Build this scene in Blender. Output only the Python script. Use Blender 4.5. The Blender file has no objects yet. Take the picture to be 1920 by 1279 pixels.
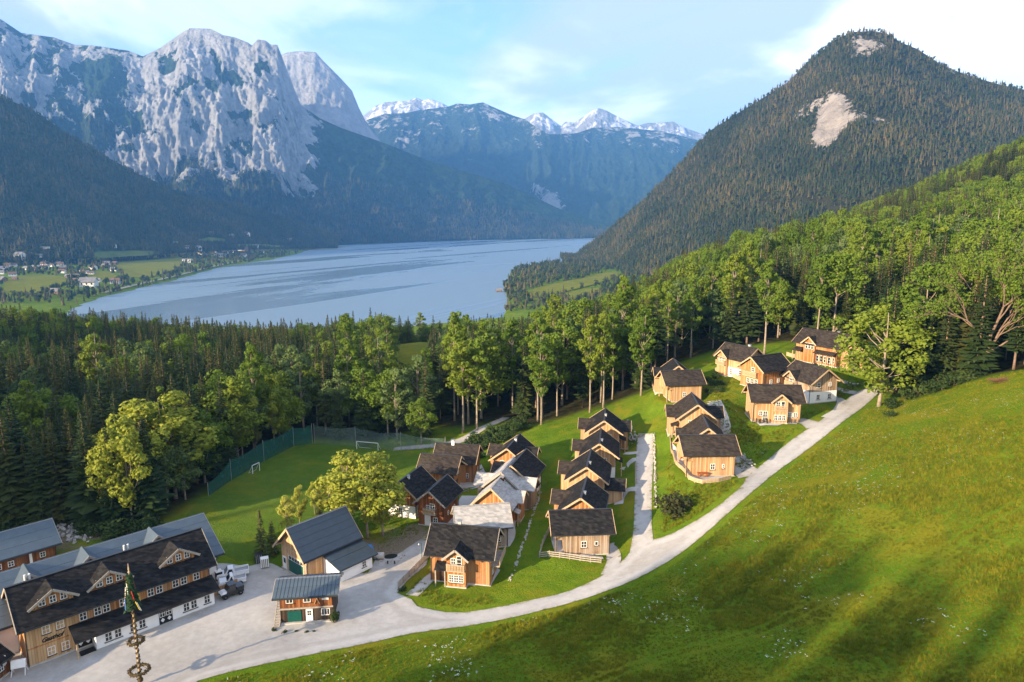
import bpy, bmesh, math, random
import numpy as np
from mathutils import Vector, Matrix, Euler
from mathutils.geometry import delaunay_2d_cdt

SC = bpy.context.scene
COL = SC.collection
R = math.radians

# ---------------------------------------------------------------- camera
CAM = np.array((0.0, 0.0, 140.0))          # metres above the lake
PITCH = R(10.2)
FPX, CX, CY = 1280.0, 960.0, 639.5         # 24 mm lens on a 36 mm frame
cam_d = bpy.data.cameras.new('camera')
cam = bpy.data.objects.new('camera', cam_d); COL.objects.link(cam)
cam.location = CAM; cam.rotation_euler = (R(90) - PITCH, 0, 0)
cam_d.lens = 24.0; cam_d.sensor_width = 36.0
cam_d.clip_start = 1.0; cam_d.clip_end = 40000.0
SC.camera = cam

# ---------------------------------------------------------------- light
SUN_EL = R(16.0)
TRAVEL = (0.80, 0.60)                      # ground direction the sunlight travels in
sun_d = bpy.data.lights.new('sun', 'SUN'); sun_d.energy = 3.1; sun_d.angle = R(0.6)
sun_d.color = (1.0, 0.77, 0.50)
sun = bpy.data.objects.new('sun', sun_d); COL.objects.link(sun)
sdir = Vector((TRAVEL[0]*math.cos(SUN_EL), TRAVEL[1]*math.cos(SUN_EL), -math.sin(SUN_EL)))
sun.rotation_euler = sdir.to_track_quat('-Z', 'Y').to_euler()
sun.location = (-200, -200, 400)

W = bpy.data.worlds.new('World'); SC.world = W; W.use_nodes = True
wn = W.node_tree.nodes; wl = W.node_tree.links; wn.clear()
def wnode(t, **kw):
    n = wn.new(t)
    for k, v in kw.items(): setattr(n, k, v)
    return n
out = wnode('ShaderNodeOutputWorld'); bg = wnode('ShaderNodeBackground')
sky = wnode('ShaderNodeTexSky'); sky.sky_type = 'NISHITA'; sky.sun_disc = False
sky.sun_elevation = SUN_EL; sky.sun_rotation = math.atan2(-TRAVEL[0], -TRAVEL[1]) 
sky.altitude = 800; sky.air_density = 1.0; sky.dust_density = 0.6; sky.ozone_density = 3.5
bg.inputs['Strength'].default_value = 0.145
# clouds: noise laid out on a flat cloud deck (direction / height), all round the sky
tc = wnode('ShaderNodeTexCoord'); sep = wnode('ShaderNodeSeparateXYZ')
wl.new(tc.outputs['Generated'], sep.inputs[0])
mz = wnode('ShaderNodeMath', operation='MAXIMUM'); mz.inputs[1].default_value = 0.0
wl.new(sep.outputs['Z'], mz.inputs[0])
az = wnode('ShaderNodeMath', operation='ADD'); az.inputs[1].default_value = 0.16
wl.new(mz.outputs[0], az.inputs[0])
dx = wnode('ShaderNodeMath', operation='DIVIDE'); dy = wnode('ShaderNodeMath', operation='DIVIDE')
wl.new(sep.outputs['X'], dx.inputs[0]); wl.new(az.outputs[0], dx.inputs[1])
wl.new(sep.outputs['Y'], dy.inputs[0]); wl.new(az.outputs[0], dy.inputs[1])
comb = wnode('ShaderNodeCombineXYZ'); wl.new(dx.outputs[0], comb.inputs[0]); wl.new(dy.outputs[0], comb.inputs[1])
def wnoise(scale, detail, rough, dist, off=(0, 0, 0), sc=(1, 1, 1)):
    mp = wnode('ShaderNodeMapping'); mp.inputs['Location'].default_value = off; mp.inputs['Scale'].default_value = sc
    wl.new(comb.outputs[0], mp.inputs[0])
    n = wnode('ShaderNodeTexNoise'); n.inputs['Scale'].default_value = scale; n.inputs['Detail'].default_value = detail
    n.inputs['Roughness'].default_value = rough; n.inputs['Distortion'].default_value = dist
    wl.new(mp.outputs[0], n.inputs['Vector']); return n
def wramp(src, a, b):
    r = wnode('ShaderNodeMapRange', interpolation_type='SMOOTHSTEP'); r.inputs['From Min'].default_value = a; r.inputs['From Max'].default_value = b
    wl.new(src, r.inputs['Value']); return r
big = wramp(wnoise(0.42, 8, 0.56, 0.5, (3.1, 1.7, 0), (1, 0.8, 1)).outputs['Fac'], 0.34, 0.50)
fine = wramp(wnoise(1.3, 9, 0.6, 0.4, (8.3, 2.2, 4), (1, 0.7, 1)).outputs['Fac'], 0.38, 0.58)
grey = wramp(wnoise(0.75, 6, 0.55, 0.4, (1.3, 7.9, 2), (1, 0.7, 1)).outputs['Fac'], 0.42, 0.55)
cc = wnode('ShaderNodeMix', data_type='RGBA'); cc.inputs['A'].default_value = (2.85, 2.85, 2.9, 1); cc.inputs['B'].default_value = (1.35, 1.5, 1.8, 1)
wl.new(grey.outputs[0], cc.inputs['Factor'])
# veil towards the horizon where the deck is seen edge on
veil = wnode('ShaderNodeMapRange'); veil.inputs['From Min'].default_value = 0.02; veil.inputs['From Max'].default_value = 0.34
veil.inputs['To Min'].default_value = 0.8; veil.inputs['To Max'].default_value = 0.0; wl.new(mz.outputs[0], veil.inputs['Value'])
m1 = wnode('ShaderNodeMath', operation='MULTIPLY'); wl.new(big.outputs[0], m1.inputs[0]); m1.inputs[1].default_value = 0.9
m2 = wnode('ShaderNodeMath', operation='MAXIMUM'); wl.new(m1.outputs[0], m2.inputs[0]); wl.new(veil.outputs[0], m2.inputs[1])
m3 = wnode('ShaderNodeMath', operation='MULTIPLY'); m3.inputs[1].default_value = 0.55; wl.new(fine.outputs[0], m3.inputs[0])
m4 = wnode('ShaderNodeMath', operation='MAXIMUM'); wl.new(m2.outputs[0], m4.inputs[0]); wl.new(m3.outputs[0], m4.inputs[1])
mix = wnode('ShaderNodeMix', data_type='RGBA')
wl.new(m4.outputs[0], mix.inputs['Factor']); deep = wnode('ShaderNodeMix', data_type='RGBA', blend_type='MULTIPLY'); deep.inputs['Factor'].default_value = 1.0; deep.inputs['B'].default_value = (0.50, 0.56, 0.72, 1)
wl.new(sky.outputs[0], deep.inputs['A']); wl.new(deep.outputs['Result'], mix.inputs['A']); wl.new(cc.outputs['Result'], mix.inputs['B'])
wl.new(mix.outputs['Result'], bg.inputs['Color']); wl.new(bg.outputs[0], out.inputs['Surface'])

SC.view_settings.view_transform = 'Standard'; SC.view_settings.look = 'None'
SC.view_settings.exposure = 2.1; SC.view_settings.gamma = 1.0
try: SC.view_settings.use_curve_mapping = False
except Exception: pass
SC.cycles.use_denoising = True
try: SC.cycles.denoiser = 'OPENIMAGEDENOISE'
except Exception: pass
SC.cycles.max_bounces = 6; SC.cycles.diffuse_bounces = 3; SC.cycles.glossy_bounces = 3
SC.cycles.transmission_bounces = 4; SC.cycles.transparent_max_bounces = 8; SC.cycles.volume_bounces = 1
SC.cycles.caustics_reflective = False; SC.cycles.caustics_refractive = False
SC.cycles.use_adaptive_sampling = True; SC.cycles.adaptive_threshold = 0.01

# ---------------------------------------------------------------- small tools
def rnd(seed): return random.Random(seed)
def tag(o, label=None, cat=None, group=None, kind=None):
    if label: o['label'] = label
    if cat: o['category'] = cat
    if group: o['group'] = group
    if kind: o['kind'] = kind
    return o
def empty(name, loc=(0, 0, 0), rz=0.0, parent=None):
    o = bpy.data.objects.new(name, None); COL.objects.link(o)
    o.location = loc; o.rotation_euler = (0, 0, rz); o.empty_display_size = 0.5
    if parent: o.parent = parent
    return o
def link(name, me, parent=None, loc=None, rot=None, scale=None):
    o = bpy.data.objects.new(name, me); COL.objects.link(o)
    if parent: o.parent = parent
    if loc is not None: o.location = loc
    if rot is not None: o.rotation_euler = rot
    if scale is not None: o.scale = scale
    return o
def mesh_np(name, V, F, mats, smooth=True, attrs=None, fmat=None):
    """V (n,3) array, F list or (m,k) array of faces."""
    me = bpy.data.meshes.new(name)
    if isinstance(F, np.ndarray):
        k = F.shape[1]; m = len(F)
        me.vertices.add(len(V)); me.vertices.foreach_set('co', np.asarray(V, np.float32).ravel())
        me.loops.add(m*k); me.loops.foreach_set('vertex_index', F.astype(np.int32).ravel())
        me.polygons.add(m); me.polygons.foreach_set('loop_start', np.arange(0, m*k, k, dtype=np.int32))
        me.polygons.foreach_set('loop_total', np.full(m, k, np.int32))
        me.update(calc_edges=True)
    else:
        me.from_pydata([tuple(v) for v in V], [], F); me.update()
    for mt in (mats if isinstance(mats, (list, tuple)) else [mats]): me.materials.append(mt)
    if fmat is not None: me.polygons.foreach_set('material_index', np.asarray(fmat, np.int32))
    me.polygons.foreach_set('use_smooth', np.full(len(me.polygons), smooth, bool))
    for n, a in (attrs or {}).items():
        at = me.attributes.new(n, 'FLOAT', 'POINT'); at.data.foreach_set('value', np.asarray(a, np.float32).ravel())
    me.validate(); me.update()
    return me

class MB:
    """collects boxes, bars, prisms ... into one mesh"""
    def __init__(s): s.v = []; s.f = []; s.m = []
    def poly(s, pts, faces, mi=0):
        b = len(s.v); s.v += [tuple(p) for p in pts]
        for f in faces: s.f.append(tuple(b+i for i in f)); s.m.append(mi)
        return s
    def hexa(s, p, mi=0):      # p: 4 bottom + 4 top corners, counter-clockwise seen from above
        return s.poly(p, [(3, 2, 1, 0), (4, 5, 6, 7), (0, 1, 5, 4), (1, 2, 6, 5), (2, 3, 7, 6), (3, 0, 4, 7)], mi)
    def box(s, x0, x1, y0, y1, z0, z1, mi=0):
        return s.hexa([(x0, y0, z0), (x1, y0, z0), (x1, y1, z0), (x0, y1, z0), (x0, y0, z1), (x1, y0, z1), (x1, y1, z1), (x0, y1, z1)], mi)
    def bar(s, a, b, w, h=None, mi=0, up=(0, 0, 1)):
        a = Vector(a); b = Vector(b); h = h or w; d = (b-a).normalized(); up = Vector(up)
        if abs(d.dot(up)) > 0.99: up = Vector((1, 0, 0))
        sx = d.cross(up).normalized()*(w/2); uz = sx.cross(d).normalized()*(h/2)
        q = [a-sx-uz, a+sx-uz, b+sx-uz, b-sx-uz, a-sx+uz, a+sx+uz, b+sx+uz, b-sx+uz]
        return s.hexa(q, mi)
    def tube(s, pts, rad, n=8, mi=0, cap=True):
        pts = [Vector(p) for p in pts]; rings = []
        if not isinstance(rad, (list, tuple)): rad = [rad]*len(pts)
        b = len(s.v); px = None
        for i, p in enumerate(pts):
            d = (pts[min(i+1, len(pts)-1)] - pts[max(i-1, 0)]).normalized()
            if px is None:
                px = d.orthogonal().normalized()
            else:
                px = (px - d*px.dot(d)).normalized()
            py = d.cross(px)
            for k in range(n):
                a = 2*math.pi*k/n
                s.v.append(tuple(p + (px*math.cos(a) + py*math.sin(a))*rad[i]))
        for i in range(len(pts)-1):
            for k in range(n):
                s.f.append((b+i*n+k, b+i*n+(k+1) % n, b+(i+1)*n+(k+1) % n, b+(i+1)*n+k)); s.m.append(mi)
        if cap:
            s.f.append(tuple(b+k for k in reversed(range(n)))); s.m.append(mi)
            s.f.append(tuple(b+(len(pts)-1)*n+k for k in range(n))); s.m.append(mi)
        return s
    def lathe(s, prof, n=12, c=(0, 0, 0), mi=0):
        b = len(s.v)
        for r, z in prof:
            for k in range(n):
                a = 2*math.pi*k/n; s.v.append((c[0]+r*math.cos(a), c[1]+r*math.sin(a), c[2]+z))
        for i in range(len(prof)-1):
            for k in range(n):
                s.f.append((b+i*n+k, b+i*n+(k+1) % n, b+(i+1)*n+(k+1) % n, b+(i+1)*n+k)); s.m.append(mi)
        s.f.append(tuple(b+k for k in reversed(range(n)))); s.m.append(mi)
        s.f.append(tuple(b+(len(prof)-1)*n+k for k in range(n))); s.m.append(mi)
        return s
    def torus(s, c, r0, r1, n=16, k=6, mi=0):
        b = len(s.v)
        for i in range(n):
            a = 2*math.pi*i/n
            for j in range(k):
                t = 2*math.pi*j/k; rr = r0 + r1*math.cos(t)
                s.v.append((c[0]+rr*math.cos(a), c[1]+rr*math.sin(a), c[2]+r1*math.sin(t)))
        for i in range(n):
            for j in range(k):
                s.f.append((b+i*k+j, b+((i+1) % n)*k+j, b+((i+1) % n)*k+(j+1) % k, b+i*k+(j+1) % k)); s.m.append(mi)
        return s
    def mesh(s, name, mats, smooth=False):
        me = bpy.data.meshes.new(name); me.from_pydata(s.v, [], s.f)
        for mt in (mats if isinstance(mats, (list, tuple)) else [mats]): me.materials.append(mt)
        me.polygons.foreach_set('material_index', s.m)
        if smooth: me.polygons.foreach_set('use_smooth', [True]*len(s.f))
        me.update(); return me
    def build(s, name, mats, parent=None, smooth=False, **kw):
        return link(name, s.mesh(name, mats, smooth), parent, **kw)

# ---------------------------------------------------------------- noise (numpy)
def _hash(ix, iy, seed):
    h = (ix.astype(np.int64)*374761393 + iy.astype(np.int64)*668265263 + seed*1442695041) & 0xFFFFFFFF
    h = ((h ^ (h >> 13))*1274126177) & 0xFFFFFFFF
    h = h ^ (h >> 16)
    return (h & 0xFFFFFF)/float(0xFFFFFF)*2-1
def vnoise(x, y, seed=0):
    x = np.asarray(x, float); y = np.asarray(y, float)
    ix = np.floor(x); iy = np.floor(y); fx = x-ix; fy = y-iy
    ux = fx*fx*fx*(fx*(fx*6-15)+10); uy = fy*fy*fy*(fy*(fy*6-15)+10)
    a = _hash(ix, iy, seed); b = _hash(ix+1, iy, seed); c = _hash(ix, iy+1, seed); d = _hash(ix+1, iy+1, seed)
    return (a*(1-ux)+b*ux)*(1-uy) + (c*(1-ux)+d*ux)*uy
def fbm(x, y, oct=5, seed=0, gain=0.5, lac=2.03):
    s = 0; a = 1.0; t = 0
    for i in range(oct):
        s = s + a*vnoise(x, y, seed+i*17); t += a; a *= gain; x = x*lac+3.7; y = y*lac+1.3
    return s/t
def ridged(x, y, oct=5, seed=0, gain=0.5, lac=2.1):
    s = 0; a = 1.0; t = 0
    for i in range(oct):
        s = s + a*(1-2*np.abs(vnoise(x, y, seed+i*31))); t += a; a *= gain; x = x*lac+5.1; y = y*lac+2.9
    return s/t
def sstep(x, a, b):
    t = np.clip((np.asarray(x, float)-a)/(b-a), 0, 1); return t*t*(3-2*t)

# ---------------------------------------------------------------- where things stand
cp, sp = math.cos(PITCH), math.sin(PITCH)
def ray(px, py):
    dx = (px-CX)/FPX; dy = (CY-py)/FPX
    return np.array((dx, cp + dy*sp, -sp + dy*cp))
def at_z(px, py, z):            # survey: the place at height z in that line of sight
    d = ray(px, py); return CAM + d*((z-CAM[2])/d[2])
def at_d(px, py, d): return CAM + ray(px, py)*d
def project(P):
    P = np.asarray(P, float) - CAM
    f = P[..., 1]*cp - P[..., 2]*sp; u = P[..., 1]*sp + P[..., 2]*cp
    return CX + FPX*P[..., 0]/f, CY - FPX*u/f, f

# survey points: (px, py, z)
SURV = [
 # plaza, gasthof, barn
 (60,1270,86),(252,1275,86),(183,1221,86),(398,1133,86),(460,1100,85.8),(575,1180,86),(400,1279,87),(690,1090,85.5),(560,1060,85.3),
 (720,1050,85.3),(0,1100,86),(-150,1150,86.5),(120,1030,84.8),(300,985,84.6),
 # field
 (420,1030,84.5),(600,870,84),(690,835,84),(400,920,84),(560,835,84),(780,845,84.5),(520,960,84.3),(790,880,84.8),
 # cluster a
 (870,1085,85.8),(770,960,85),(820,975,85.2),(910,1000,86.3),(985,915,87.2),(850,900,85.3),(885,850,85.6),(960,850,88),(950,1100,86.6),(880,830,86),
 # road
 (900,1165,86.6),(1060,1110,87.6),(1180,1060,89.0),(1280,990,91.5),(1400,900,94.4),(1500,835,96.8),(1600,770,99.2),(1620,735,100.0),
 # row b, lane
 (1090,1040,87.6),(1150,1030,88.2),(1205,950,90.2),(1205,830,92.6),(1140,830,91.2),(1120,900,89.4),(1060,960,88.0),(1190,760,95.0),(1020,880,88.2),(1000,800,88.6),(1080,775,90.2),
 # row c
 (1325,890,95.0),(1260,920,92.6),(1300,800,97.0),(1260,735,98.6),(1250,850,93.2),(1390,870,94.8),(1360,760,99.5),
 # cluster d
 (1450,795,97.4),(1530,755,99.4),(1420,715,101.5),(1380,690,102.0),(1550,690,103.0),(1600,690,103.2),(1460,840,96.2),(1330,700,100.6),
 # meadow
 (500,1279,88.0),(700,1279,89.4),(1000,1279,91.5),(1000,1200,88.6),(1200,1200,92.5),(1200,1279,94.0),(1400,1100,95.0),(1500,1279,97.6),(1700,1279,100.0),(1900,1279,102.2),
 (1250,1080,91.2),(1500,950,98.4),(1700,1000,101.2),(1900,1050,104.4),(1900,900,106.6),(1700,800,103.4),(1640,780,100.8),(1920,690,110.2),(1800,740,106.4),(1720,770,103.6),(2100,900,111),(2100,1279,106),(2100,690,116),
 # wooded slope above
 (1845,700,109.6),(1750,660,108.0),
]
SW = [at_z(*p) for p in SURV]
SW += [ # ground hidden under the trees: x, y, z
 (338,450,163),(260,452,136),(169,402,112),(93,352,106),(47,322,84),(9,281,78),(-57,282,74),(-131,303,73),(-262,352,74),(-180,240,78),(-120,200,82),(-60,210,82),
 (-57,330,78),(-45,342,78),(0,330,69),(-50,372,62),(-110,350,64),(30,370,66),(40,240,92),(80,240,104),(130,240,114),(200,260,126),(260,300,138),(380,300,172),
 (-230,170,84),(-160,150,85),(-300,260,78),(-100,420,52),(0,430,54),(80,440,74),(180,500,102),(300,560,138),(420,560,188),
 (-380,450,52),(-250,520,34),(0,560,30),(150,620,70),(300,720,98),(500,700,150),(-450,620,20),(-150,700,10),(50,760,14),(200,820,48),(400,900,68),(600,900,110),
 (-500,300,86),(-700,500,50),(-600,800,8),(-300,900,2),(0,960,2),(150,1050,24),(300,1100,40),
 (60,20,112),(0,20,101),(-60,20,93),(120,40,119),(200,100,130),(160,-40,130),(60,-60,122),(-20,-80,108),(-120,40,90),(-200,60,108),(-300,100,112),(-144,-58,146),(-132,-75,146),(-150,-48,143),(-114,-98,146),(-168,-26,119),(-180,-10,108),(-190,4,109),(-215,36,130),(-240,70,134),(-300,150,131),(-360,230,124),(300,0,150),(320,180,150),(-300,-150,160),(0,-250,150),(300,-250,190),(-500,0,170),  # out of view; left ridge heights shaped to shade the meadow and left wood
]
SW = np.array(SW, float)
def _tps_fit(P, lam=3.0):
    n = len(P); X = P[:, :2]/100.0
    r2 = ((X[:, None]-X[None])**2).sum(-1); K = np.where(r2 > 0, 0.5*r2*np.log(r2+1e-12), 0)
    A = np.zeros((n+3, n+3)); A[:n, :n] = K + np.eye(n)*lam*0.001; A[:n, n] = 1; A[:n, n+1:] = X; A[n, :n] = 1; A[n+1:, :n] = X.T
    w = np.linalg.solve(A, np.concatenate([P[:, 2], np.zeros(3)])); return X, w
TPX, TPW = _tps_fit(SW)
def tps(x, y):
    x = np.asarray(x, float); y = np.asarray(y, float); sh = x.shape
    q = np.stack([x.ravel(), y.ravel()], 1)/100.0; res = np.empty(len(q)); n = len(TPX)
    for i in range(0, len(q), 20000):
        c = q[i:i+20000]; r2 = ((c[:, None]-TPX[None])**2).sum(-1)
        res[i:i+20000] = (0.5*r2*np.log(r2+1e-12))@TPW[:n] + TPW[n] + c@TPW[n+1:]
    return res.reshape(sh)
# lake outline
LAKE = [tuple(at_z(px, py, 0)[:2]) for px, py in ((150,574),(200,556),(250,544),(330,525),(420,500),(510,487),(560,476),(600,462),(700,456),(860,451),(1000,446.5),(1118,445.5),(1120,450),(1098,470),(1074,489),(1000,499),(960,506),(940,540),(948,572))]
LAKE += [(-20, 960), (-200, 860), (-450, 850), (-640, 960)]
LAKE = np.array(LAKE)
def poly_dist(x, y, P):
    """distance to outline, positive outside"""
    x = np.asarray(x, float); y = np.asarray(y, float); d = np.full(x.shape, 1e18); ins = np.zeros(x.shape, bool); n = len(P)
    for i in range(n):
        ax, ay = P[i]; bx, by = P[(i+1) % n]; ex, ey = bx-ax, by-ay
        t = np.clip(((x-ax)*ex + (y-ay)*ey)/(ex*ex+ey*ey+1e-9), 0, 1)
        d = np.minimum(d, (x-ax-t*ex)**2 + (y-ay-t*ey)**2)
        c = ((ay > y) != (by > y)) & (x < (bx-ax)*(y-ay)/(by-ay+1e-12) + ax); ins ^= c
    d = np.sqrt(d); return np.where(ins, -d, d)
PADS = []      # (x, y, radius, z) level spots under buildings
def H0(x, y):
    x = np.asarray(x, float); y = np.asarray(y, float)
    t = tps(x, y)
    dl = poly_dist(x, y, LAKE)
    far = np.where(dl > 0, 1.2 + np.minimum(dl*0.05, 1.5) + 0.035*np.minimum(dl, 1500), np.maximum(dl*0.25, -12))
    w = sstep(y + np.maximum(-x-450, 0)*1.5 - np.maximum(x-100, 0)*0.5, 700, 1020)
    z = t*(1-w) + far*w
    z = np.where(dl < 0, np.minimum(z, np.maximum(dl*0.25, -12)), z)
    return z
def H(x, y):
    x = np.asarray(x, float); y = np.asarray(y, float); z = H0(x, y)
    if PADS:
        sw = np.zeros(z.shape); sz = np.zeros(z.shape); mw = np.zeros(z.shape)
        for (qx, qy, r, qz) in PADS:
            d = np.hypot(x-qx, y-qy); w = 1-sstep(d, r, r*1.45)
            sw += w; sz += w*qz; mw = np.maximum(mw, w)
        z = np.where(sw > 1e-6, z*(1-mw) + mw*sz/np.maximum(sw, 1e-6), z)
    return z + 0.06*fbm(x/3.5, y/3.5, 2, 5) + 0.22*fbm(x/16.0, y/16.0, 2, 8)*sstep(np.hypot(x, y), 120, 300)
def ground(px, py, tmax=900.0):
    """where the line of sight through (px, py) meets the terrain"""
    d = ray(px, py); t = np.concatenate([np.arange(30, 400, 0.5), np.arange(400, tmax, 3.0)])
    P = CAM[None] + t[:, None]*d[None]; h = P[:, 2] - H0(P[:, 0], P[:, 1])
    k = np.argmax(h < 0)
    if h[k] >= 0: k = len(t)-1
    a = h[k-1]/(h[k-1]-h[k]) if k > 0 else 0
    tt = t[k-1] + a*(t[k]-t[k-1]); q = CAM + d*tt
    return Vector((q[0], q[1], float(H(q[0], q[1]))))
# ---------------------------------------------------------------- materials
def new_mat(name):
    m = bpy.data.materials.new(name); m.use_nodes = True; nt = m.node_tree; nt.nodes.clear()
    o = nt.nodes.new('ShaderNodeOutputMaterial'); b = nt.nodes.new('ShaderNodeBsdfPrincipled')
    nt.links.new(b.outputs[0], o.inputs['Surface']); return m, nt, b
class NT:
    def __init__(s, nt): s.nt = nt
    def n(s, t, **kw):
        n = s.nt.nodes.new(t)
        for k, v in kw.items(): setattr(n, k, v)
        return n
    def l(s, a, b): s.nt.links.new(a, b)
    def pos(s, obj=False):
        if obj: return s.n('ShaderNodeTexCoord').outputs['Object']
        return s.n('ShaderNodeNewGeometry').outputs['Position']
    def noise(s, vec, scale, detail=4, rough=0.55, sc=None, dist=0.0):
        if sc:
            mp = s.n('ShaderNodeMapping'); mp.inputs['Scale'].default_value = sc; s.l(vec, mp.inputs[0]); vec = mp.outputs[0]
        n = s.n('ShaderNodeTexNoise'); n.inputs['Scale'].default_value = scale; n.inputs['Detail'].default_value = detail
        n.inputs['Roughness'].default_value = rough; n.inputs['Distortion'].default_value = dist; s.l(vec, n.inputs['Vector']); return n.outputs['Fac']
    def ramp(s, f, stops):
        r = s.n('ShaderNodeValToRGB'); e = r.color_ramp.elements
        while len(e) < len(stops): e.new(0.5)
        for el, (p, c) in zip(e, stops): el.position = p; el.color = (*c, 1)
        s.l(f, r.inputs[0]); return r.outputs[0]
    def rng(s, f, a, b, c=0.0, d=1.0, smooth=True):
        r = s.n('ShaderNodeMapRange'); r.interpolation_type = 'SMOOTHSTEP' if smooth else 'LINEAR'
        for k, v in zip(('From Min', 'From Max', 'To Min', 'To Max'), (a, b, c, d)): r.inputs[k].default_value = v
        s.l(f, r.inputs['Value']); return r.outputs[0]
    def mix(s, f, a, b, mode='MIX'):
        m = s.n('ShaderNodeMix', data_type='RGBA', blend_type=mode)
        for sock, v in ((m.inputs['Factor'], f), (m.inputs['A'], a), (m.inputs['B'], b)):
            if isinstance(v, (int, float)): sock.default_value = v
            elif isinstance(v, tuple): sock.default_value = (*v, 1)
            else: s.l(v, sock)
        return m.outputs['Result']
    def math(s, op, a, b=0.0):
        m = s.n('ShaderNodeMath', operation=op)
        for i, v in enumerate((a, b)):
            if isinstance(v, (int, float)): m.inputs[i].default_value = v
            else: s.l(v, m.inputs[i])
        return m.outputs[0]
    def attr(s, name, kind='GEOMETRY'):
        a = s.n('ShaderNodeAttribute'); a.attribute_name = name; a.attribute_type = kind; return a.outputs['Fac']
    def bump(s, h, strength, dist, bsdf):
        b = s.n('ShaderNodeBump'); b.inputs['Strength'].default_value = strength; b.inputs['Distance'].default_value = dist
        s.l(h, b.inputs['Height']); s.l(b.outputs[0], bsdf.inputs['Normal'])
def simple(name, col, rough=0.6, var=0.12, scale=3.0, metal=0.0, bump=0.0, spec=0.3):
    m, nt, b = new_mat(name); t = NT(nt)
    f = t.noise(t.pos(True), scale, 5)
    c0 = tuple(max(0, v*(1-var)) for v in col); c1 = tuple(min(1, v*(1+var)) for v in col)
    t.l(t.ramp(f, [(0.3, c0), (0.7, c1)]), b.inputs['Base Color'])
    b.inputs['Roughness'].default_value = rough; b.inputs['Metallic'].default_value = metal
    b.inputs['Specular IOR Level'].default_value = spec
    if bump: t.bump(f, bump, 0.02, b)
    return m

# grass: tussocks, mown streaks, patches of taller yellowish growth, a little clover
def grass_mat(name, dark, mid, light, yellow=0.65, stripes=0.0):
    m, nt, b = new_mat(name); t = NT(nt); p = t.pos()
    n1 = t.noise(p, 0.05, 5, 0.6); n2 = t.noise(p, 0.5, 5, 0.65); n3 = t.noise(p, 4.0, 4, 0.7)
    f = t.math('ADD', t.math('MULTIPLY', n1, 0.35), t.math('ADD', t.math('MULTIPLY', n2, 0.35), t.math('MULTIPLY', n3, 0.30)))
    c = t.ramp(f, [(0.36, dark), (0.5, mid), (0.64, light)])
    y = t.rng(t.noise(p, 0.11, 6, 0.62, dist=0.6), 0.48, 0.66)
    c = t.mix(t.math('MULTIPLY', y, yellow), c, (0.215, 0.185, 0.016))
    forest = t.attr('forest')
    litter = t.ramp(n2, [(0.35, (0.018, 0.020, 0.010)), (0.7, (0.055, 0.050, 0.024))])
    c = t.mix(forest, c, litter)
    dirt = t.attr('dirt')
    c = t.mix(dirt, c, t.ramp(n3, [(0.3, (0.12, 0.095, 0.065)), (0.7, (0.30, 0.25, 0.18))]))
    t.l(c, b.inputs['Base Color']); b.inputs['Roughness'].default_value = 0.95; b.inputs['Specular IOR Level'].default_value = 0.0
    t.bump(t.math('ADD', n3, t.math('MULTIPLY', n2, 1.5)), 0.9, 0.25, b)
    return m
M = {}
M['grass'] = grass_mat('meadow_grass', (0.056, 0.112, 0.008), (0.098, 0.165, 0.012), (0.165, 0.205, 0.016))
M['pitch'] = grass_mat('pitch_turf', (0.056, 0.104, 0.012), (0.082, 0.138, 0.017), (0.118, 0.170, 0.025), 0.3)
M['field'] = grass_mat('far_hay_field', (0.085, 0.110, 0.012), (0.145, 0.160, 0.020), (0.21, 0.20, 0.035), .5)
def gravel_mat(name, a, b_, rough=0.95, verge=False):
    m, nt, b = new_mat(name); t = NT(nt); p = t.pos()
    n1 = t.noise(p, 0.09, 6, 0.6); n2 = t.noise(p, 1.1, 6, 0.7); n3 = t.noise(p, 12.0, 3, 0.7)
    f = t.math('ADD', t.math('MULTIPLY', n1, 0.5), t.math('ADD', t.math('MULTIPLY', n2, 0.32), t.math('MULTIPLY', n3, 0.18)))
    c = t.ramp(f, [(0.36, a), (0.50, tuple((i+j)/2 for i, j in zip(a, b_))), (0.62, b_)])
    if verge:
        e = t.math('ADD', t.attr('edge'), t.math('MULTIPLY', t.math('SUBTRACT', t.noise(p, 0.9, 5, 0.7), 0.5), 2.2))
        c = t.mix(t.rng(e, -0.25, 0.40, 1.0, 0.0), c, t.ramp(n2, [(0.4, (0.10, 0.115, 0.03)), (0.6, (0.30, 0.26, 0.18))]))
        e2 = t.attr('edge'); w1 = t.math('MULTIPLY', t.rng(e2, .7, 1.1), t.rng(e2, 1.5, 1.9, 1, 0)); c = t.mix(t.math('MULTIPLY', w1, .30), c, (0.50, 0.485, 0.455)); w2 = t.math('MULTIPLY', t.rng(e2, 1.9, 2.3), t.rng(e2, 2.9, 3.6, 1, 0)); c = t.mix(t.math('MULTIPLY', w2, .30), c, (0.27, 0.25, 0.21))
        tr = t.rng(t.noise(p, 0.22, 5, 0.6, dist=1.5), 0.52, 0.66); c = t.mix(t.math('MULTIPLY', tr, 0.28), c, (0.33, 0.30, 0.265))
    t.l(c, b.inputs['Base Color']); b.inputs['Roughness'].default_value = rough; b.inputs['Specular IOR Level'].default_value = 0.1
    t.bump(t.math('ADD', n3, n2), 0.5, 0.05, b); return m
M['gravel'] = gravel_mat('pale_gravel', (0.28, 0.268, 0.248), (0.47, 0.455, 0.43), verge=True)
M['slab'] = gravel_mat('concrete_slab', (0.38, 0.37, 0.35), (0.52, 0.505, 0.48))

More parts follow.
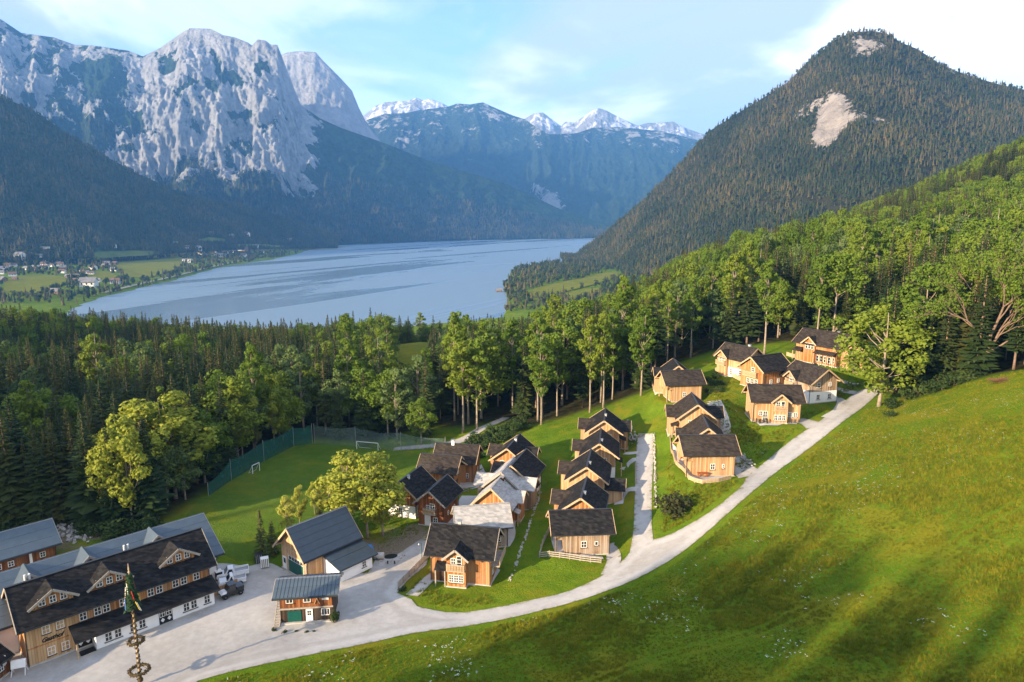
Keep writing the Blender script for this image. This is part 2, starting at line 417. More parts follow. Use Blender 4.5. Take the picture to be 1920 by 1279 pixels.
# ---------------------------------------------------------------- terrain
def axis(lo, hi, a, b, step, grow):
    mid = list(np.arange(a, b+1e-6, step)); s = step; up = [mid[-1]]
    while up[-1] < hi: s *= grow; up.append(up[-1]+s)
    s = step; dn = [mid[0]]
    while dn[-1] > lo: s *= grow; dn.append(dn[-1]-s)
    return np.array(dn[:0:-1] + mid + up[1:])
def grid_faces(nx, ny):
    i = np.arange(nx-1)[None, :] + (np.arange(ny-1)*nx)[:, None]; i = i.ravel()
    return np.stack([i, i+1, i+1+nx, i+nx], 1)
FOREST_FLOOR = []       # filled below, (polygon) in world x, y
def px_poly(pts): return np.array([tuple(ground(*p))[:2] for p in pts])

# ---------------------------------------------------------------- mountains
def rock_mat(name, rock_a, rock_b, wood_a, wood_b, texs=1.0, snow=False):
    m, nt, b = new_mat(name); t = NT(nt); p = t.pos()
    n1 = t.noise(p, 0.012*texs, 8, 0.68); n2 = t.noise(p, 0.05*texs, 6, 0.7)
    n3 = t.noise(p, 0.02*texs, 7, 0.65, sc=(1, 1, 0.22))
    rk = t.ramp(t.math('ADD', t.math('MULTIPLY', n3, 0.7), t.math('MULTIPLY', n2, 0.3)), [(0.36, rock_a), (0.62, rock_b)])
    wd = t.ramp(t.math('ADD', t.math('MULTIPLY', n2, 0.6), t.math('MULTIPLY', n1, 0.4)), [(0.38, wood_a), (0.62, wood_b)])
    a = t.attr('rock'); f = t.math('ADD', a, t.math('MULTIPLY', t.math('SUBTRACT', t.math('ADD', t.math('MULTIPLY', n1, 0.5), t.math('MULTIPLY', n2, 0.5)), 0.5), 2.4))
    f = t.rng(f, 0.42, 0.58); c = t.mix(f, wd, rk)
    if snow:
        s = t.math('ADD', t.attr('snow'), t.math('MULTIPLY', t.math('SUBTRACT', t.math('ADD', t.math('MULTIPLY', n3, 0.6), t.math('MULTIPLY', n2, 0.4)), 0.5), 2.6))
        c = t.mix(t.rng(s, 0.45, 0.6), c, (0.66, 0.66, 0.68))
    mead = t.attr('meadow'); c = t.mix(mead, c, t.ramp(n1, [(0.4, (0.10, 0.15, 0.03)), (0.6, (0.17, 0.20, 0.05))]))
    t.l(c, b.inputs['Base Color']); b.inputs['Roughness'].default_value = 0.95; b.inputs['Specular IOR Level'].default_value = 0.05
    t.bump(t.math('ADD', t.math('MULTIPLY', n3, 1.4), n2), 1.0, 18.0/texs, b); return m

MEAD = {}
def mountain(name, sky_pts, base_pts, prof, nu, nv, mat, amp, seed, rockf, rough=0.004, gul=(26, 3), snowf=None, meadf=None, back=0.5, spur=0.0):
    """sky_pts: (px, py, depth) of the crest; base_pts: (px, depth, z) of the foot; surface between them, relief by noise"""
    S = np.array(sky_pts, float); B = np.array(base_pts, float)
    pxs = np.linspace(S[0, 0], S[-1, 0], nu)
    py = np.interp(pxs, S[:, 0], S[:, 1]); dd = np.interp(pxs, S[:, 0], S[:, 2])
    cr = np.array([at_d(a, b, c) for a, b, c in zip(pxs, py, dd)])
    bd = np.interp(pxs, B[:, 0], B[:, 1]); bz = np.interp(pxs, B[:, 0], B[:, 2])
    ft = np.stack([(pxs-CX)/FPX*bd, bd*0.985, bz], 1)
    arc = np.concatenate([[0], np.cumsum(np.hypot(np.diff(cr[:, 0]), np.diff(cr[:, 1])))]); L = arc[-1]
    hgt = np.maximum(cr[:, 2]-ft[:, 2], 5)
    cr[:, 2] += rough*hgt*(fbm(arc/(L*0.012), arc*0, 4, seed+5) + 0.6*ridged(arc/(L*0.03), arc*0, 4, seed+9))
    s = np.concatenate([np.linspace(0, 1, nv), 1 + np.linspace(0.04, 1, 10)*back])
    U, Sg = np.meshgrid(arc/L, s)
    base = ft[None] + (cr-ft)[None]*np.minimum(Sg, 1)[..., None]
    out = (cr-ft); out[:, 2] = 0; od = out/np.linalg.norm(out, axis=1, keepdims=True); wid = np.linalg.norm(out, axis=1)
    over = np.maximum(Sg-1, 0); base += od[None]*(over*wid[None])[..., None]
    h = prof(np.minimum(Sg, 1), U)
    Z = ft[None, :, 2] + hgt[None]*h - over*hgt[None]*0.9
    taper = np.sin(np.clip(Sg, 0, 1)*math.pi)**0.55*np.where(Sg > 1, 0, 1)
    wob = fbm(U*7, Sg*2, 3, seed+40)*0.05
    g = ridged(U*gul[0]+wob*gul[0]*0.6, Sg*gul[1], 6, seed, 0.52); g2 = fbm(U*gul[0]*1.6, Sg*gul[1]*4, 6, seed+70, 0.64)
    k = np.minimum(hgt, hgt.max()*0.8)[None]*amp
    hf = fbm(U*gul[0]*6, Sg*gul[1]*9, 5, seed+55, 0.62)
    disp = (g*0.62 + g2*0.60 + hf*0.22)*k*taper
    if spur: disp = disp + ridged(U*gul[0]*0.28+wob*3, Sg*0.8, 3, seed+90)*k*spur*taper
    P = base.copy(); P[..., 2] = Z + disp*0.55
    P[..., :2] -= od[None, :, :2]*(disp*0.8)[..., None]
    rk = rockf(U, np.clip(Sg, 0, 1), pxs[None]+0*U, g, g2)
    at = {'rock': rk, 'snow': snowf(U, np.clip(Sg, 0, 1), pxs[None]+0*U, g, g2) if snowf else rk*0, 'meadow': meadf(U, Sg, pxs[None]+0*U, g, g2) if meadf else rk*0}
    MEAD[name] = at['meadow']
    me = mesh_np(name, P.reshape(-1, 3), grid_faces(nu, len(s)), mat, True, at)
    o = link(name, me); tag(o, kind='structure')
    return o, P, rk

ROCK = dict(a=(0.17, 0.18, 0.19), b=(0.37, 0.375, 0.38))
WOOD = dict(a=(0.012, 0.024, 0.012), b=(0.035, 0.062, 0.022))
mrockA = rock_mat('limestone_massif', ROCK['a'], ROCK['b'], WOOD['a'], WOOD['b'], 0.5)
mrockB = rock_mat('distant_range', (0.17, 0.17, 0.165), (0.36, 0.35, 0.33), WOOD['a'], (0.04, 0.06, 0.025), 0.35, snow=True)
mrockS = rock_mat('rock_slab', (0.22, 0.23, 0.24), (0.38, 0.385, 0.39), WOOD['a'], WOOD['b'], 0.5)
mrockC = rock_mat('wooded_slope', (0.2, 0.2, 0.18), (0.35, 0.34, 0.3), (0.012, 0.022, 0.010), (0.040, 0.064, 0.022), 1.2)
mrockD = rock_mat('wooded_peak', (0.24, 0.215, 0.19), (0.44, 0.39, 0.34), (0.018, 0.022, 0.010), (0.060, 0.056, 0.022), 1.6)

def gauss(px, s, c, w, cs, ws): return np.exp(-((px-c)/w)**2 - ((s-cs)/ws)**2)
def profA(s, u):
    k = 0.47
    return np.where(s < k, 0.30*(s/k)**1.05, 0.30 + 0.70*((np.maximum(s-k, 0))/(1-k))**0.92)
def rockA(u, s, px, g, g2):
    main = sstep(px, 150, 330)*(1-sstep(px, 560, 640)); left = 1-sstep(px, 200, 330)
    r = 0.05 + main*(0.95*sstep(s, 0.34, 0.56)) + left*(0.12 + 0.26*sstep(s, 0.35, 0.6) + 0.25*g2)
    r += gauss(px, s, 60, 70, 0.8, 0.3)*0.35
    r -= gauss(px, s, 230, 80, 0.75, 0.25)*0.35 + gauss(px, s, 360, 40, 0.78, 0.06)*0.5 + gauss(px, s, 350, 40, 0.46, 0.07)*0.5
    r += gauss(px, s, 270, 60, 0.47, 0.08)*0.8 + gauss(px, s, 330, 50, 0.38, 0.05)*0.5
    r += gauss(px, s, 435, 18, 0.40, 0.05)*0.5 + gauss(px, s, 540, 14, 0.36, 0.12)*0.45
    r -= sstep(px, 540, 640)*0.2
    veg = sstep(fbm(u*46+s*5, s*15, 5, 401), .08, .40)*(.55 - .25*sstep(s, .85, 1))
    return r - veg + 0.34*g2 + 0.12*g + .18*fbm(u*90, s*30, 4, 402)
massif, PA, RA = mountain('limestone_massif',
    [(-420,60,4300),(-200,10,4400),(-60,20,4500),(0,35,4500),(40,62,4500),(100,70,4550),(140,84,4600),(180,86,4600),(240,95,4600),(268,106,4600),(300,90,4550),(340,62,4500),(355,53,4500),(395,54,4500),(418,66,4450),(440,70,4450),(465,80,4450),(473,86,4450),(482,74,4400),(498,76,4400),(508,84,4400),(520,84,4400),(528,104,4400),(545,150,4400),(565,198,4350),(600,222,4400),(640,240,4400),(720,268,4500),(800,300,4700),(900,330,4900),(950,345,5000),(1050,392,5200),(1120,415,5300),(1180,424,5400)],
    [(-420,2700,40),(0,2900,30),(300,3100,5),(600,3500,3),(860,4400,3),(1000,4750,3),(1180,5050,3)],
    profA, 760, 260, mrockA, 0.11, 3, rockA, 0.004, (38, 3.4), spur=0.3)
slab_m, PS, RS = mountain('rock_slab_peak',
    [(470,130,5600),(515,108,5600),(540,98,5600),(565,96,5600),(592,98,5600),(604,112,5600),(640,148,5600),(660,170,5600),(672,200,5600),(690,236,5600),(712,262,5600),(735,300,5600),(760,340,5600)],
    [(470,4900,250),(760,4900,250)], lambda s, u: s**0.9, 120, 110, mrockS, 0.05, 11, lambda u, s, px, g, g2: 0.95+0.15*g2, 0.003, (9, 1.5))
def rockB(u, s, px, g, g2):
    r = 0.04 + 0.36*sstep(s, 0.66, 0.97) + 0.32*g2
    r += gauss(px, s, 1030, 28, 0.36, 0.10)*0.75 + gauss(px, s, 935, 25, 0.38, 0.06)*0.55 + gauss(px, s, 990, 20, 0.47, 0.08)*0.4 + gauss(px, s, 760, 40, 0.72, 0.16)*0.3
    return r
range_m, PB, RB = mountain('wooded_range',
    [(640,250,7800),(690,224,7800),(720,214,7800),(760,212,7800),(790,206,7800),(840,200,7800),(858,194,7800),(880,196,7800),(905,192,7800),(930,203,7800),(960,216,7800),(985,224,7700),(1004,238,7400),(1030,252,7200),(1080,250,7600),(1110,240,7900),(1160,238,8000),(1200,242,8000),(1240,246,8000),(1290,258,8000),(1330,268,8000),(1420,300,8000)],
    [(640,5500,40),(860,5500,15),(1120,5300,8),(1420,5600,60)], lambda s, u: 0.28*s + 0.72*s**1.7, 360, 150, mrockB, 0.085, 23, rockB, 0.004, (22, 2.2), spur=1.1)
range_f, PF, RF = mountain('snowy_range',
    [(660,232,9600),(688,212,9600),(705,198,9600),(722,192,9600),(745,190,9600),(766,189,9600),(780,183,9600),(792,188,9600),(805,185,9600),(830,194,9600),(850,205,9600),(900,215,9600),(960,226,9600),(985,222,9600),(1002,212,9600),(1018,211,9600),(1038,226,9600),(1052,236,9600),(1060,228,9600),(1076,230,9600),(1098,216,9600),(1112,206,9600),(1124,203,9600),(1138,208,9600),(1165,222,9600),(1195,236,9600),(1212,231,9800),(1240,230,9800),(1262,228,9800),(1290,242,9800),(1320,252,9800),(1380,280,9800)],
    [(660,8300,500),(1380,8300,500)], lambda s, u: s, 420, 60, mrockB, 0.10, 31, lambda u, s, px, g, g2: 0.9+0.2*g2, 0.006, (40, 2),
    snowf=lambda u, s, px, g, g2: 0.0 + 0.38*sstep(s, 0.3, 0.9) + 0.6*g2 + 0.30*g)
def profC(s, u): return s**1.15
slope_l, PC, RC = mountain('wooded_slope_left',
    [(-560,-60,2200),(-300,60,2250),(-100,140,2300),(0,180,2350),(60,206,2400),(150,266,2450),(250,322,2600),(350,366,2750),(450,386,2950),(520,404,3100),(580,424,3200),(640,446,3300)],
    [(-560,1300,20),(0,1750,30),(200,1950,30),(300,2150,28),(400,2450,25),(500,2800,18),(640,3220,4)],
    profC, 260, 110, mrockC, 0.05, 41, lambda u, s, px, g, g2: 0.0*s+0.02, 0.003, (18, 2.5), spur=0.8,
    meadf=lambda u, s, px, g, g2: sstep(gauss(px, s, 492, 55, .10, .055)+gauss(px, s, 405, 30, .22, .06)+gauss(px, s, 250, 70, .03, .05)+.12*g2, .35, .55))
def rockD(u, s, px, g, g2):
    r = 0.05 + 0.10*sstep(s, 0.85, 1.0) + 0.12*g2
    r += gauss(px, s, 1560, 36, 0.60, 0.075)*1.0 + gauss(px, s, 1545, 34, 0.50, 0.06)*0.7 + gauss(px, s, 1640, 60, 0.535, 0.02)*0.6 + gauss(px, s, 1500, 30, 0.70, 0.05)*0.45
    r += sstep(fbm(u*26, s*12, 5, 411), .22, .5)*(.12+.38*sstep(s, .6, 1))*sstep(px, 1430, 1520)
    r += gauss(px, s, 1620, 45, 0.90, 0.09)*0.5 + gauss(px, s, 1250, 10, 0.45, 0.10)*0.3
    return r
slope_r, PD, RD = mountain('wooded_peak_right',
    [(1050,500,2500),(1068,492,2450),(1090,470,2400),(1130,440,2300),(1200,382,2150),(1280,302,2050),(1330,246,2000),(1400,202,1950),(1440,178,1900),(1480,152,1880),(1510,120,1850),(1545,92,1830),(1570,72,1820),(1600,60,1800),(1640,58,1800),(1668,66,1800),(1690,80,1800),(1720,92,1800),(1760,118,1800),(1800,136,1800),(1830,146,1800),(1880,160,1800),(1920,168,1800),(2000,186,1800),(2160,230,1800),(2400,300,1800)],
    [(1050,2440,1),(1100,2180,3),(1200,1500,20),(1400,1150,40),(1700,1000,50),(2400,900,80)],
    lambda s, u: 0.9*s + 0.1*s*s, 340, 150, mrockD, 0.045, 53, rockD, 0.004, (20, 2.4), spur=0.7)

# ---------------------------------------------------------------- lake
def water_mat():
    m, nt, b = new_mat('lake_water'); t = NT(nt); p = t.pos()
    b.inputs['Base Color'].default_value = (0.15, 0.225, 0.29, 1); b.inputs['IOR'].default_value = 1.33
    b.inputs['Specular IOR Level'].default_value = 0.7
    # long calm lanes between wind-ruffled water, drawn out along the lake
    mp = t.n('ShaderNodeMapping'); mp.inputs['Rotation'].default_value = (0, 0, R(-62)); t.l(p, mp.inputs[0])
    lanes = t.noise(mp.outputs[0], 0.0016, 6, 0.55, sc=(0.30, 3.0, 1), dist=1.2)
    calm = t.rng(lanes, 0.50, 0.58)
    t.l(t.math('ADD', t.math('MULTIPLY', calm, -0.34), 0.50), b.inputs['Roughness'])
    w1 = t.noise(p, 0.25, 4, 0.6, sc=(1, 2.2, 1)); w2 = t.noise(p, 0.03, 4, 0.6)
    bp = t.n('ShaderNodeBump'); bp.inputs['Distance'].default_value = 0.6; t.l(t.math('ADD', w1, t.math('MULTIPLY', w2, 1.5)), bp.inputs['Height'])
    t.l(t.math('ADD', t.math('MULTIPLY', calm, -0.62), 0.75), bp.inputs['Strength'])
    t.l(bp.outputs[0], b.inputs['Normal']); return m
lp = [Vector((x, y)) for x, y in ((-1400, 500), (900, 500), (900, 5400), (-1400, 5400))]
lake_me = mesh_np('lake', np.array([(p.x, p.y, 0.0) for p in lp]), [(0, 1, 2, 3)], water_mat(), False)
tag(link('lake', lake_me), kind='structure')

# far valley floor round the lake
VX = axis(-5200, 4200, -1300, 500, 25, 1.06); VY = axis(880, 6200, 900, 2600, 25, 1.04)
vx, vy = np.meshgrid(VX, VY); vz = H0(vx, vy) - 0.6
vfor = sstep(fbm(vx/140, vy/140, 4, 77), -0.12, 0.10)
valley_me = mesh_np('valley_floor', np.stack([vx, vy, vz], -1).reshape(-1, 3), grid_faces(len(VX), len(VY)), M['grass'], True, {'forest': vfor*0.0, 'dirt': vfor*0})
tag(link('valley_floor', valley_me), kind='structure')
# ---------------------------------------------------------------- building materials
def board_mat(name, dark, mid, light, w=0.30, grey=(0.30, 0.27, 0.235), weather=0.35, horiz=False):
    """vertical boards: each with its own tone, dark joints, streaky weathering"""
    m, nt, b = new_mat(name); t = NT(nt); p = t.pos(True)
    s = t.n('ShaderNodeSeparateXYZ'); t.l(p, s.inputs[0])
    u = s.outputs['Z'] if horiz else t.math('ADD', s.outputs['X'], s.outputs['Y'])
    q = t.math('DIVIDE', u, w); cell = t.math('FLOOR', q); fr = t.math('FRACT', q)
    wn_ = t.n('ShaderNodeTexWhiteNoise', noise_dimensions='1D'); t.l(cell, wn_.inputs['W'])
    oi = t.n('ShaderNodeObjectInfo')
    g = t.noise(p, 1.3, 6, 0.65, sc=(2.5, 2.5, 0.35) if not horiz else (0.35, 0.35, 3.0))
    f = t.math('ADD', t.math('MULTIPLY', wn_.outputs['Value'], 0.50), t.math('MULTIPLY', g, 0.50))
    c = t.ramp(f, [(0.25, dark), (0.5, mid), (0.75, light)])
    wz = t.rng(t.noise(p, 0.35, 5, 0.65), 0.42, 0.66)
    c = t.mix(t.math('MULTIPLY', wz, weather), c, grey)
    joint = t.math('LESS_THAN', fr, 0.12); c = t.mix(t.math('MULTIPLY', joint, 0.6), c, tuple(v*0.35 for v in dark))
    t.l(c, b.inputs['Base Color']); b.inputs['Roughness'].default_value = 0.75; b.inputs['Specular IOR Level'].default_value = 0.2
    t.bump(t.math('SUBTRACT', g, t.math('MULTIPLY', joint, 1.5)), 0.5, 0.03, b); return m
M['wood_new'] = board_mat('pale_larch_boards', (0.36, 0.205, 0.095), (0.50, 0.305, 0.150), (0.62, 0.41, 0.22), 0.30, (0.42, 0.33, 0.24), 0.3)
M['wood_orange'] = board_mat('orange_larch_boards', (0.26, 0.10, 0.030), (0.43, 0.185, 0.060), (0.54, 0.28, 0.11), 0.30, (0.36, 0.25, 0.16), 0.45)
M['wood_grey'] = board_mat('weathered_boards', (0.21, 0.135, 0.08), (0.36, 0.25, 0.165), (0.46, 0.36, 0.27), 0.30, (0.38, 0.33, 0.28), 0.55)
M['wood_dark'] = board_mat('old_dark_boards', (0.020, 0.014, 0.010), (0.060, 0.040, 0.028), (0.13, 0.080, 0.045), 0.26, (0.11, 0.095, 0.08), 0.3)
M['wood_rust'] = board_mat('red_brown_boards', (0.14, 0.045, 0.016), (0.24, 0.085, 0.028), (0.33, 0.14, 0.05), 0.26, (0.07, 0.05, 0.035), 0.4)
M['beam'] = simple('pale_beam', (0.46, 0.33, 0.20), 0.7, 0.25, 4)
M['beam_grey'] = simple('weathered_beam', (0.34, 0.30, 0.25), 0.8, 0.25, 4)
M['beam_dark'] = simple('dark_beam', (0.07, 0.045, 0.03), 0.8, 0.25, 4)
M['plaster'] = simple('white_plaster', (0.86, 0.85, 0.83), 0.9, 0.05, 1.2)
M['concrete'] = simple('plinth_concrete', (0.45, 0.43, 0.40), 0.9, 0.15, 1.5)
M['white'] = simple('white_paint', (0.78, 0.77, 0.74), 0.5, 0.04, 3)
M['metal_dark'] = simple('dark_sheet_metal', (0.045, 0.047, 0.05), 0.45, 0.15, 4, metal=0.3)
M['metal_grey'] = simple('zinc_sheet', (0.30, 0.31, 0.32), 0.45, 0.15, 4, metal=0.4)
M['green_door'] = simple('dark_green_paint', (0.006, 0.075, 0.060), 0.45, 0.12, 3)
M['black'] = simple('black_paint', (0.014, 0.014, 0.016), 0.5, 0.2, 3)
def glass_mat():
    m, nt, b = new_mat('window_glass'); b.inputs['Base Color'].default_value = (0.025, 0.030, 0.035, 1)
    b.inputs['Roughness'].default_value = 0.08; b.inputs['Specular IOR Level'].default_value = 0.7; return m
M['glass'] = glass_mat()
def roof_mat(name, a, b_, c_, rough=0.85, row=0.32, col=0.5, moss=0.0, spec=0.08):
    """small slates laid in courses that follow the slope"""
    m, nt, b = new_mat(name); t = NT(nt); p = t.pos(True)
    s = t.n('ShaderNodeSeparateXYZ'); t.l(p, s.inputs[0])
    rz = t.math('DIVIDE', s.outputs['Z'], row*0.6); rf = t.math('FLOOR', rz); rr = t.math('FRACT', rz)
    cu = t.math('ADD', t.math('DIVIDE', t.math('ADD', s.outputs['X'], s.outputs['Y']), col), t.math('MULTIPLY', rf, 0.5)); cf = t.math('FLOOR', cu)
    cv = t.n('ShaderNodeCombineXYZ'); t.l(rf, cv.inputs[0]); t.l(cf, cv.inputs[1])
    w = t.n('ShaderNodeTexWhiteNoise', noise_dimensions='2D'); t.l(cv.outputs[0], w.inputs['Vector'])
    n1 = t.noise(p, 0.7, 6, 0.65); n2 = t.noise(p, 5.0, 4, 0.7)
    f = t.math('ADD', t.math('MULTIPLY', w.outputs['Value'], 0.34), t.math('ADD', t.math('MULTIPLY', n1, 0.46), t.math('MULTIPLY', n2, 0.2)))
    c = t.ramp(f, [(0.3, a), (0.5, b_), (0.7, c_)])
    if moss: c = t.mix(t.math('MULTIPLY', t.rng(t.noise(p, 0.5, 6, 0.7), 0.5, 0.7), moss), c, (0.10, 0.095, 0.05))
    t.l(c, b.inputs['Base Color']); b.inputs['Roughness'].default_value = rough; b.inputs['Specular IOR Level'].default_value = spec
    t.bump(t.math('SUBTRACT', t.math('MULTIPLY', w.outputs['Value'], 0.4), rr), 0.5, 0.03, b); return m
M['slate'] = roof_mat('dark_slates', (0.010, 0.010, 0.011), (0.018, 0.018, 0.019), (0.032, 0.030, 0.029))
M['slate_brown'] = roof_mat('brown_slates', (0.022, 0.018, 0.016), (0.034, 0.028, 0.025), (0.054, 0.044, 0.038), moss=0.25)
M['shingle'] = roof_mat('silver_shingles', (0.26, 0.255, 0.245), (0.34, 0.333, 0.32), (0.42, 0.412, 0.40), 0.7)
M['tin'] = simple('blue_grey_tin', (0.085, 0.115, 0.140), 0.42, 0.10, 0.9, metal=0.35, spec=0.5)
M['tin_dark'] = simple('dark_blue_tin', (0.050, 0.068, 0.085), 0.45, 0.12, 0.9, metal=0.35, spec=0.5)
M['stone'] = gravel_mat('field_stone', (0.22, 0.21, 0.195), (0.55, 0.53, 0.49))

# ---------------------------------------------------------------- building parts
_cache = {}
def window_mesh(w, h, mull, fmat, door=False):
    key = (round(w, 2), round(h, 2), mull, fmat)
    if key not in _cache:
        f = MB(); t = 0.08; d0, d1 = -0.07, 0.10
        f.box(-w/2, w/2, d0, d1, 0, t).box(-w/2, w/2, d0, d1, h-t, h)
        f.box(-w/2, -w/2+t, d0+.002, d1, t, h-t).box(w/2-t, w/2, d0+.002, d1, t, h-t)
        nx, nz = mull
        for i in range(1, nx): x = -w/2 + w*i/nx; f.box(x-.032, x+.032, d0+.01, d1, t, h-t)
        for i in range(1, nz): z = h*i/nz; f.box(-w/2+t, w/2-t, d0+.015, d1, z-.026, z+.026)
        s = MB(); s.box(-w/2-.10, w/2+.10, -.16, 0.02, -.09, -.005)
        g = MB(); g.box(-w/2+t*.5, w/2-t*.5, -.02, .05, t*.5, h-t*.5)
        _cache[key] = (f.mesh('window', M[fmat]), g.mesh('pane', M['glass']), s.mesh('sill', M['beam_dark']))
    return _cache[key]
ROT = {'F': 0.0, 'R': R(90), 'B': R(180), 'L': R(-90)}
def add_window(par, side, u, z, w, h, hx, hy, mull=(2, 2), fmat='white', sill=True, y=None, name='window'):
    fm, gm, sm = window_mesh(w, h, mull, fmat)
    loc = {'F': (u, -hy, z), 'B': (-u, hy, z), 'R': (hx, u, z), 'L': (-hx, -u, z)}[side] if y is None else y
    o = link(name, fm, par, loc, (0, 0, ROT[side])); link('pane', gm, o)
    if sill: link('sill', sm, o)
    return o
def door_mesh(w, h, mat, panes=False):
    key = ('door', round(w, 2), round(h, 2), mat, panes)
    if key not in _cache:
        f = MB(); f.box(-w/2, w/2, -.05, .06, 0, h)
        for i in (0, 1): f.box(-w/2+.12+i*(w/2-.04), -.08+i*(w/2-.04), -.075, -.049, .15, h*.42)
        g = MB(); f.box(-w/2-.08, -w/2, -.09, .06, 0, h+.08).box(w/2, w/2+.08, -.09, .06, 0, h+.08).box(-w/2, w/2, -.09, .06, h, h+.08)
        k = MB(); k.box(w*.34, w*.42, -.11, -.05, h*.48, h*.51)
        _cache[key] = (f.mesh('door', M[mat]), k.mesh('handle', M['metal_grey']))
    return _cache[key]
def add_door(par, side, u, z, w, h, hx, hy, mat='beam_dark', glazed=False):
    dm, km = door_mesh(w, h, mat); loc = {'F': (u, -hy, z), 'B': (-u, hy, z), 'R': (hx, u, z), 'L': (-hx, -u, z)}[side]
    o = link('door', dm, par, loc, (0, 0, ROT[side])); link('handle', km, o)
    if glazed:
        g = MB(); g.box(-w*.34, w*.34, -.07, -.045, h*.5, h*.9); link('pane', g.mesh('pane', M['glass']), o)
    return o
def prof_x(mb, x0, x1, pts, mi=0):
    """pts: outline in (y, z), extruded along x"""
    n = len(pts); b = [(x0, y, z) for y, z in pts] + [(x1, y, z) for y, z in pts]
    f = [tuple(range(n-1, -1, -1)), tuple(range(n, 2*n))] + [(i, (i+1) % n, n+(i+1) % n, n+i) for i in range(n)]
    mb.poly(b, f, mi)
def prof_y(mb, y0, y1, pts, mi=0):
    n = len(pts); b = [(x, y0, z) for x, z in pts] + [(x, y1, z) for x, z in pts]
    f = [tuple(range(n)), tuple(range(2*n-1, n-1, -1))] + [(i, n+i, n+(i+1) % n, (i+1) % n) for i in range(n)]
    mb.poly(b, f, mi)
def gable_roof(mb, a0, a1, half, zr, tan, t=0.2, axis='x', c=0.0):
    """two slopes as one solid; ridge underside at height zr along the axis, at cross position c"""
    ze = zr - half*tan; e = 0.0
    q = [(c-half, ze), (c, zr), (c+half, ze), (c+half, ze+t), (c, zr+t*1.12), (c-half, ze+t)]
    n = 6
    if axis == 'x': b = [(a0, y, z) for y, z in q] + [(a1, y, z) for y, z in q]
    else: b = [(y, a0, z) for y, z in q] + [(y, a1, z) for y, z in q]
    caps = [(0, 1, 4, 5), (1, 2, 3, 4)]
    f = [tuple(reversed(k)) for k in caps] + [tuple(i+n for i in k) for k in caps] + [(i, (i+1) % n, n+(i+1) % n, n+i) for i in range(n)]
    if axis == 'y': f = [tuple(reversed(k)) for k in f]
    mb.poly(b, f)
def verge(root, mat, a, half, zr, tan, t=0.2, axis='x', c=0.0, w=0.07, h=0.30):
    """barge boards up the two slopes of a gable end"""
    for s in (-1, 1):
        mb = MB()
        p0 = (c + s*(half+0.02), zr - (half+0.02)*tan + t*.5); p1 = (c, zr + t*.5 + .02)
        A = (a, *p0) if axis == 'x' else (p0[0], a, p0[1]); B = (a, *p1) if axis == 'x' else (p1[0], a, p1[1])
        mb.bar(A, B, w, h); mb.build('bargeboard', mat, root)

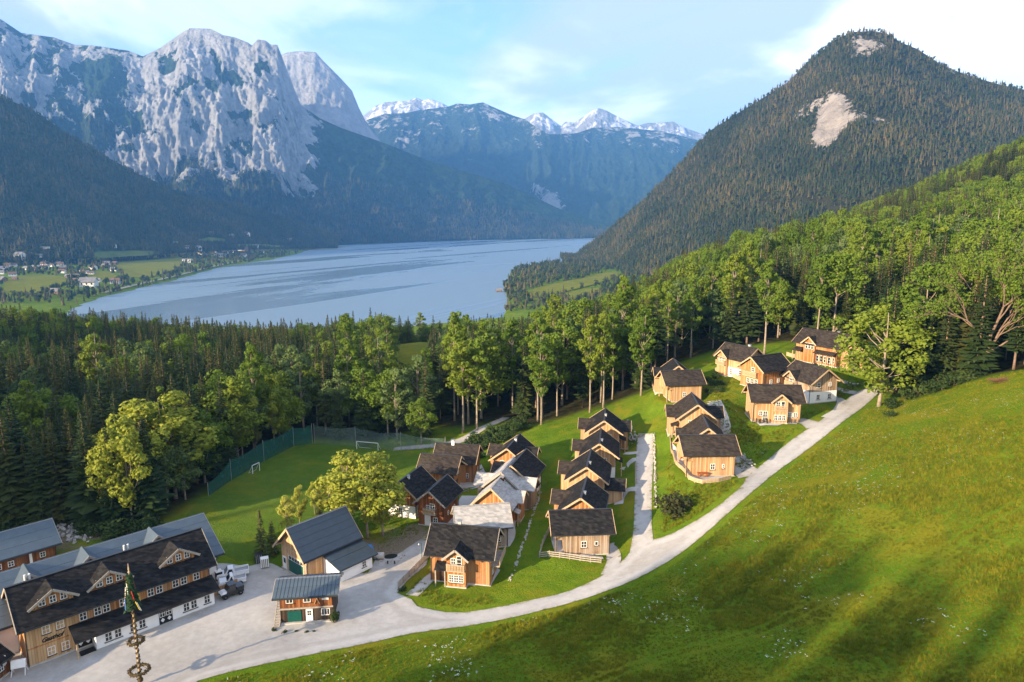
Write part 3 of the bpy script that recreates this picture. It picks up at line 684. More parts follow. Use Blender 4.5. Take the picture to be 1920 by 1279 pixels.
BUILD = []    # buildings placed so far: (object, footprint radius)
def house(label, loc, az, L=8.0, Wd=6.2, hw=4.6, pitch=36, oe=0.8, og=0.8, wall='wood_new', roof='slate', trim='beam', lower=None, lower_h=2.3,
          wins=(), doors=(), cross=(), porch=(), chim=(), balcony=(), cap='metal_dark', cat='chalet', name='chalet', group=None, pipes=True, plinth='concrete', recess=None, win_mat='white', vent=()):
    """ridge along local x; local -y is the 'F' side, +x the 'R' gable, -x the 'L' gable"""
    root = empty(name, loc, az); tag(root, label, cat, group)
    tan = math.tan(R(pitch)); hx, hy = L/2, Wd/2; zr = hw + hy*tan
    x0 = -hx + (recess or 0)                         # a corner left open under the roof
    w = MB(); pts = [(-hy, 0.10), (hy, 0.10), (hy, hw+.05), (0, zr+.06), (-hy, hw+.05)]
    if recess:
        prof_x(w, x0, hx, pts); prof_x(w, -hx, x0+.002, [(-hy, hw*.62), (hy, hw*.62), (hy, hw+.05), (0, zr+.06), (-hy, hw+.05)])
        pm = MB()
        pm.box(-hx, -hx+.22, -hy, -hy+.22, 0, hw*.62)
        link('post', pm.mesh('post', M[trim]), root)
        pm2 = MB(); pm2.box(-hx, -hx+.22, hy-.22, hy, 0, hw*.62); link('post', pm2.mesh('post', M[trim]), root)
    else: prof_x(w, -hx, hx, pts)
    for (side, c, cw, proj, czr, chw) in [k[:6] for k in cross]:
        s = -1 if side == 'F' else 1; ct = (czr-chw)/(cw/2)
        q = [(c-cw/2, 0.10), (c+cw/2, 0.10), (c+cw/2, chw+.05), (c, czr+.05), (c-cw/2, chw+.05)]
        y0, y1 = sorted((s*(hy+proj), s*(hy+min(proj, 0)-2.2))); prof_y(w, y0, y1, q)
    w.build('wall', M[wall], root)
    if lower:
        lw = MB(); lw.box(x0-.03, hx+.03, -hy-.03, hy+.03, 0.10, lower_h); lw.build('plaster_wall', M[lower], root)
    pb = MB(); pb.box(x0-.10, hx+.10, -hy-.10, hy+.10, -2.2, .16)
    for k in cross:
        if k[3] < 0: continue
        s = -1 if k[0] == 'F' else 1; y0, y1 = sorted((s*(hy+k[3]+.1), s*(hy-.2))); pb.box(k[1]-k[2]/2-.1, k[1]+k[2]/2+.1, y0, y1, -2.2, .165)
    pb.build('plinth', M[plinth], root)
    r = MB(); gable_roof(r, -hx-og, hx+og, hy+oe, zr, tan)
    rf = r.build('roof', M[roof], root)
    verge(root, M[trim], -hx-og-.03, hy+oe, zr, tan); verge(root, M[trim], hx+og+.03, hy+oe, zr, tan)
    for k in cross:
        side, c, cw, proj, czr, chw = k[:6]; s = -1 if side == 'F' else 1; ct = (czr-chw)/(cw/2)
        co = 0.55; cr_ = MB(); a0, a1 = sorted((s*(hy+proj+0.6), 0.0 if czr < zr-.1 else -s*.2))
        gable_roof(cr_, a0, a1, cw/2+co, czr, ct, 0.17, 'y', c); cr_.build('cross_roof', M[k[6] if len(k) > 6 else roof], root)
        verge(root, M[trim], s*(hy+proj+0.63), cw/2+co, czr, ct, 0.17, 'y', c)
    rc = MB(); rc.bar((-hx-og-.05, 0, zr+.25), (hx+og+.05, 0, zr+.25), .34, .07); link('ridge_cap', rc.mesh('ridge_cap', M[cap]), root)
    ye = hy+oe+.06; ze = zr-(hy+oe)*tan+.08
    for s in (-1, 1):
        g = MB(); g.bar((-hx-og, s*ye, ze), (hx+og, s*ye, ze), .14, .13); link('gutter', g.mesh('gutter', M['metal_dark']), root)
    # rafter ends and purlins that carry the overhangs
    pr = MB()
    for yy in (-hy+.12, 0, hy-.12):
        zz = zr - abs(yy)*tan - .16
        pr.bar((-hx-og+.05, yy, zz), (-hx+.1, yy, zz), .18, .22); pr.bar((hx-.1, yy, zz), (hx+og-.05, yy, zz), .18, .22)
    tag(link('purlin', pr.mesh('purlin', M[trim]), root), kind='stuff')
    if pipes:
        for sx, sy in ((1, -1), (-1, -1)):
            d = MB(); d.tube([(sx*(hx-.05), sy*(hy+oe), ze-.05), (sx*(hx-.05), sy*(hy+.12), ze-.75), (sx*(hx-.05), sy*(hy+.12), .1)], .055, 6); link('downpipe', d.mesh('downpipe', M['metal_dark']), root)
    for (side, u, z, ww, hh, *ex) in wins:
        e = .04 if lower and z < lower_h else 0
        add_window(root, side, u, z, ww, hh, (hx if side == 'R' or not recess else -x0)+e, hy+e, ex[0] if ex else (2, 2), win_mat)
    for k in cross:                                  # windows in the face of a cross gable
        side, c, cw, proj, czr, chw = k[:6]; s = -1 if side == 'F' else 1
        for (u, z, ww, hh, *ex) in (k[7] if len(k) > 7 else ()):
            add_window(root, side, 0, 0, ww, hh, 0, 0, ex[0] if ex else (2, 2), win_mat, y=(c+u, s*(hy+proj), z))
    for (side, u, z, ww, hh, mt, *ex) in doors: add_door(root, side, u, z, ww, hh, hx+(.04 if lower else 0), hy+(.04 if lower else 0), mt, bool(ex))
    for (side, u0, u1, dep, zt, rmat, posts) in porch:  # lean-to roof on posts
        s = -1 if side == 'F' else 1; pm = MB(); yb, yf = s*(hy-.05), s*(hy+dep); zf = zt - dep*0.42
        q = [(u0, yf, zf), (u1, yf, zf), (u1, yb, zt), (u0, yb, zt)]
        if s > 0: q = [q[1], q[0], q[3], q[2]]
        pm.hexa(q + [(a, b_, c_+.14) for a, b_, c_ in q]); pm.build('porch_roof', M[rmat], root)
        for k in range(posts):
            x = u0+.15 + (u1-u0-.3)*k/max(1, posts-1); pp = MB(); pp.box(x-.08, x+.08, min(yf-s*.3, yf-s*.14), max(yf-s*.3, yf-s*.14), 0, zf+.06); link('post', pp.mesh('post', M[trim]), root)
    for (x, y, hgt, sz, mt) in chim:
        zb = zr - abs(y)*tan; c = MB(); c.box(x-sz/2, x+sz/2, y-sz/2, y+sz/2, zb-.4, zb+hgt); ch = c.build('chimney', M[mt], root)
        k = MB(); k.box(x-sz*.7, x+sz*.7, y-sz*.7, y+sz*.7, zb+hgt+.10, zb+hgt+.18)
        for ax in (-1, 1): k.box(x+ax*sz*.4-.05, x+ax*sz*.4+.05, y-.06, y+.06, zb+hgt, zb+hgt+.10)
        k.build('chimney_cap', M['metal_grey'], ch)
    for (side, u0, u1, z, dep, yoff) in balcony:
        balc(root, side, u0, u1, z, dep, hx, hy, yoff, trim)
    BUILD.append((loc[0], loc[1], math.hypot(hx, hy)))
    return root
def balc(root, side, u0, u1, z, dep, hx, hy, yoff, trim):
    e = MB(); e.box(u0, u1, -dep, 0, z-.14, z); rl = MB()
    rl.box(u0, u1, -dep, -dep+.09, z+.92, z+1.02); rl.box(u0, u0+.09, -dep+.09, 0, z+.92, z+1.02); rl.box(u1-.09, u1, -dep+.09, 0, z+.92, z+1.02)
    loc = {'F': (0, -hy-yoff, 0), 'R': (hx+yoff, 0, 0), 'L': (-hx-yoff, 0, 0), 'B': (0, hy+yoff, 0)}[side]
    b = e.build('balcony', M[trim], root, loc=loc, rot=(0, 0, ROT[side])); rl.build('handrail', M[trim], b)
    n = max(3, int((u1-u0)/.22)); bm = _cache.setdefault('baluster', MB().box(-.07, .07, -.03, .03, 0, .94).mesh('baluster', M['beam']))
    for k in range(n): link('baluster', bm, b, (u0+.1+(u1-u0-.2)*k/(n-1), -dep+.045, z))
def spot(px, py, h, back=0.0):
    """foot of something whose top, h above its ground, is seen at (px, py)"""
    d = ray(px, py); t = np.arange(40, 420, 0.25); P = CAM[None] + t[:, None]*d[None]
    g = P[:, 2] - H0(P[:, 0], P[:, 1]) - h; k = int(np.argmax(g < 0)); return P[k]
HOUSES = []
def plan_ridge(key, p1, p2, L, Wd, hw, pitch, dz=0.0, az=None, sink=0.0, z=None):
    """house whose ridge is seen from p1 (left end) to p2 (right end)"""
    h = hw + Wd/2*math.tan(R(pitch)) + .22
    m = ((p1[0]+p2[0])/2, (p1[1]+p2[1])/2); c = spot(*m, h-sink)
    zr = c[2]; a = at_z(*p1, zr); b = at_z(*p2, zr)
    if az is None: az = math.atan2(b[1]-a[1], b[0]-a[0])
    else: az = R(az)
    PL[key] = ((c[0], c[1], zr-h), az, L, Wd, hw, pitch, float(np.hypot(*(b-a)[:2])))
    PADS.append((c[0], c[1], max(L, Wd)*.5+1.2, zr-h))
def plan_peak(key, pk, azd, L, Wd, hw, pitch, sink=0.0, og=.8):
    """house whose front gable peak is seen at pk and whose ridge runs back azd degrees to the right of straight ahead"""
    h = hw + Wd/2*math.tan(R(pitch)) + .22; e = np.array((math.sin(R(azd)), math.cos(R(azd))))
    d = ray(*pk); t = np.arange(40, 420, 0.25); P = CAM[None] + t[:, None]*d[None]; Cn = P[:, :2] + e[None]*(L/2+og)
    g = P[:, 2] - H0(Cn[:, 0], Cn[:, 1]) - (h-sink); k = int(np.argmax(g < 0)); c = Cn[k]; zb = P[k, 2]-h
    PL[key] = ((c[0], c[1], zb), math.atan2(e[1], e[0]), L, Wd, hw, pitch, 0)
    PADS.append((c[0], c[1], max(L, Wd)*.5+1.0, zb))
PL = {}; DIRT = []
plan_ridge('a1', (809,980), (935,990), 9.2, 6.6, 5.0, 38)
plan_ridge('a2', (857,950), (948,943), 8.0, 5.6, 4.2, 37)
plan_peak('a3', (920,916), 16, 7.0, 6.4, 4.2, 42)
plan_peak('a4', (939,886), 16, 7.0, 7.0, 4.6, 40)
plan_peak('a5', (958,873), 18, 8.5, 6.4, 4.8, 38)
plan_peak('a6', (950,841), 16, 8.5, 6.2, 4.4, 37)
plan_ridge('a7', (793,850), (861,855), 7.2, 5.6, 4.6, 36)
plan_ridge('a8', (822,830), (895,834), 8.0, 6.4, 4.8, 36)
plan_peak('a9', (748,903), 20, 7.2, 5.6, 4.8, 40)
plan_peak('a10', (803,921), 18, 7.0, 4.8, 4.8, 40)
plan_ridge('b1', (1036,957), (1140,954), 8.6, 5.4, 4.3, 36)
plan_peak('b2', (1089,934), 12, 8.0, 6.2, 4.6, 36)
plan_peak('b3', (1100,876), 11, 8.4, 6.4, 4.7, 36)
plan_peak('b4', (1124,832), 9, 8.4, 6.2, 4.7, 36)
plan_peak('b5', (1133,789), 9, 8.4, 6.4, 4.7, 36)
plan_ridge('c1', (1279,816), (1372,815), 8.8, 5.6, 4.6, 36)
plan_peak('c2', (1329,803), 8, 8.0, 6.0, 4.6, 38)
plan_peak('c3', (1309,759), 7, 8.4, 6.6, 4.6, 38)
plan_ridge('c4', (1243,695), (1310,693), 8.2, 5.6, 4.6, 36)
plan_peak('c5', (1273,686), 5, 7.5, 6.0, 4.8, 38)
plan_ridge('d1', (1406,720), (1497,722), 9.6, 6.2, 4.9, 36)
plan_ridge('d2', (1496,676), (1548,691), 8.6, 7.0, 5.0, 36)
plan_peak('d3', (1407,669), 62, 8.6, 6.6, 4.8, 36)
plan_ridge('d4', (1365,642), (1415,652), 8.6, 6.6, 5.0, 36)
plan_ridge('d5', (1512,615), (1587,626), 11.5, 7.6, 5.2, 35)
plan_peak('d6', (1601,642), 20, 6.0, 5.4, 4.6, 36)

BIG = {'gasthof': ((-54.1,85.6,86.0), 45, 22.0, 8.2), 'rear_wing': ((-59.2,90.6,85.6), 45, 28.0, 12.6), 'stable': ((-81.6,100.5,85.0), 47, 14.0, 7.6),
       'barn': ((-30.9,101.5,85.5), 50, 9.0, 6.8), 'shed': ((-28.0,86.6,86.0), 7, 7.0, 4.4), 'hut': ((-63.6,70.4,86.1), 81, 8.0, 5.0)}
for k_, (c_, a_, l_, w_) in BIG.items():
    for i_ in (-1, 0, 1):
        PADS.append((c_[0]+math.cos(R(a_))*l_*.33*i_, c_[1]+math.sin(R(a_))*l_*.33*i_, w_*.75+1, c_[2]))
GX = axis(-760, 900, -100, 125, 1.25, 1.07); GY = axis(-420, 940, 48, 250, 1.25, 1.05)
def terrain():
    x, y = np.meshgrid(GX, GY); z = H(x, y)
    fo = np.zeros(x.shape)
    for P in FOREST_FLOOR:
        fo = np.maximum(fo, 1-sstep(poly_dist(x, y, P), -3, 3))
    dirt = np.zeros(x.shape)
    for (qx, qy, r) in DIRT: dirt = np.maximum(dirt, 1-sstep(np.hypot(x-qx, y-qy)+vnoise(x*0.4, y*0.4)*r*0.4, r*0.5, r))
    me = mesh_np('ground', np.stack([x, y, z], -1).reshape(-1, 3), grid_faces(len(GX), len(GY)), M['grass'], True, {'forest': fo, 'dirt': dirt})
    o = link('ground', me); tag(o, kind='structure'); return o
# forest floor outlines (world x, y), where trees stand
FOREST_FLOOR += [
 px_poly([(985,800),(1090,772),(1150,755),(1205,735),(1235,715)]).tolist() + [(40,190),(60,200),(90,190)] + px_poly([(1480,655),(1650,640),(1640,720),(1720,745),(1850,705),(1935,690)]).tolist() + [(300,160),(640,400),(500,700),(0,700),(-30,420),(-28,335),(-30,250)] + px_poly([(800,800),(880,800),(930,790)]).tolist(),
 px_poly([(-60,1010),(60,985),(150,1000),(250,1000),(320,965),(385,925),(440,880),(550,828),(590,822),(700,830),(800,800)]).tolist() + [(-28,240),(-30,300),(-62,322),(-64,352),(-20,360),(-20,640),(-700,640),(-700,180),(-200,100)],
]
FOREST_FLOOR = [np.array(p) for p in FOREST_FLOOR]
for px_, py_, r_ in ((135, 1003, 7), (760, 1015, 6), (730, 1030, 6), (780, 1000, 4)):
    g_ = ground(px_, py_); DIRT.append((g_.x, g_.y, r_))
terrain()

# ---------------------------------------------------------------- roads, yard, paths
def sheet(name, poly, mat, off, step=1.5, thick=0.0):
    P = [Vector((float(a), float(b))) for a, b in poly]; A = np.array([(p.x, p.y) for p in P])
    # finer outline
    Q = []
    for i in range(len(A)):
        a, b = A[i], A[(i+1) % len(A)]; n = max(1, int(np.hypot(*(b-a))/step))
        for k in range(n): Q.append(a + (b-a)*k/n)
    Q = np.array(Q); n = len(Q)
    gx, gy = np.meshgrid(np.arange(A[:, 0].min(), A[:, 0].max(), step), np.arange(A[:, 1].min(), A[:, 1].max(), step))
    ins = poly_dist(gx, gy, A) < -step*0.5; G = np.stack([gx[ins], gy[ins]], 1)
    pts = [Vector((float(a), float(b))) for a, b in np.concatenate([Q, G])]
    vo, _, fo, *_ = delaunay_2d_cdt(pts, [(i, (i+1) % n) for i in range(n)], [], 1, 1e-4)
    V = np.array([(v.x, v.y) for v in vo]); z = H(V[:, 0], V[:, 1]) + off
    ed = -poly_dist(V[:, 0], V[:, 1], Q)
    for g_ in GRAVEL: ed = np.maximum(ed, -poly_dist(V[:, 0], V[:, 1], g_))
    me = mesh_np(name, np.column_stack([V, z]), [tuple(f) for f in fo], mat, True, {'forest': z*0, 'dirt': z*0, 'edge': ed})
    o = link(name, me); tag(o, kind='structure'); return o
GRAVEL = []
def smooth_poly(P, it=2):
    P = np.array(P, float)
    for _ in range(it):
        N = np.roll(P, -1, 0); P = np.stack([P*.75+N*.25, P*.25+N*.75], 1).reshape(-1, 2)
    return P
def ribbon(pts, w):
    """outline of a path of width w along world points"""
    P = np.array(pts, float)
    for _ in range(2):
        N = np.stack([P[:-1]*.75+P[1:]*.25, P[:-1]*.25+P[1:]*.75], 1).reshape(-1, 2); P = np.concatenate([P[:1], N, P[-1:]])
    T = np.gradient(P, axis=0); T /= np.linalg.norm(T, axis=1, keepdims=True)+1e-9; Nn = np.stack([-T[:, 1], T[:, 0]], 1)
    w = np.interp(np.linspace(0, 1, len(P)), np.linspace(0, 1, len(w)), w) if isinstance(w, (list, tuple)) else np.full(len(P), w)
    return np.concatenate([P + Nn*w[:, None]/2, (P - Nn*w[:, None]/2)[::-1]])
ROADPX = [(560,1228),(700,1203),(800,1184),(900,1171),(1000,1149),(1080,1128),(1150,1105),(1210,1078),(1270,1043),(1330,995),(1380,950),(1412,922),(1452,887),(1502,853),(1560,808),(1608,772),(1632,752),(1650,735),(1645,722),(1620,729),(1600,738),(1570,766),(1540,789),(1505,811),(1470,836),(1432,869),(1400,893),(1392,914),(1342,955),(1290,986),(1250,1006),(1215,1015),(1185,1032),(1165,1055),(1135,1077),(1110,1091),(1060,1112),(1000,1125),(930,1141),(850,1151),(805,1143),(770,1135),(690,1150),(600,1190)]
LANEPX = [(1226,1022),(1222,985),(1222,940),(1223,900),(1225,860),(1226,813),(1197,813),(1194,832),(1192,880),(1190,940),(1188,990),(1184,1020),(1178,1050)]
yard = px_poly([(300,1330),(372,1277),(450,1256),(560,1233),(700,1205),(760,1190),(800,1160),(772,1125),(745,1112),(765,1088),(800,1062),(806,1030),(803,1000),(788,1012),(745,1040),(705,1050),(690,1075),(560,1080),(500,1056),(462,1066),(430,1062),(395,1062),(-120,1080),(-500,1200),(-300,1400)])
road = px_poly(ROADPX); LANE_ = px_poly(LANEPX); GRAVEL += [yard, smooth_poly(road, 1), LANE_]
sheet('gravel_yard', yard, M['gravel'], 0.07)
sheet('main_road', smooth_poly(road, 1), M['gravel'], 0.078)
lane = LANE_
sheet('village_lane', lane, M['gravel'], 0.085)
def path(name, pts, w, mat='slab', off=0.09): return sheet(name, ribbon(px_poly(pts), w), M[mat], off, 0.8)
path('footpath', [(1140,1078),(1152,1055),(1150,1030),(1142,1012)], 2.2, 'gravel')
path('footpath', [(1196,917),(1175,918),(1163,932),(1160,946)], 1.6)
path('footpath', [(1196,862),(1178,862),(1168,872)], 1.4)
path('footpath', [(1196,849),(1180,851),(1170,850)], 1.2)
path('footpath', [(1410,893),(1392,878),(1376,860),(1366,850)], [5, 4, 3], 'gravel')
path('footpath', [(1350,822),(1357,800),(1348,772),(1338,752)], 3.2)
path('footpath', [(1530,800),(1512,792),(1495,786)], [4.5, 3], 'gravel')
path('footpath', [(1550,784),(1572,772),(1582,760),(1575,750),(1562,745)], 2.4)
path('footpath', [(1605,737),(1580,733),(1562,728)], 2.6, 'gravel')
path('footpath', [(772,1118),(800,1092),(820,1078)], 2.0, 'gravel')
path('footpath', [(822,984),(850,962),(872,950),(885,930)], 4.2)
path('footpath', [(868,912),(878,905),(900,904),(915,898)], [5, 7, 3])
path('footpath', [(946,1020),(958,1000),(955,985),(965,960)], 1.8)
path('footpath', [(905,893),(905,882),(897,872)], 1.4)
path('forest_trail', [(738,842),(790,838),(845,833),(880,820),(898,806),(925,794),(950,783)], [2.5, 3.4, 3.2, 2.6], 'gravel')
pitch = px_poly([(372,938),(440,890),(520,851),(560,836),(600,832),(700,841),(785,849),(790,868),(748,903),(735,960),(620,985),(530,1000),(490,1055),(430,1058),(330,992)])
sheet('football_pitch', smooth_poly(pitch, 1), M['pitch'], 0.05)

# ---------------------------------------------------------------- the chalets
def put(key, label, **kw):
    c, az, L, Wd, hw, p, _ = PL[key]
    return house(label, c, az, L, Wd, hw, p, group='timber holiday chalets', **kw)
W2 = [('F', -1.4, 1.0, .9, 1.1), ('F', 1.4, 1.0, .9, 1.1)]
gab = lambda z1=3.0, z0=0.9: [('L', -1.2, z1, .9, 1.05), ('L', 1.2, z1, .9, 1.05), ('L', -1.5, z0, .9, 1.1), ('L', 1.5, z0, .9, 1.1)]
put('a1', 'large orange board chalet with dark roof beside the driveway, balcony bay in front', wall='wood_orange', trim='beam_grey',
    cross=[('F', -.3, 2.9, 1.3, 6.1, 4.9, 'slate', [(-.75, .8, .75, 1.25, (2, 3)), (0, .8, .75, 1.25, (2, 3)), (.75, .8, .75, 1.25, (2, 3)), (-.4, 3.7, .75, 1.0), (.5, 3.4, .8, 1.7, (1, 3))])],
    wins=[('F', -3.3, 2.4, .55, .7, (1, 1)), ('R', 0, 3.6, .9, 1.1), ('R', -1.5, 1.0, .9, 1.1), ('R', 1.5, 1.0, .9, 1.1)], balcony=[('R', -2.6, 2.6, 2.9, 1.3, 0), ('F', -1.7, 1.1, 2.9, .55, 1.3)],
    porch=[('F', -3.6, -1.85, 1.6, 3.3, 'slate', 2)], doors=[('F', -2.6, .16, 1.0, 2.0, 'beam_dark')], chim=[(-.9, .3, .9, .5, 'concrete')])
put('a2', 'grey shingled block chalet standing crosswise behind the large orange chalet', wall='wood_grey', roof='shingle', trim='beam_grey', cap='shingle', wins=[('R', 0, 2.6, .8, 1.0), ('F', 2.4, 1.0, .8, 1.0)], doors=[('R', -1.2, .16, .95, 2.0, 'beam_dark')])
put('a3', 'silver shingled chalet with an orange gable, the nearer of the two silver gables', wall='wood_orange', roof='shingle', trim='beam', cap='shingle', wins=gab(), cross=[('F', .8, 2.8, 1.2, 5.2, 4.1, 'shingle')], chim=[(1.2, -.5, .7, .5, 'beam_dark')], porch=[('F', -2.8, -1.2, 1.5, 3.0, 'shingle', 2)])
put('a4', 'silver shingled chalet with two side wings, the farther of the two silver gables', wall='wood_grey', roof='shingle', trim='beam_grey', cap='shingle', wins=gab(), cross=[('F', -.4, 3.2, 1.8, 5.7, 4.4, 'shingle'), ('B', -.4, 3.2, 1.8, 5.7, 4.4, 'shingle')])
put('a5', 'dark roofed chalet with white plaster base, wing on its left, just behind the silver roofs', wall='wood_orange', lower='plaster', wins=[('L', -.9, 3.1, .9, 1.05), ('L', .9, 3.1, .9, 1.05), ('L', 1.4, .9, .9, 1.0)], cross=[('B', .6, 3.2, 1.6, 5.7, 4.5, 'slate_brown')], porch=[('F', -3.4, -.8, 1.5, 3.6, 'slate', 2)], doors=[('F', -2.2, .16, 1.0, 2.0, 'white')])
put('a6', 'farthest dark roofed chalet of the lower cluster, wings on both sides and a white pipe', wall='wood_orange', wins=gab(), cross=[('B', .4, 3.2, 1.6, 5.6, 4.3, 'slate_brown'), ('F', .8, 3.2, 1.6, 5.6, 4.3)], chim=[(.6, -.3, .7, .45, 'white')])
put('a7', 'brown roofed orange chalet turned crosswise, nearer of the two by the pitch', wall='wood_orange', roof='slate_brown', wins=[('F', 0.6, .9, .8, 1.1), ('R', 0, 3.0, .8, 1.0)], porch=[('F', 2.2, 3.6, 1.4, 2.9, 'slate', 2)], doors=[('R', -1.2, .16, 1.0, 2.0, 'beam_dark')])
put('a8', 'brown roofed chalet with a pale chimney, farther of the two by the pitch', wall='wood_orange', roof='slate_brown', wins=[('R', 0, 3.4, .9, 1.0), ('R', 1.2, 1.0, .9, 1.0), ('F', 2.6, 1.0, .8, 1.1)], chim=[(-1, -.1, 1.0, .6, 'plaster')], cross=[('F', .8, 3.4, .5, 5.6, 4.6, 'slate')])
put('a9', 'chalet with white plaster base and orange gable next to the tall yellow trees', wall='wood_orange', lower='plaster', lower_h=2.5, wins=[('L', .3, 3.1, .7, 1.0), ('L', -.5, .8, 1.2, 1.1, (3, 2)), ('F', -2.4, .8, .8, 1.2)], chim=[(-1.5, -.4, .6, .4, 'white')], porch=[('F', 0.6, 3.2, 1.2, 2.9, 'slate', 2)])
put('a10', 'narrow red brown chalet with balcony, beside the white based chalet', wall='wood_rust', trim='beam_grey', wins=[('L', -.5, 3.0, .75, 1.0), ('L', .35, 2.9, .9, 1.5, (2, 3)), ('L', .9, .7, .9, 1.1), ('F', -1.2, 1.6, .6, .8, (1, 2)), ('F', 1.6, 1.6, .6, .8, (1, 2))], balcony=[('L', -1.2, 1.2, 2.6, .8, 0)], doors=[('L', -.6, .16, 1.0, 2.0, 'white')])
put('b1', 'weathered chalet turned crosswise in a fenced lawn, foremost of the middle row', wall='wood_grey', recess=1.5, wins=[('F', .2, 1.3, .9, 1.1), ('F', 2.2, 1.6, .55, .7, (1, 1))], porch=[], trim='beam')
put('b2', 'middle row chalet showing only its gable top behind the crosswise chalet', wall='wood_orange', wins=gab(), cross=[('B', 1.0, 3.4, 1.9, 5.7, 4.4, 'slate_brown')], chim=[(-2.2, -.4, .5, .35, 'white')])
put('b3', 'middle row chalet with a low flat annex on its right and a brown roofed wing', wall='wood_new', wins=gab(), cross=[('B', 1.0, 3.4, 1.9, 5.8, 4.5, 'slate_brown'), ('F', -2.2, 3.2, 3.2, 4.3, 3.2, 'slate', [(-.6, 1.0, .6, 1.0), (.1, 1.0, .6, 1.0), (.8, 1.0, .6, 1.0)])], chim=[(-2.4, -.4, .5, .35, 'white')])
put('b4', 'middle row chalet with a white plastered corner, second from the top', wall='wood_new', lower='plaster', lower_h=2.2, wins=[('L', 1.0, 3.0, .9, 1.05), ('L', 1.5, .8, .9, 1.1)], cross=[('B', 1.0, 3.4, 1.9, 5.7, 4.5, 'slate_brown')], porch=[('F', -3.6, -1.0, 1.5, 3.6, 'slate', 3)], chim=[(-2.4, -.4, .5, .35, 'white')], doors=[('F', -2.2, .16, 1.0, 2.0, 'white')])
put('b5', 'top chalet of the middle row, wings both sides, beside the stone heap', wall='wood_new', wins=gab(), cross=[('B', .6, 3.4, 1.9, 5.8, 4.5, 'slate_brown'), ('F', .2, 3.4, 1.9, 5.8, 4.5)], porch=[('F', -3.8, -1.6, 1.5, 3.2, 'slate', 3)], chim=[(-1.0, -.2, .6, .4, 'white')])
put('c1', 'pale board chalet above the curved terrace fence, turned crosswise to the lane', wall='wood_new', roof='slate_brown', recess=1.3, wins=[('F', .4, 1.3, .85, 1.1), ('F', 2.3, 1.5, .4, .8, (1, 2))])
put('c2', 'chalet whose pale gable tip peeks over the crosswise terrace chalet', wall='wood_new', roof='slate_brown', wins=gab(), cross=[('B', -.6, 3.6, 2.0, 5.6, 4.3, 'slate_brown')])
put('c3', 'pale chalet with a wing on both sides and a row of windows in its gable', wall='wood_new', roof='slate_brown', wins=[('L', -1.3, 2.9, .7, 1.05), ('L', -.2, 2.9, .7, 1.05), ('L', .6, 2.9, .7, 1.05), ('L', 1.4, 2.9, .7, 1.05), ('L', -1.5, .9, .9, 1.1)], cross=[('B', .0, 3.6, 1.9, 5.7, 4.3), ('F', .3, 3.6, 1.9, 5.7, 4.3, 'slate')], porch=[('B', -4.0, -2.0, 1.6, 3.0, 'slate_brown', 2)])
put('c4', 'pale chalet with a fenced balcony terrace at the edge of the dark forest', wall='wood_new', roof='slate_brown', wins=[('F', 0, 1.2, .8, 1.1), ('F', 1.7, 1.4, .5, .8, (1, 2)), ('L', 0, 3.2, .8, 1.0)], recess=1.2)
put('c5', 'hindmost chalet of the terrace row, half hidden, right against the forest', wall='wood_new', roof='slate', wins=gab(), cross=[('B', 0, 3.4, 1.8, 5.8, 4.6, 'slate')])
put('d1', 'pale chalet with a balcony bay and iron railing above the steep green bank', wall='wood_new', roof='slate_brown',
    cross=[('F', .4, 3.0, 1.0, 6.2, 4.9, 'slate_brown', [(-.8, .7, .75, 1.2), (0, .7, .75, 1.2), (.8, .7, .75, 1.2), (-.5, 3.5, .9, 1.2), (.5, 3.3, .8, 1.5, (1, 2))])], balcony=[('F', -1.0, 1.8, 2.9, .5, 1.0)],
    wins=[('F', -3.2, 1.4, .8, 1.0), ('F', -2.3, .4, .9, 2.0, (2, 3)), ('F', 2.7, 1.2, 1.0, 1.0, (3, 2)), ('F', 3.8, 1.2, .8, 1.0)])
put('d2', 'chalet with white plaster ground floor and timber gable at the road bend', wall='wood_grey', roof='slate_brown', lower='plaster', lower_h=2.6, og=1.1, trim='beam',
    cross=[('F', -1.2, 3.0, .8, 6.2, 5.0, 'slate', [(0, 3.4, 1.0, 1.3)])], wins=[('R', -1.4, 3.4, .9, 1.2), ('R', 1.6, 3.6, .7, 1.0), ('R', -1.4, .8, .9, 1.15), ('R', 1.6, .8, .9, 1.15), ('F', 2.2, .5, 1.1, 1.8, (2, 3))], balcony=[('F', -2.6, .2, 2.9, .7, .8)])
put('d3', 'chalet with balcony gable facing left and dark roof above the terrace bank', wall='wood_orange', roof='slate', wins=[('L', .3, 3.8, 1.0, 1.1), ('L', -1.0, 1.0, .9, 1.2), ('L', .2, 1.0, .9, 1.2), ('L', 1.4, 1.0, .9, 1.2), ('F', -1.6, 1.2, .8, 1.1), ('F', .8, 1.3, .7, 1.0)], balcony=[('L', -2.0, 2.0, 2.9, .9, 0)])
put('d4', 'chalet with white wall panels and balcony dormer, leftmost of the upper group', wall='wood_new', roof='slate_brown', lower='plaster', lower_h=2.4,
    cross=[('F', -2.2, 3.0, .8, 6.3, 5.0, 'slate', [(-.4, 3.4, .8, 1.2), (.5, 3.4, .8, 1.2)])], balcony=[('F', -3.6, -.8, 2.9, .7, .8)], wins=[('F', -3.4, .8, .8, 1.0), ('F', -1.0, .6, .8, 1.5, (2, 3)), ('F', .2, .6, .8, 1.5, (2, 3)), ('F', 3.0, .6, .9, 1.6, (2, 3))], chim=[(2.2, .4, .8, .5, 'plaster')])
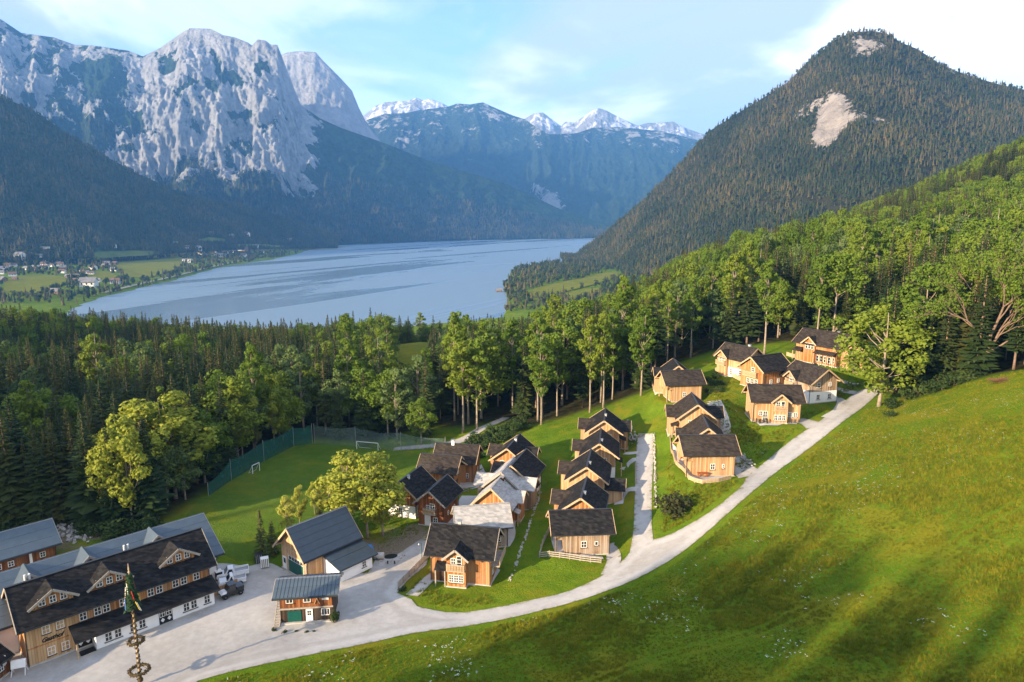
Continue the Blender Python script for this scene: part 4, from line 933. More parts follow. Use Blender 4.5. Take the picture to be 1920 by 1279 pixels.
put('d5', 'biggest upper chalet with glazed veranda and window dormer at the forest', wall='wood_orange', roof='slate_brown',
    cross=[('F', -1.6, 3.2, .5, 6.6, 5.2, 'slate', [(-.8, 3.6, .65, 1.5, (1, 2)), (0, 3.6, .65, 1.5, (1, 2)), (.8, 3.6, .65, 1.5, (1, 2))])], porch=[('F', -5.6, -3.3, 1.8, 3.6, 'slate_brown', 3), ('F', .1, 5.6, 1.6, 3.6, 'slate_brown', 4)],
    wins=[('F', -2.6+1.05*k, .7, .75, 1.6, (1, 2)) for k in range(8)] + [('R', 0, 3.5, .9, 1.3), ('R', 1.6, 3.5, .9, 1.3), ('R', -1.5, 1.0, .9, 1.2)], chim=[(3.0, .8, .8, .6, 'plaster')])
put('d6', 'small pale gabled annex with a dark arched doorway beside the biggest chalet', wall='wood_new', roof='slate', wins=[('L', -.5, 3.3, .9, 1.1), ('L', .6, 3.2, .9, 1.2)], doors=[('L', .3, .16, 1.8, 2.2, 'black')])
# ---------------------------------------------------------------- big farm buildings round the yard
def roof_panels(par, x0, x1, half, zr, tan, ncol, nrow, mat, sides=('F', 'B'), t=0.2, name='roof_panel'):
    pw = (x1-x0)/ncol; sl = math.hypot(half, half*tan); ph = sl/nrow; a = math.atan(tan)
    key = (name, round(pw, 3), round(ph, 3), mat)
    if key not in _cache:
        p = MB(); g = .018; p.box(-pw/2+g, pw/2-g, -ph/2+.01, ph/2-.01, 0, .045)
        if ncol > 3: p.box(pw/2-.05, pw/2-g-.002, -ph/2+.012, ph/2-.012, .045, .085)
        _cache[key] = p.mesh(name, M[mat])
    for sd in sides:
        s = -1 if sd == 'F' else 1
        for i in range(ncol):
            for j in range(nrow):
                d = ph*(j+.5); y = s*d*math.cos(a); z = zr + t*1.12 - d*math.sin(a) + .015 + .02*(1-d/sl)*0 + .012*(nrow-j)
                link(name, _cache[key], par, (x0+pw*(i+.5), y, z), (a if sd == 'F' else -a, 0, 0))
def B(key): c, a, l, w = BIG[key]; return dict(loc=c, az=R(a), L=l, Wd=w)

# guest house with the long front
gw = [('F', a-11, 3.6, .85, 1.1) for a in (2.2, 3.7, 6.2, 7.85, 8.85, 10.8, 14.2, 15.3, 17.4, 18.5, 20.2)] + [('F', -8.5, .55, .85, 1.15), ('F', -7.0, .55, .85, 1.15)] + [('L', 2.0, 4.2, .9, 1.1), ('L', -2.0, 4.2, .9, 1.1), ('L', 0, 6.4, .8, 1.0)]
dw = [(-1.15, 6.95, .75, 1.0), (0, 6.95, .75, 1.0), (1.15, 6.95, .75, 1.0)]
gast = house('long timber guest house with three front dormers and white ground floor on the yard', hw=5.95, pitch=36.5, oe=1.0, og=.8, wall='wood_orange', roof='slate', trim='beam_grey',
    wins=gw, cross=[('F', u, 4.3, -.75, 8.75, 7.35, 'slate', dw) for u in (-7.6, -1.3, 7.3)], cat='guest house', name='guest_house', pipes=True, **B('gasthof'))
# pale boarding on the left end of the front, lettering, white lean-to with entrance
pb = MB(); pb.box(-11.02, -5.4, -4.145, -4.07, .12, 5.4); pb.build('front_boarding', M['wood_new'], gast)
bb = MB(); bb.box(-11.05, -6.55, -4.20, -4.10, 2.25, 2.4); bb.build('trim_board', M['wood_orange'], gast)
def lettering(text, size, par, loc, rot, mat, shear=0.35):
    c = bpy.data.curves.new('lettering', 'FONT'); c.body = text; c.size = size; c.shear = shear; c.extrude = 0.03; c.align_x = 'CENTER'; c.offset = 0.012; c.space_character = 0.92
    
    tmp = bpy.data.objects.new('lettering', c); me = tmp.to_mesh().copy(); me.materials.clear(); me.materials.append(mat); bpy.data.objects.remove(tmp)
    o = bpy.data.objects.new('lettering', me); COL.objects.link(o); o.parent = par; o.location = loc; o.rotation_euler = rot; return o
lettering('Gasthof', .78, gast, (-8.3, -4.20, 2.62), (R(90), 0, 0), M['black'])
lt = MB(); lt.box(-4.1, 10.7, -6.1, -4.05, .05, 2.6); lw_ = lt.build('plaster_wall', M['plaster'], gast)
ap = MB(); ap.box(-4.15, 10.75, -6.15, -4.05, -1.5, .10); ap.build('plinth', M['concrete'], gast)
lr = MB(); q = [(-6.5, -6.95, 2.35), (11.3, -6.95, 2.35), (11.3, -4.03, 3.4), (-6.5, -4.03, 3.4)]
lr.hexa(q + [(a, b, c+.16) for a, b, c in q]); lr.build('lean_to_roof', M['slate'], gast)
lg = MB(); lg.bar((-6.5, -7.0, 2.4), (11.3, -7.0, 2.4), .14, .12); lg.build('gutter', M['metal_dark'], gast)
for x in (-6.25,): 
    po = MB(); po.box(x-.1, x+.1, -6.7, -6.5, 0, 2.42); po.build('post', M['beam'], gast)
for a in (8.3, 9.4, 11.2, 12.3, 17.9, 18.9, 20.7): add_window(gast, 'F', 0, 0, .85, 1.2, 0, 0, y=(a-11, -6.1, .65))
def diamond_door(par, loc, rot):
    """double door: dark leaves, glazed squares above, white diamond below"""
    d = MB(); d.box(-.85, .85, -.06, .05, 0, 2.15); o = d.build('double_door', M['black'], par, loc=loc, rot=rot)
    for sx in (-.42, .42):
        m = MB(); m.poly([(sx, -.09, .25), (sx+.26, -.09, .56), (sx, -.09, .87), (sx-.26, -.09, .56), (sx, -.055, .25), (sx+.26, -.055, .56), (sx, -.055, .87), (sx-.26, -.055, .56)], [(0, 1, 2, 3), (1, 0, 4, 5), (2, 1, 5, 6), (3, 2, 6, 7), (0, 3, 7, 4)])
        m.build('diamond', M['white'], o)
        for zz in (1.1, 1.6):
            for xx in (-.16, .16):
                w_ = MB(); w_.box(sx+xx-.13, sx+xx+.13, -.085, -.055, zz, zz+.42); w_.build('pane', M['white'] if False else M['glass'], o)
        f = MB(); f.box(sx-.36, sx+.36, -.075, -.061, 1.02, 2.08); f.build('glazing_bar', M['white'], o)
    return o
diamond_door(gast, (4.2, -6.1, .12), (0, 0, 0)); diamond_door(gast, (-5.0, -4.15, .12), (0, 0, 0))
dm_ = MB(); dm_.box(-5.9, -4.2, -6.2, -5.0, .02, .09); tag(link('doormat', dm_.mesh('doormat', M['black'])), 'black doormat on the gravel at the guest house entrance', 'doormat')
bpy.data.objects['doormat'].location = BIG['gasthof'][0]; bpy.data.objects['doormat'].rotation_euler = (0, 0, R(45))
for x, y in ((-9, 3.2), (2.6, 3.1)):
    ch = MB(); ch.box(x-.6, x+.6, y-.3, y+.3, 6.2, 6.75); o = ch.build('vent_base', M['concrete'], gast)
    for dx_ in (-.25, .25): v = MB(); v.tube([(x+dx_, y, 6.7), (x+dx_, y, 8.7)], .13, 8); v.build('vent_pipe', M['white'], gast)
# rear wing with sheet roof
rear = house('rear wing with blue grey sheet roof and three blank gables behind the guest house', hw=4.9, pitch=29, oe=1.0, og=.9, wall='plaster', roof='tin', trim='beam_grey', wins=[('R', 2.0, 1.2, .9, 1.1)],
    cross=[('F', u, 6.4, -3.0, 8.75, 6.0, 'tin') for u in (7.0, -1.8, -8.6)], cat='rear wing', name='rear_wing', cap='metal_grey', **B('rear_wing'))
for u in (7.0, -1.8, -8.6):
    gb = MB(); gb.poly([(u-3.1, -3.39, 6.0), (u+3.1, -3.39, 6.0), (u, -3.39, 8.7), (u-3.1, -3.28, 6.0), (u+3.1, -3.28, 6.0), (u, -3.28, 8.7)], [(0, 1, 2), (1, 0, 3, 4), (2, 1, 4, 5), (0, 2, 5, 3)]); gb.build('gable_boarding', M['wood_grey'], rear)
roof_panels(rear, -14.9, 14.9, 7.3, 4.9+6.3*math.tan(R(29)), math.tan(R(29)), 1, 5, 'tin', ('F', 'B'))
st = house('orange board stable with sheet roof at the left edge below the forest', hw=3.5, pitch=31, oe=.8, og=.8, wall='wood_rust', roof='tin', trim='beam_grey', wins=[('F', 5.2, 1.5, .8, .9), ('F', 1.0, 1.5, .8, .9), ('F', -.6, 1.5, .8, .9)], cat='stable', name='stable', cap='metal_grey', **B('stable'))
roof_panels(st, -7.8, 7.8, 4.6, 3.5+3.8*math.tan(R(31)), math.tan(R(31)), 1, 3, 'tin')
dp = MB(); dp.box(3.4, 3.75, -4.1, -3.75, 0, 3.3); dp.build('pillar', M['white'], st)
hut = house('low timber hut with dark roof at the lower left corner of the yard', hw=2.7, pitch=34, oe=.7, og=.2, wall='wood_rust', roof='slate', trim='beam_grey', wins=[('F', 2.9, .9, .7, .9), ('F', 1.7, .9, .7, .9), ('F', -1, .9, .7, .9)], cat='hut', name='hut', **B('hut'))
# barn
barn = house('steep roofed barn with big green garage door and white lean-to on the right', hw=4.3, pitch=45, oe=.8, og=1.0, wall='wood_new', roof='tin_dark', trim='beam', pipes=True, wins=[], cat='barn', name='barn', cap='metal_grey', **B('barn'))
btan = 1.0; roof_panels(barn, -5.5, 5.5, 4.2, 4.3+3.4, btan, 1, 5, 'tin_dark')
gd = MB(); gd.box(-.06, .06, -2.0, 2.0, .05, 2.15); g_ = gd.build('garage_door', M['green_door'], barn, loc=(-4.5, -.6, 0))
gt = MB(); gt.box(-.065, .065, -2.0, 2.0, 2.16, 2.85); gt.build('glazed_band', M['white'], g_)
for k in range(5):
    p_ = MB(); p_.box(-.085, -.05, -1.9+k*.77, -1.9+k*.77+.66, 2.24, 2.77); p_.build('pane', M['glass'], g_)
fr = MB(); fr.box(-4.6, -4.48, -2.85, -2.6, .05, 3.1).box(-4.6, -4.48, 1.4, 1.65, .05, 3.1).box(-4.6, -4.48, -2.598, 1.398, 2.86, 3.1); fr.build('door_frame', M['beam'], barn)
add_door(barn, 'L', -2.55, .08, .85, 2.05, 4.5, 3.4, 'white', True)
bc = MB(); bc.box(-4.56, -4.49, -3.3, 3.3, 3.75, 3.95); bc.build('trim_board', M['beam'], barn)
an = MB(); prof_x(an, -1.5, 4.6, [(-7.6, .05), (-3.4, .05), (-3.4, 3.2), (-7.6, 2.2)]); an.build('plaster_wall', M['plaster'], barn)
ar = MB(); q = [(-1.9, -8.2, 2.12), (5.4, -8.2, 2.12), (5.4, -3.42, 3.35), (-1.9, -3.42, 3.35)]; ar.hexa(q+[(a, b, c+.16) for a, b, c in q]); ar.build('lean_to_roof', M['tin_dark'], barn)
for k in range(2):
    y0_, y1_ = -8.18+k*2.37, -8.18+k*2.37+2.33; z = lambda y: 2.12+(y+8.2)*(1.23/4.78)+.165
    p_ = MB(); p_.hexa([(-1.88, y0_, z(y0_)), (5.38, y0_, z(y0_)), (5.38, y1_, z(y1_)), (-1.88, y1_, z(y1_)), (-1.88, y0_, z(y0_)+.05), (5.38, y0_, z(y0_)+.05), (5.38, y1_, z(y1_)+.03), (-1.88, y1_, z(y1_)+.03)]); p_.build('roof_panel', M['tin_dark'], barn)
add_window(barn, 'F', 0, 0, .8, 1.0, 0, 0, y=(3.0, -7.6, .8))
fs = MB(); fs.box(-4.55, -4.48, -3.4, -2.86, .1, 2.6); fs.build('side_panel', M['wood_grey'], barn)
# small tin roofed shed with workshop front
shed = house('small old shed with pale blue tin roof standing free in the gravel yard', hw=4.3, pitch=23, oe=.75, og=.8, wall='wood_dark', roof='tin', trim='beam_grey', pipes=False, cat='shed', name='shed', cap='metal_grey',
    wins=[], **B('shed'))
for u_ in (-2.2, .1): add_window(shed, 'F', 0, 0, .95, .7, 0, 0, (2, 1), y=(u_, -2.28, 3.05))
roof_panels(shed, -4.3, 4.3, 2.95, 4.3+2.2*math.tan(R(23)), math.tan(R(23)), 17, 2, 'tin')
ub = MB(); ub.box(-3.4, 3.4, -2.28, -2.202, 2.35, 4.1); ub.build('upper_boarding', M['wood_rust'], shed)
lb = MB(); lb.box(-3.5, 3.5, -2.45, -2.285, 2.18, 2.36); lb.build('ledge_beam', M['beam_grey'], shed)
sg = MB(); sg.box(2.05, 2.95, -2.34, -2.285, 3.25, 3.7); sg.build('signboard', M['white'], shed)
gd = MB(); gd.box(-2.55, -.75, -2.27, -2.18, .32, 1.85); gd.build('garage_door', M['green_door'], shed)
wd = MB(); wd.box(-.15, .75, -2.28, -2.18, .25, 2.0); wd = wd.build('door', M['white'], shed)
for ix in range(2):
    for iz in range(2):
        p_ = MB(); x = .05+ix*.28; p_.box(x, x+.22, -2.30, -2.27, 1.12+iz*.36, 1.40+iz*.36); p_.build('pane', M['glass'], wd)
add_window(shed, 'F', 0, 0, 1.15, 1.0, 0, 0, (3, 1), y=(2.45, -2.2, .95))
sp_ = MB(); sp_.box(-3.4, 3.4, -2.55, -2.15, -.2, .24); sp_.build('step', M['concrete'], shed)
for k in range(2):
    s2 = MB(); s2.box(-.8+.2*k, 1.3-.2*k, -3.2+.3*k, -2.56, -.1, .08+.09*k); s2.build('step', M['concrete'], shed)
pos_ = MB(); pos_.bar((1.05, -2.36, 2.75), (1.45, -2.36, 3.75), .12, .05); pos_.build('crossed_pole', M['beam'], shed)
pos_ = MB(); pos_.bar((1.75, -2.36, 2.75), (1.35, -2.36, 3.75), .12, .05); pos_.build('crossed_pole', M['beam'], shed)
# outside stair of the shed
stair = MB()
for sx in (-4.25, -3.55): stair.bar((sx, -3.0, .1), (sx, .6, 3.0), .1, .22)
stair.build('stair_stringer', M['beam_grey'], shed)
tr_ = MB().box(-.36, .36, -.14, .14, -.03, .03).mesh('stair_tread', M['beam_grey'])
for k in range(13): link('stair_tread', tr_, shed, (-3.9, -2.9+k*.28, .24+k*.225))

# ---------------------------------------------------------------- maypole
mp = empty('maypole', (-43.3, 71.3, 86.0)); tag(mp, 'tall maypole with spiral garland, two wreaths and a ribboned spruce top', 'maypole')
M['garland'] = simple('fir_garland', (0.075, 0.052, 0.022), 0.95, 0.5, 9); M['needle_top'] = simple('spruce_twigs', (0.020, 0.055, 0.020), 0.9, 0.5, 6)
M['bark_pale'] = simple('peeled_trunk', (0.50, 0.36, 0.22), 0.8, 0.2, 4)
p_ = MB(); p_.tube([(0, 0, -.5), (0, 0, 5), (0, 0, 10.8), (0, 0, 14.9)], [.14, .12, .10, .04], 10); p_.build('pole', M['bark_pale'], mp, True)
def tufts(mb, pts, r, n, size, rg, mi=0):
    for p in pts:
        for _ in range(n):
            d = Vector((rg.gauss(0, 1), rg.gauss(0, 1), rg.gauss(0, 1))).normalized(); a = Vector(p)+d*r*rg.uniform(.3, 1); t_ = d.orthogonal().normalized()*size*.5
            b_ = d.cross(t_).normalized()*size*.5
            i = len(mb.v); mb.v += [tuple(a-t_), tuple(a+t_), tuple(a+d*size+b_*.3)]; mb.f.append((i, i+1, i+2)); mb.m.append(mi)
rg = rnd(5); g_ = MB(); pts = [(.13*math.cos(k*.42), .13*math.sin(k*.42), 1.0+k*.042) for k in range(235)]
g_.tube(pts, .10, 6); tufts(g_, pts[::1], .14, 3, .12, rg); g_.build('garland', M['garland'], mp, True)
for zz, rr in ((2.35, 1.02), (6.1, .78)):
    w_ = MB(); w_.torus((0, 0, zz), rr, .15, 28, 8); tufts(w_, [(rr*math.cos(k*.13), rr*math.sin(k*.13), zz) for k in range(48)], .2, 5, .17, rg)
    wr = w_.build('wreath', M['garland'], mp, True)
    for k in range(3):
        a = k*2.1; h_ = MB(); h_.bar((0, 0, zz+.8), (rr*math.cos(a), rr*math.sin(a), zz+.1), .03); h_.build('cord', M['garland'], wr)
bl = MB(); bl.lathe([(.02, 0), (.25, .1), (.32, .35), (.2, .6), (.02, .7)], 10, (0, 0, .75)); tufts(bl, [(0, 0, 1.1)]*20, .32, 4, .14, rg); bl.build('fir_knot', M['garland'], mp, True)
cr_ = MB()
for lay in range(15):
    zz = 10.5+lay*.28; rr = .80*(1-lay/17)
    for k in range(11):
        a = k*.571+lay*.37; d = Vector((math.cos(a), math.sin(a), 0)); t_ = Vector((-d.y, d.x, 0))
        for q_ in range(5):
            u = rg.uniform(.2, 1); w_ = .22; c = d*rr*u + Vector((0, 0, zz-.28*u+rg.uniform(-.1, .1)))
            i = len(cr_.v); cr_.v += [tuple(c-t_*w_), tuple(c+t_*w_), tuple(c+d*.3+Vector((0, 0, rg.uniform(-.25, .12))))]; cr_.f.append((i, i+1, i+2)); cr_.m.append(0)
cr_.build('spruce_top', M['needle_top'], mp)
for cn, col in (('red', (.45, .03, .03)), ('white', (.8, .8, .78)), ('yellow', (.7, .5, .06)), ('blue', (.05, .15, .45))):
    rm = simple('ribbon_'+cn, col, .6, .05)
    for k in range(4):
        a = rg.uniform(0, 6.28); z0 = rg.uniform(11, 13.8); r0 = .95*(1-(z0-10.5)/4.8); rb = MB(); pts = []
        for j in range(6): pts.append((r0*(1+.05*j)*math.cos(a+.06*j), r0*(1+.05*j)*math.sin(a+.06*j), z0-.22*j))
        rb.tube(pts, .05, 4); rb.build('ribbon', rm, mp)
tp = MB(); tp.lathe([(.03, 14.5), (.14, 14.6), (.05, 14.85), (.09, 14.95), (.02, 15.7)], 8); tp.build('finial', M['bark_pale'], mp)

# ---------------------------------------------------------------- vehicles in the yard
M['tyre'] = simple('tyre_rubber', (0.018, 0.018, 0.019), 0.85, 0.2, 6); M['rim'] = simple('wheel_rim', (0.35, 0.34, 0.32), 0.4, 0.1, 6, metal=.6)
M['car_white'] = simple('white_car_paint', (0.74, 0.75, 0.76), 0.25, 0.03, 2, spec=.6); M['car_black'] = simple('black_car_paint', (0.016, 0.018, 0.020), 0.25, 0.1, 2, spec=.6)
M['lamp'] = simple('headlamp_lens', (0.7, 0.7, 0.66), 0.15, 0.05)
def wheel(par, x, y, r, w=.24):
    c = MB(); s = 1 if y > 0 else -1
    n = 16; prof = [(r*.55, -w/2), (r*.92, -w/2), (r, -w/2+.05), (r, w/2-.05), (r*.92, w/2), (r*.55, w/2)]
    k = ('wheel', r, w)
    if k not in _cache:
        a = MB(); a.lathe(prof, n); b = MB(); b.lathe([(r*.54, -w/2+.03), (r*.54, w/2-.03), (r*.15, w/2+.005)], n); _cache[k] = (a.mesh('wheel', M['tyre'], True), b.mesh('rim', M['rim']))
    o = link('wheel', _cache[k][0], par, (x, y, r), (R(90) if s < 0 else R(-90), 0, 0)); link('rim', _cache[k][1], o)
def shell(mb, x0, x1, y, z0, z1, inset=.12, xi0=.0, xi1=.0):
    mb.hexa([(x0, -y, z0), (x1, -y, z0), (x1, y, z0), (x0, y, z0), (x0+xi0, -y+inset, z1), (x1-xi1, -y+inset, z1), (x1-xi1, y-inset, z1), (x0+xi0, y-inset, z1)])
def pickup(loc, rz, label, long=4.6):
    """white pickup: +x is the front"""
    r = empty('pickup_truck', loc, rz); tag(r, label, 'pickup truck'); b = MB()
    shell(b, -long/2, long/2, .85, .42, .80, .03); shell(b, long/2-1.25, long/2, .82, .80, 1.0, .08, .0, .15); b.build('body', M['car_white'], r)
    c = MB(); shell(c, -.25, long/2-1.1, .80, .80, 1.62, .14, .12, .55); c.build('cabin', M['car_white'], r)
    for s in (-1, 1):
        w = MB(); w.hexa([(-.05, s*.79-.02, 1.0), (long/2-1.5, s*.79-.02, 1.0), (long/2-1.5, s*.79+.02, 1.0), (-.05, s*.79+.02, 1.0), (.05, s*.70-.02, 1.5), (long/2-1.75, s*.70-.02, 1.5), (long/2-1.75, s*.70+.02, 1.5), (.05, s*.70+.02, 1.5)]); w.build('side_window', M['glass'], r)
        h = MB(); h.box(long/2-.06, long/2+.02, s*.62-.14, s*.62+.14, .62, .78); h.build('headlight', M['lamp'], r)
        sd = MB(); sd.box(-long/2, -.28, s*.83-.04, s*.83+.04, .80, 1.12); sd.build('bed_side', M['car_white'], r)
        for x in (long/2-.8, -long/2+.85): wheel(r, x, s*.78, .34)
    wi = MB(); x1 = long/2-1.1; wi.hexa([(x1-.04, -.68, .95), (x1+.02, -.68, .95), (x1+.02, .68, .95), (x1-.04, .68, .95), (x1-.50, -.60, 1.55), (x1-.44, -.60, 1.55), (x1-.44, .60, 1.55), (x1-.50, .60, 1.55)]); wi.build('windscreen', M['glass'], r)
    tg = MB(); tg.box(-long/2-.03, -long/2+.04, -.78, .78, .80, 1.12); tg.build('tailgate', M['car_white'], r)
    bd = MB(); bd.box(-long/2+.05, -.30, -.78, .78, .802, .83); bd.build('bed_floor', M['metal_grey'], r)
    return r
def utv(loc, rz):
    r = empty('utility_vehicle', loc, rz); tag(r, 'black utility buggy with closed cab and cargo bed beside the plank wall', 'utility vehicle'); b = MB()
    shell(b, -1.6, 1.55, .72, .42, .85, .03); b.build('body', M['car_black'], r)
    h = MB(); shell(h, .75, 1.6, .66, .85, 1.08, .1, 0, .35); h.build('bonnet', M['car_white'], r)
    c = MB(); shell(c, -.55, .85, .70, .85, 1.85, .1, .05, .4); c.build('cabin', M['car_black'], r)
    rf = MB(); rf.box(-.6, .5, -.66, .66, 1.852, 1.93); rf.build('cab_roof', M['car_black'], r)
    d = MB(); d.box(-1.65, -.6, -.74, .74, .88, 1.35); d.build('cargo_bed', M['car_black'], r)
    st_ = MB(); st_.box(-1.66, -.62, -.76, -.742, .86, .95); st_.build('trim_strip', M['car_white'], r)
    for s in (-1, 1):
        w = MB(); w.hexa([(-.4, s*.69-.02, 1.05), (.55, s*.69-.02, 1.05), (.55, s*.69+.02, 1.05), (-.4, s*.69+.02, 1.05), (-.35, s*.63-.02, 1.72), (.30, s*.63-.02, 1.72), (.30, s*.63+.02, 1.72), (-.35, s*.63+.02, 1.72)]); w.build('side_window', M['glass'], r)
        hl = MB(); hl.box(1.52, 1.60, s*.5-.12, s*.5+.12, .72, .86); hl.build('headlight', M['lamp'], r)
        for x in (1.05, -1.1): wheel(r, x, s*.68, .36, .28)
    return r
def G(px, py): p = ground(px, py); return (p.x, p.y, float(H(p.x, p.y))+.09)
pickup(G(437, 1084), R(205), 'white pickup truck with open load bed parked by the guest house end')
pickup(G(436, 1097), R(208), 'second white pickup, lower and nearer, half hidden by the plank wall', 3.8)
utv(G(434, 1117), R(222))
def plank_wall(a, b, n, h, label):
    r = empty('plank_wall', a); tag(r, label, 'plank wall'); a = Vector(a); b = Vector(b); d = (b-a); m = MB().box(-.5, .5, -.03, .03, 0, 1).mesh('plank', M['wood_new'])
    for k in range(n):
        t0 = (k+.5)/n; link('plank', m, r, (d.x*t0, d.y*t0, 0), (0, 0, math.atan2(d.y, d.x)), (d.length/n*.94, 1, h*(1+.04*math.sin(k*7))))
plank_wall(G(401, 1120), G(446, 1101), 14, 1.25, 'short screen of pale upright planks between the white trucks and the buggy')
bx_ = MB(); bx_.box(-.5, .5, -.4, .4, 0, .7); bx_ = bx_.build('storage_box', M['white'], loc=G(418, 1096), rot=(0, 0, R(40))); tag(bx_, 'white storage box on the gravel in front of the white truck', 'storage box')
ld = MB(); ld.box(-.54, .54, -.44, .44, .7, .78); ld.build('lid', M['metal_grey'], bx_)
bk = MB(); bk.box(-.45, .45, -.4, .4, 0, 1.3); bk = bk.build('waste_bin', M['black'], loc=G(411, 1090), rot=(0, 0, R(40))); tag(bk, 'black waste bin against the guest house end wall', 'waste bin')
ld = MB(); ld.hexa([(-.47, -.44, 1.3), (.47, -.44, 1.3), (.47, .44, 1.3), (-.47, .44, 1.3), (-.47, -.44, 1.36), (.47, -.44, 1.36), (.47, .44, 1.46), (-.47, .44, 1.46)]); ld.build('lid', M['white'], bk)
# notice board on legs by the hut
nb = empty('notice_board', G(38, 1262), R(20)); tag(nb, 'white notice board on splayed legs in front of the low hut', 'notice board')
x_ = MB(); x_.hexa([(-.75, -.45, .9), (.75, -.45, .9), (.75, .05, .9), (-.75, .05, .9), (-.75, -.15, 1.75), (.75, -.15, 1.75), (.75, .12, 1.75), (-.75, .12, 1.75)]); x_.build('board', M['white'], nb)
for sx in (-.65, .65):
    for yy in (-.75, .4):
        l_ = MB(); l_.bar((sx*1.1, yy, 0), (sx, -.15, .95), .07); l_.build('leg', M['white'], nb)
hs = empty('hanging_sign', G(6, 1268)); tag(hs, 'white shield shaped sign hanging on a post at the hut corner', 'sign')
l_ = MB(); l_.box(-.06, .06, -.06, .06, 0, 3.0); l_.build('post', M['beam_dark'], hs)
l_ = MB(); l_.bar((0, 0, 2.85), (.5, 0, 2.85), .06); l_.build('arm', M['beam_dark'], hs)
s_ = MB(); s_.poly([(.12, -.03, 2.75), (.62, -.03, 2.75), (.62, -.03, 1.7), (.37, -.03, 1.35), (.12, -.03, 1.7), (.12, .03, 2.75), (.62, .03, 2.75), (.62, .03, 1.7), (.37, .03, 1.35), (.12, .03, 1.7)], [(0, 1, 2, 3, 4)[::-1], (5, 6, 7, 8, 9), (0, 1, 6, 5), (1, 2, 7, 6), (2, 3, 8, 7), (3, 4, 9, 8), (4, 0, 5, 9)]); s_.build('shield', M['white'], hs)
# ---------------------------------------------------------------- trees
def leaf_mat(name, stops, trans=0.3, var=0.5, big=0):
    m, nt, b = new_mat(name); t = NT(nt); oi = t.n('ShaderNodeObjectInfo'); p = t.pos()
    n1 = t.noise(p, 0.35, 3, 0.6)
    f = t.math('ADD', t.math('MULTIPLY', oi.outputs['Random'], var), t.math('MULTIPLY', n1, 1-var))
    if big: f = t.math('ADD', t.math('MULTIPLY', f, .55), t.math('MULTIPLY', t.rng(t.noise(p, big, 5, .6), .3, .7), .45))
    c = t.ramp(f, stops); t.l(c, b.inputs['Base Color']); b.inputs['Roughness'].default_value = 0.7; b.inputs['Specular IOR Level'].default_value = 0.15
    tr = t.n('ShaderNodeBsdfTranslucent'); t.l(c, tr.inputs['Color']); mx = t.n('ShaderNodeMixShader'); mx.inputs[0].default_value = trans
    o = [n for n in nt.nodes if n.type == 'OUTPUT_MATERIAL'][0]
    t.l(b.outputs[0], mx.inputs[1]); t.l(tr.outputs[0], mx.inputs[2]); t.l(mx.outputs[0], o.inputs['Surface']); return m
M['needles'] = leaf_mat('spruce_needles', [(0.2, (0.017, 0.036, 0.011)), (0.5, (0.034, 0.054, 0.014)), (0.8, (0.072, 0.074, 0.017))], 0.12)
M['needles_gold'] = leaf_mat('larch_needles', [(0.2, (0.06, 0.075, 0.018)), (0.5, (0.085, 0.095, 0.022)), (0.8, (0.12, 0.115, 0.03))], 0.2)
M['leaves'] = leaf_mat('beech_leaves', [(0.15, (0.072, 0.132, 0.014)), (0.5, (0.128, 0.195, 0.020)), (0.85, (0.195, 0.24, 0.026))], 0.32)
M['leaves_sunlit'] = leaf_mat('sunlit_young_leaves', [(0.2, (0.22, 0.26, 0.030)), (0.5, (0.32, 0.35, 0.045)), (0.8, (0.44, 0.44, 0.085))], 0.35)  # young leaf yellow, brightened with the sunlight falling on these trees
M['leaves_pale'] = leaf_mat('willow_leaves', [(0.2, (0.070, 0.115, 0.035)), (0.5, (0.10, 0.15, 0.045)), (0.8, (0.13, 0.185, 0.055))], 0.3)
M['bark'] = simple('spruce_bark', (0.19, 0.13, 0.095), 0.95, 0.35, 2.0); M['bark_beech'] = simple('beech_bark', (0.27, 0.22, 0.165), 0.9, 0.3, 1.5)
M['leaves_bush'] = leaf_mat('bush_leaves', [(0.2, (0.022, 0.042, 0.012)), (0.5, (0.040, 0.070, 0.018)), (0.8, (0.065, 0.10, 0.024))], 0.25)

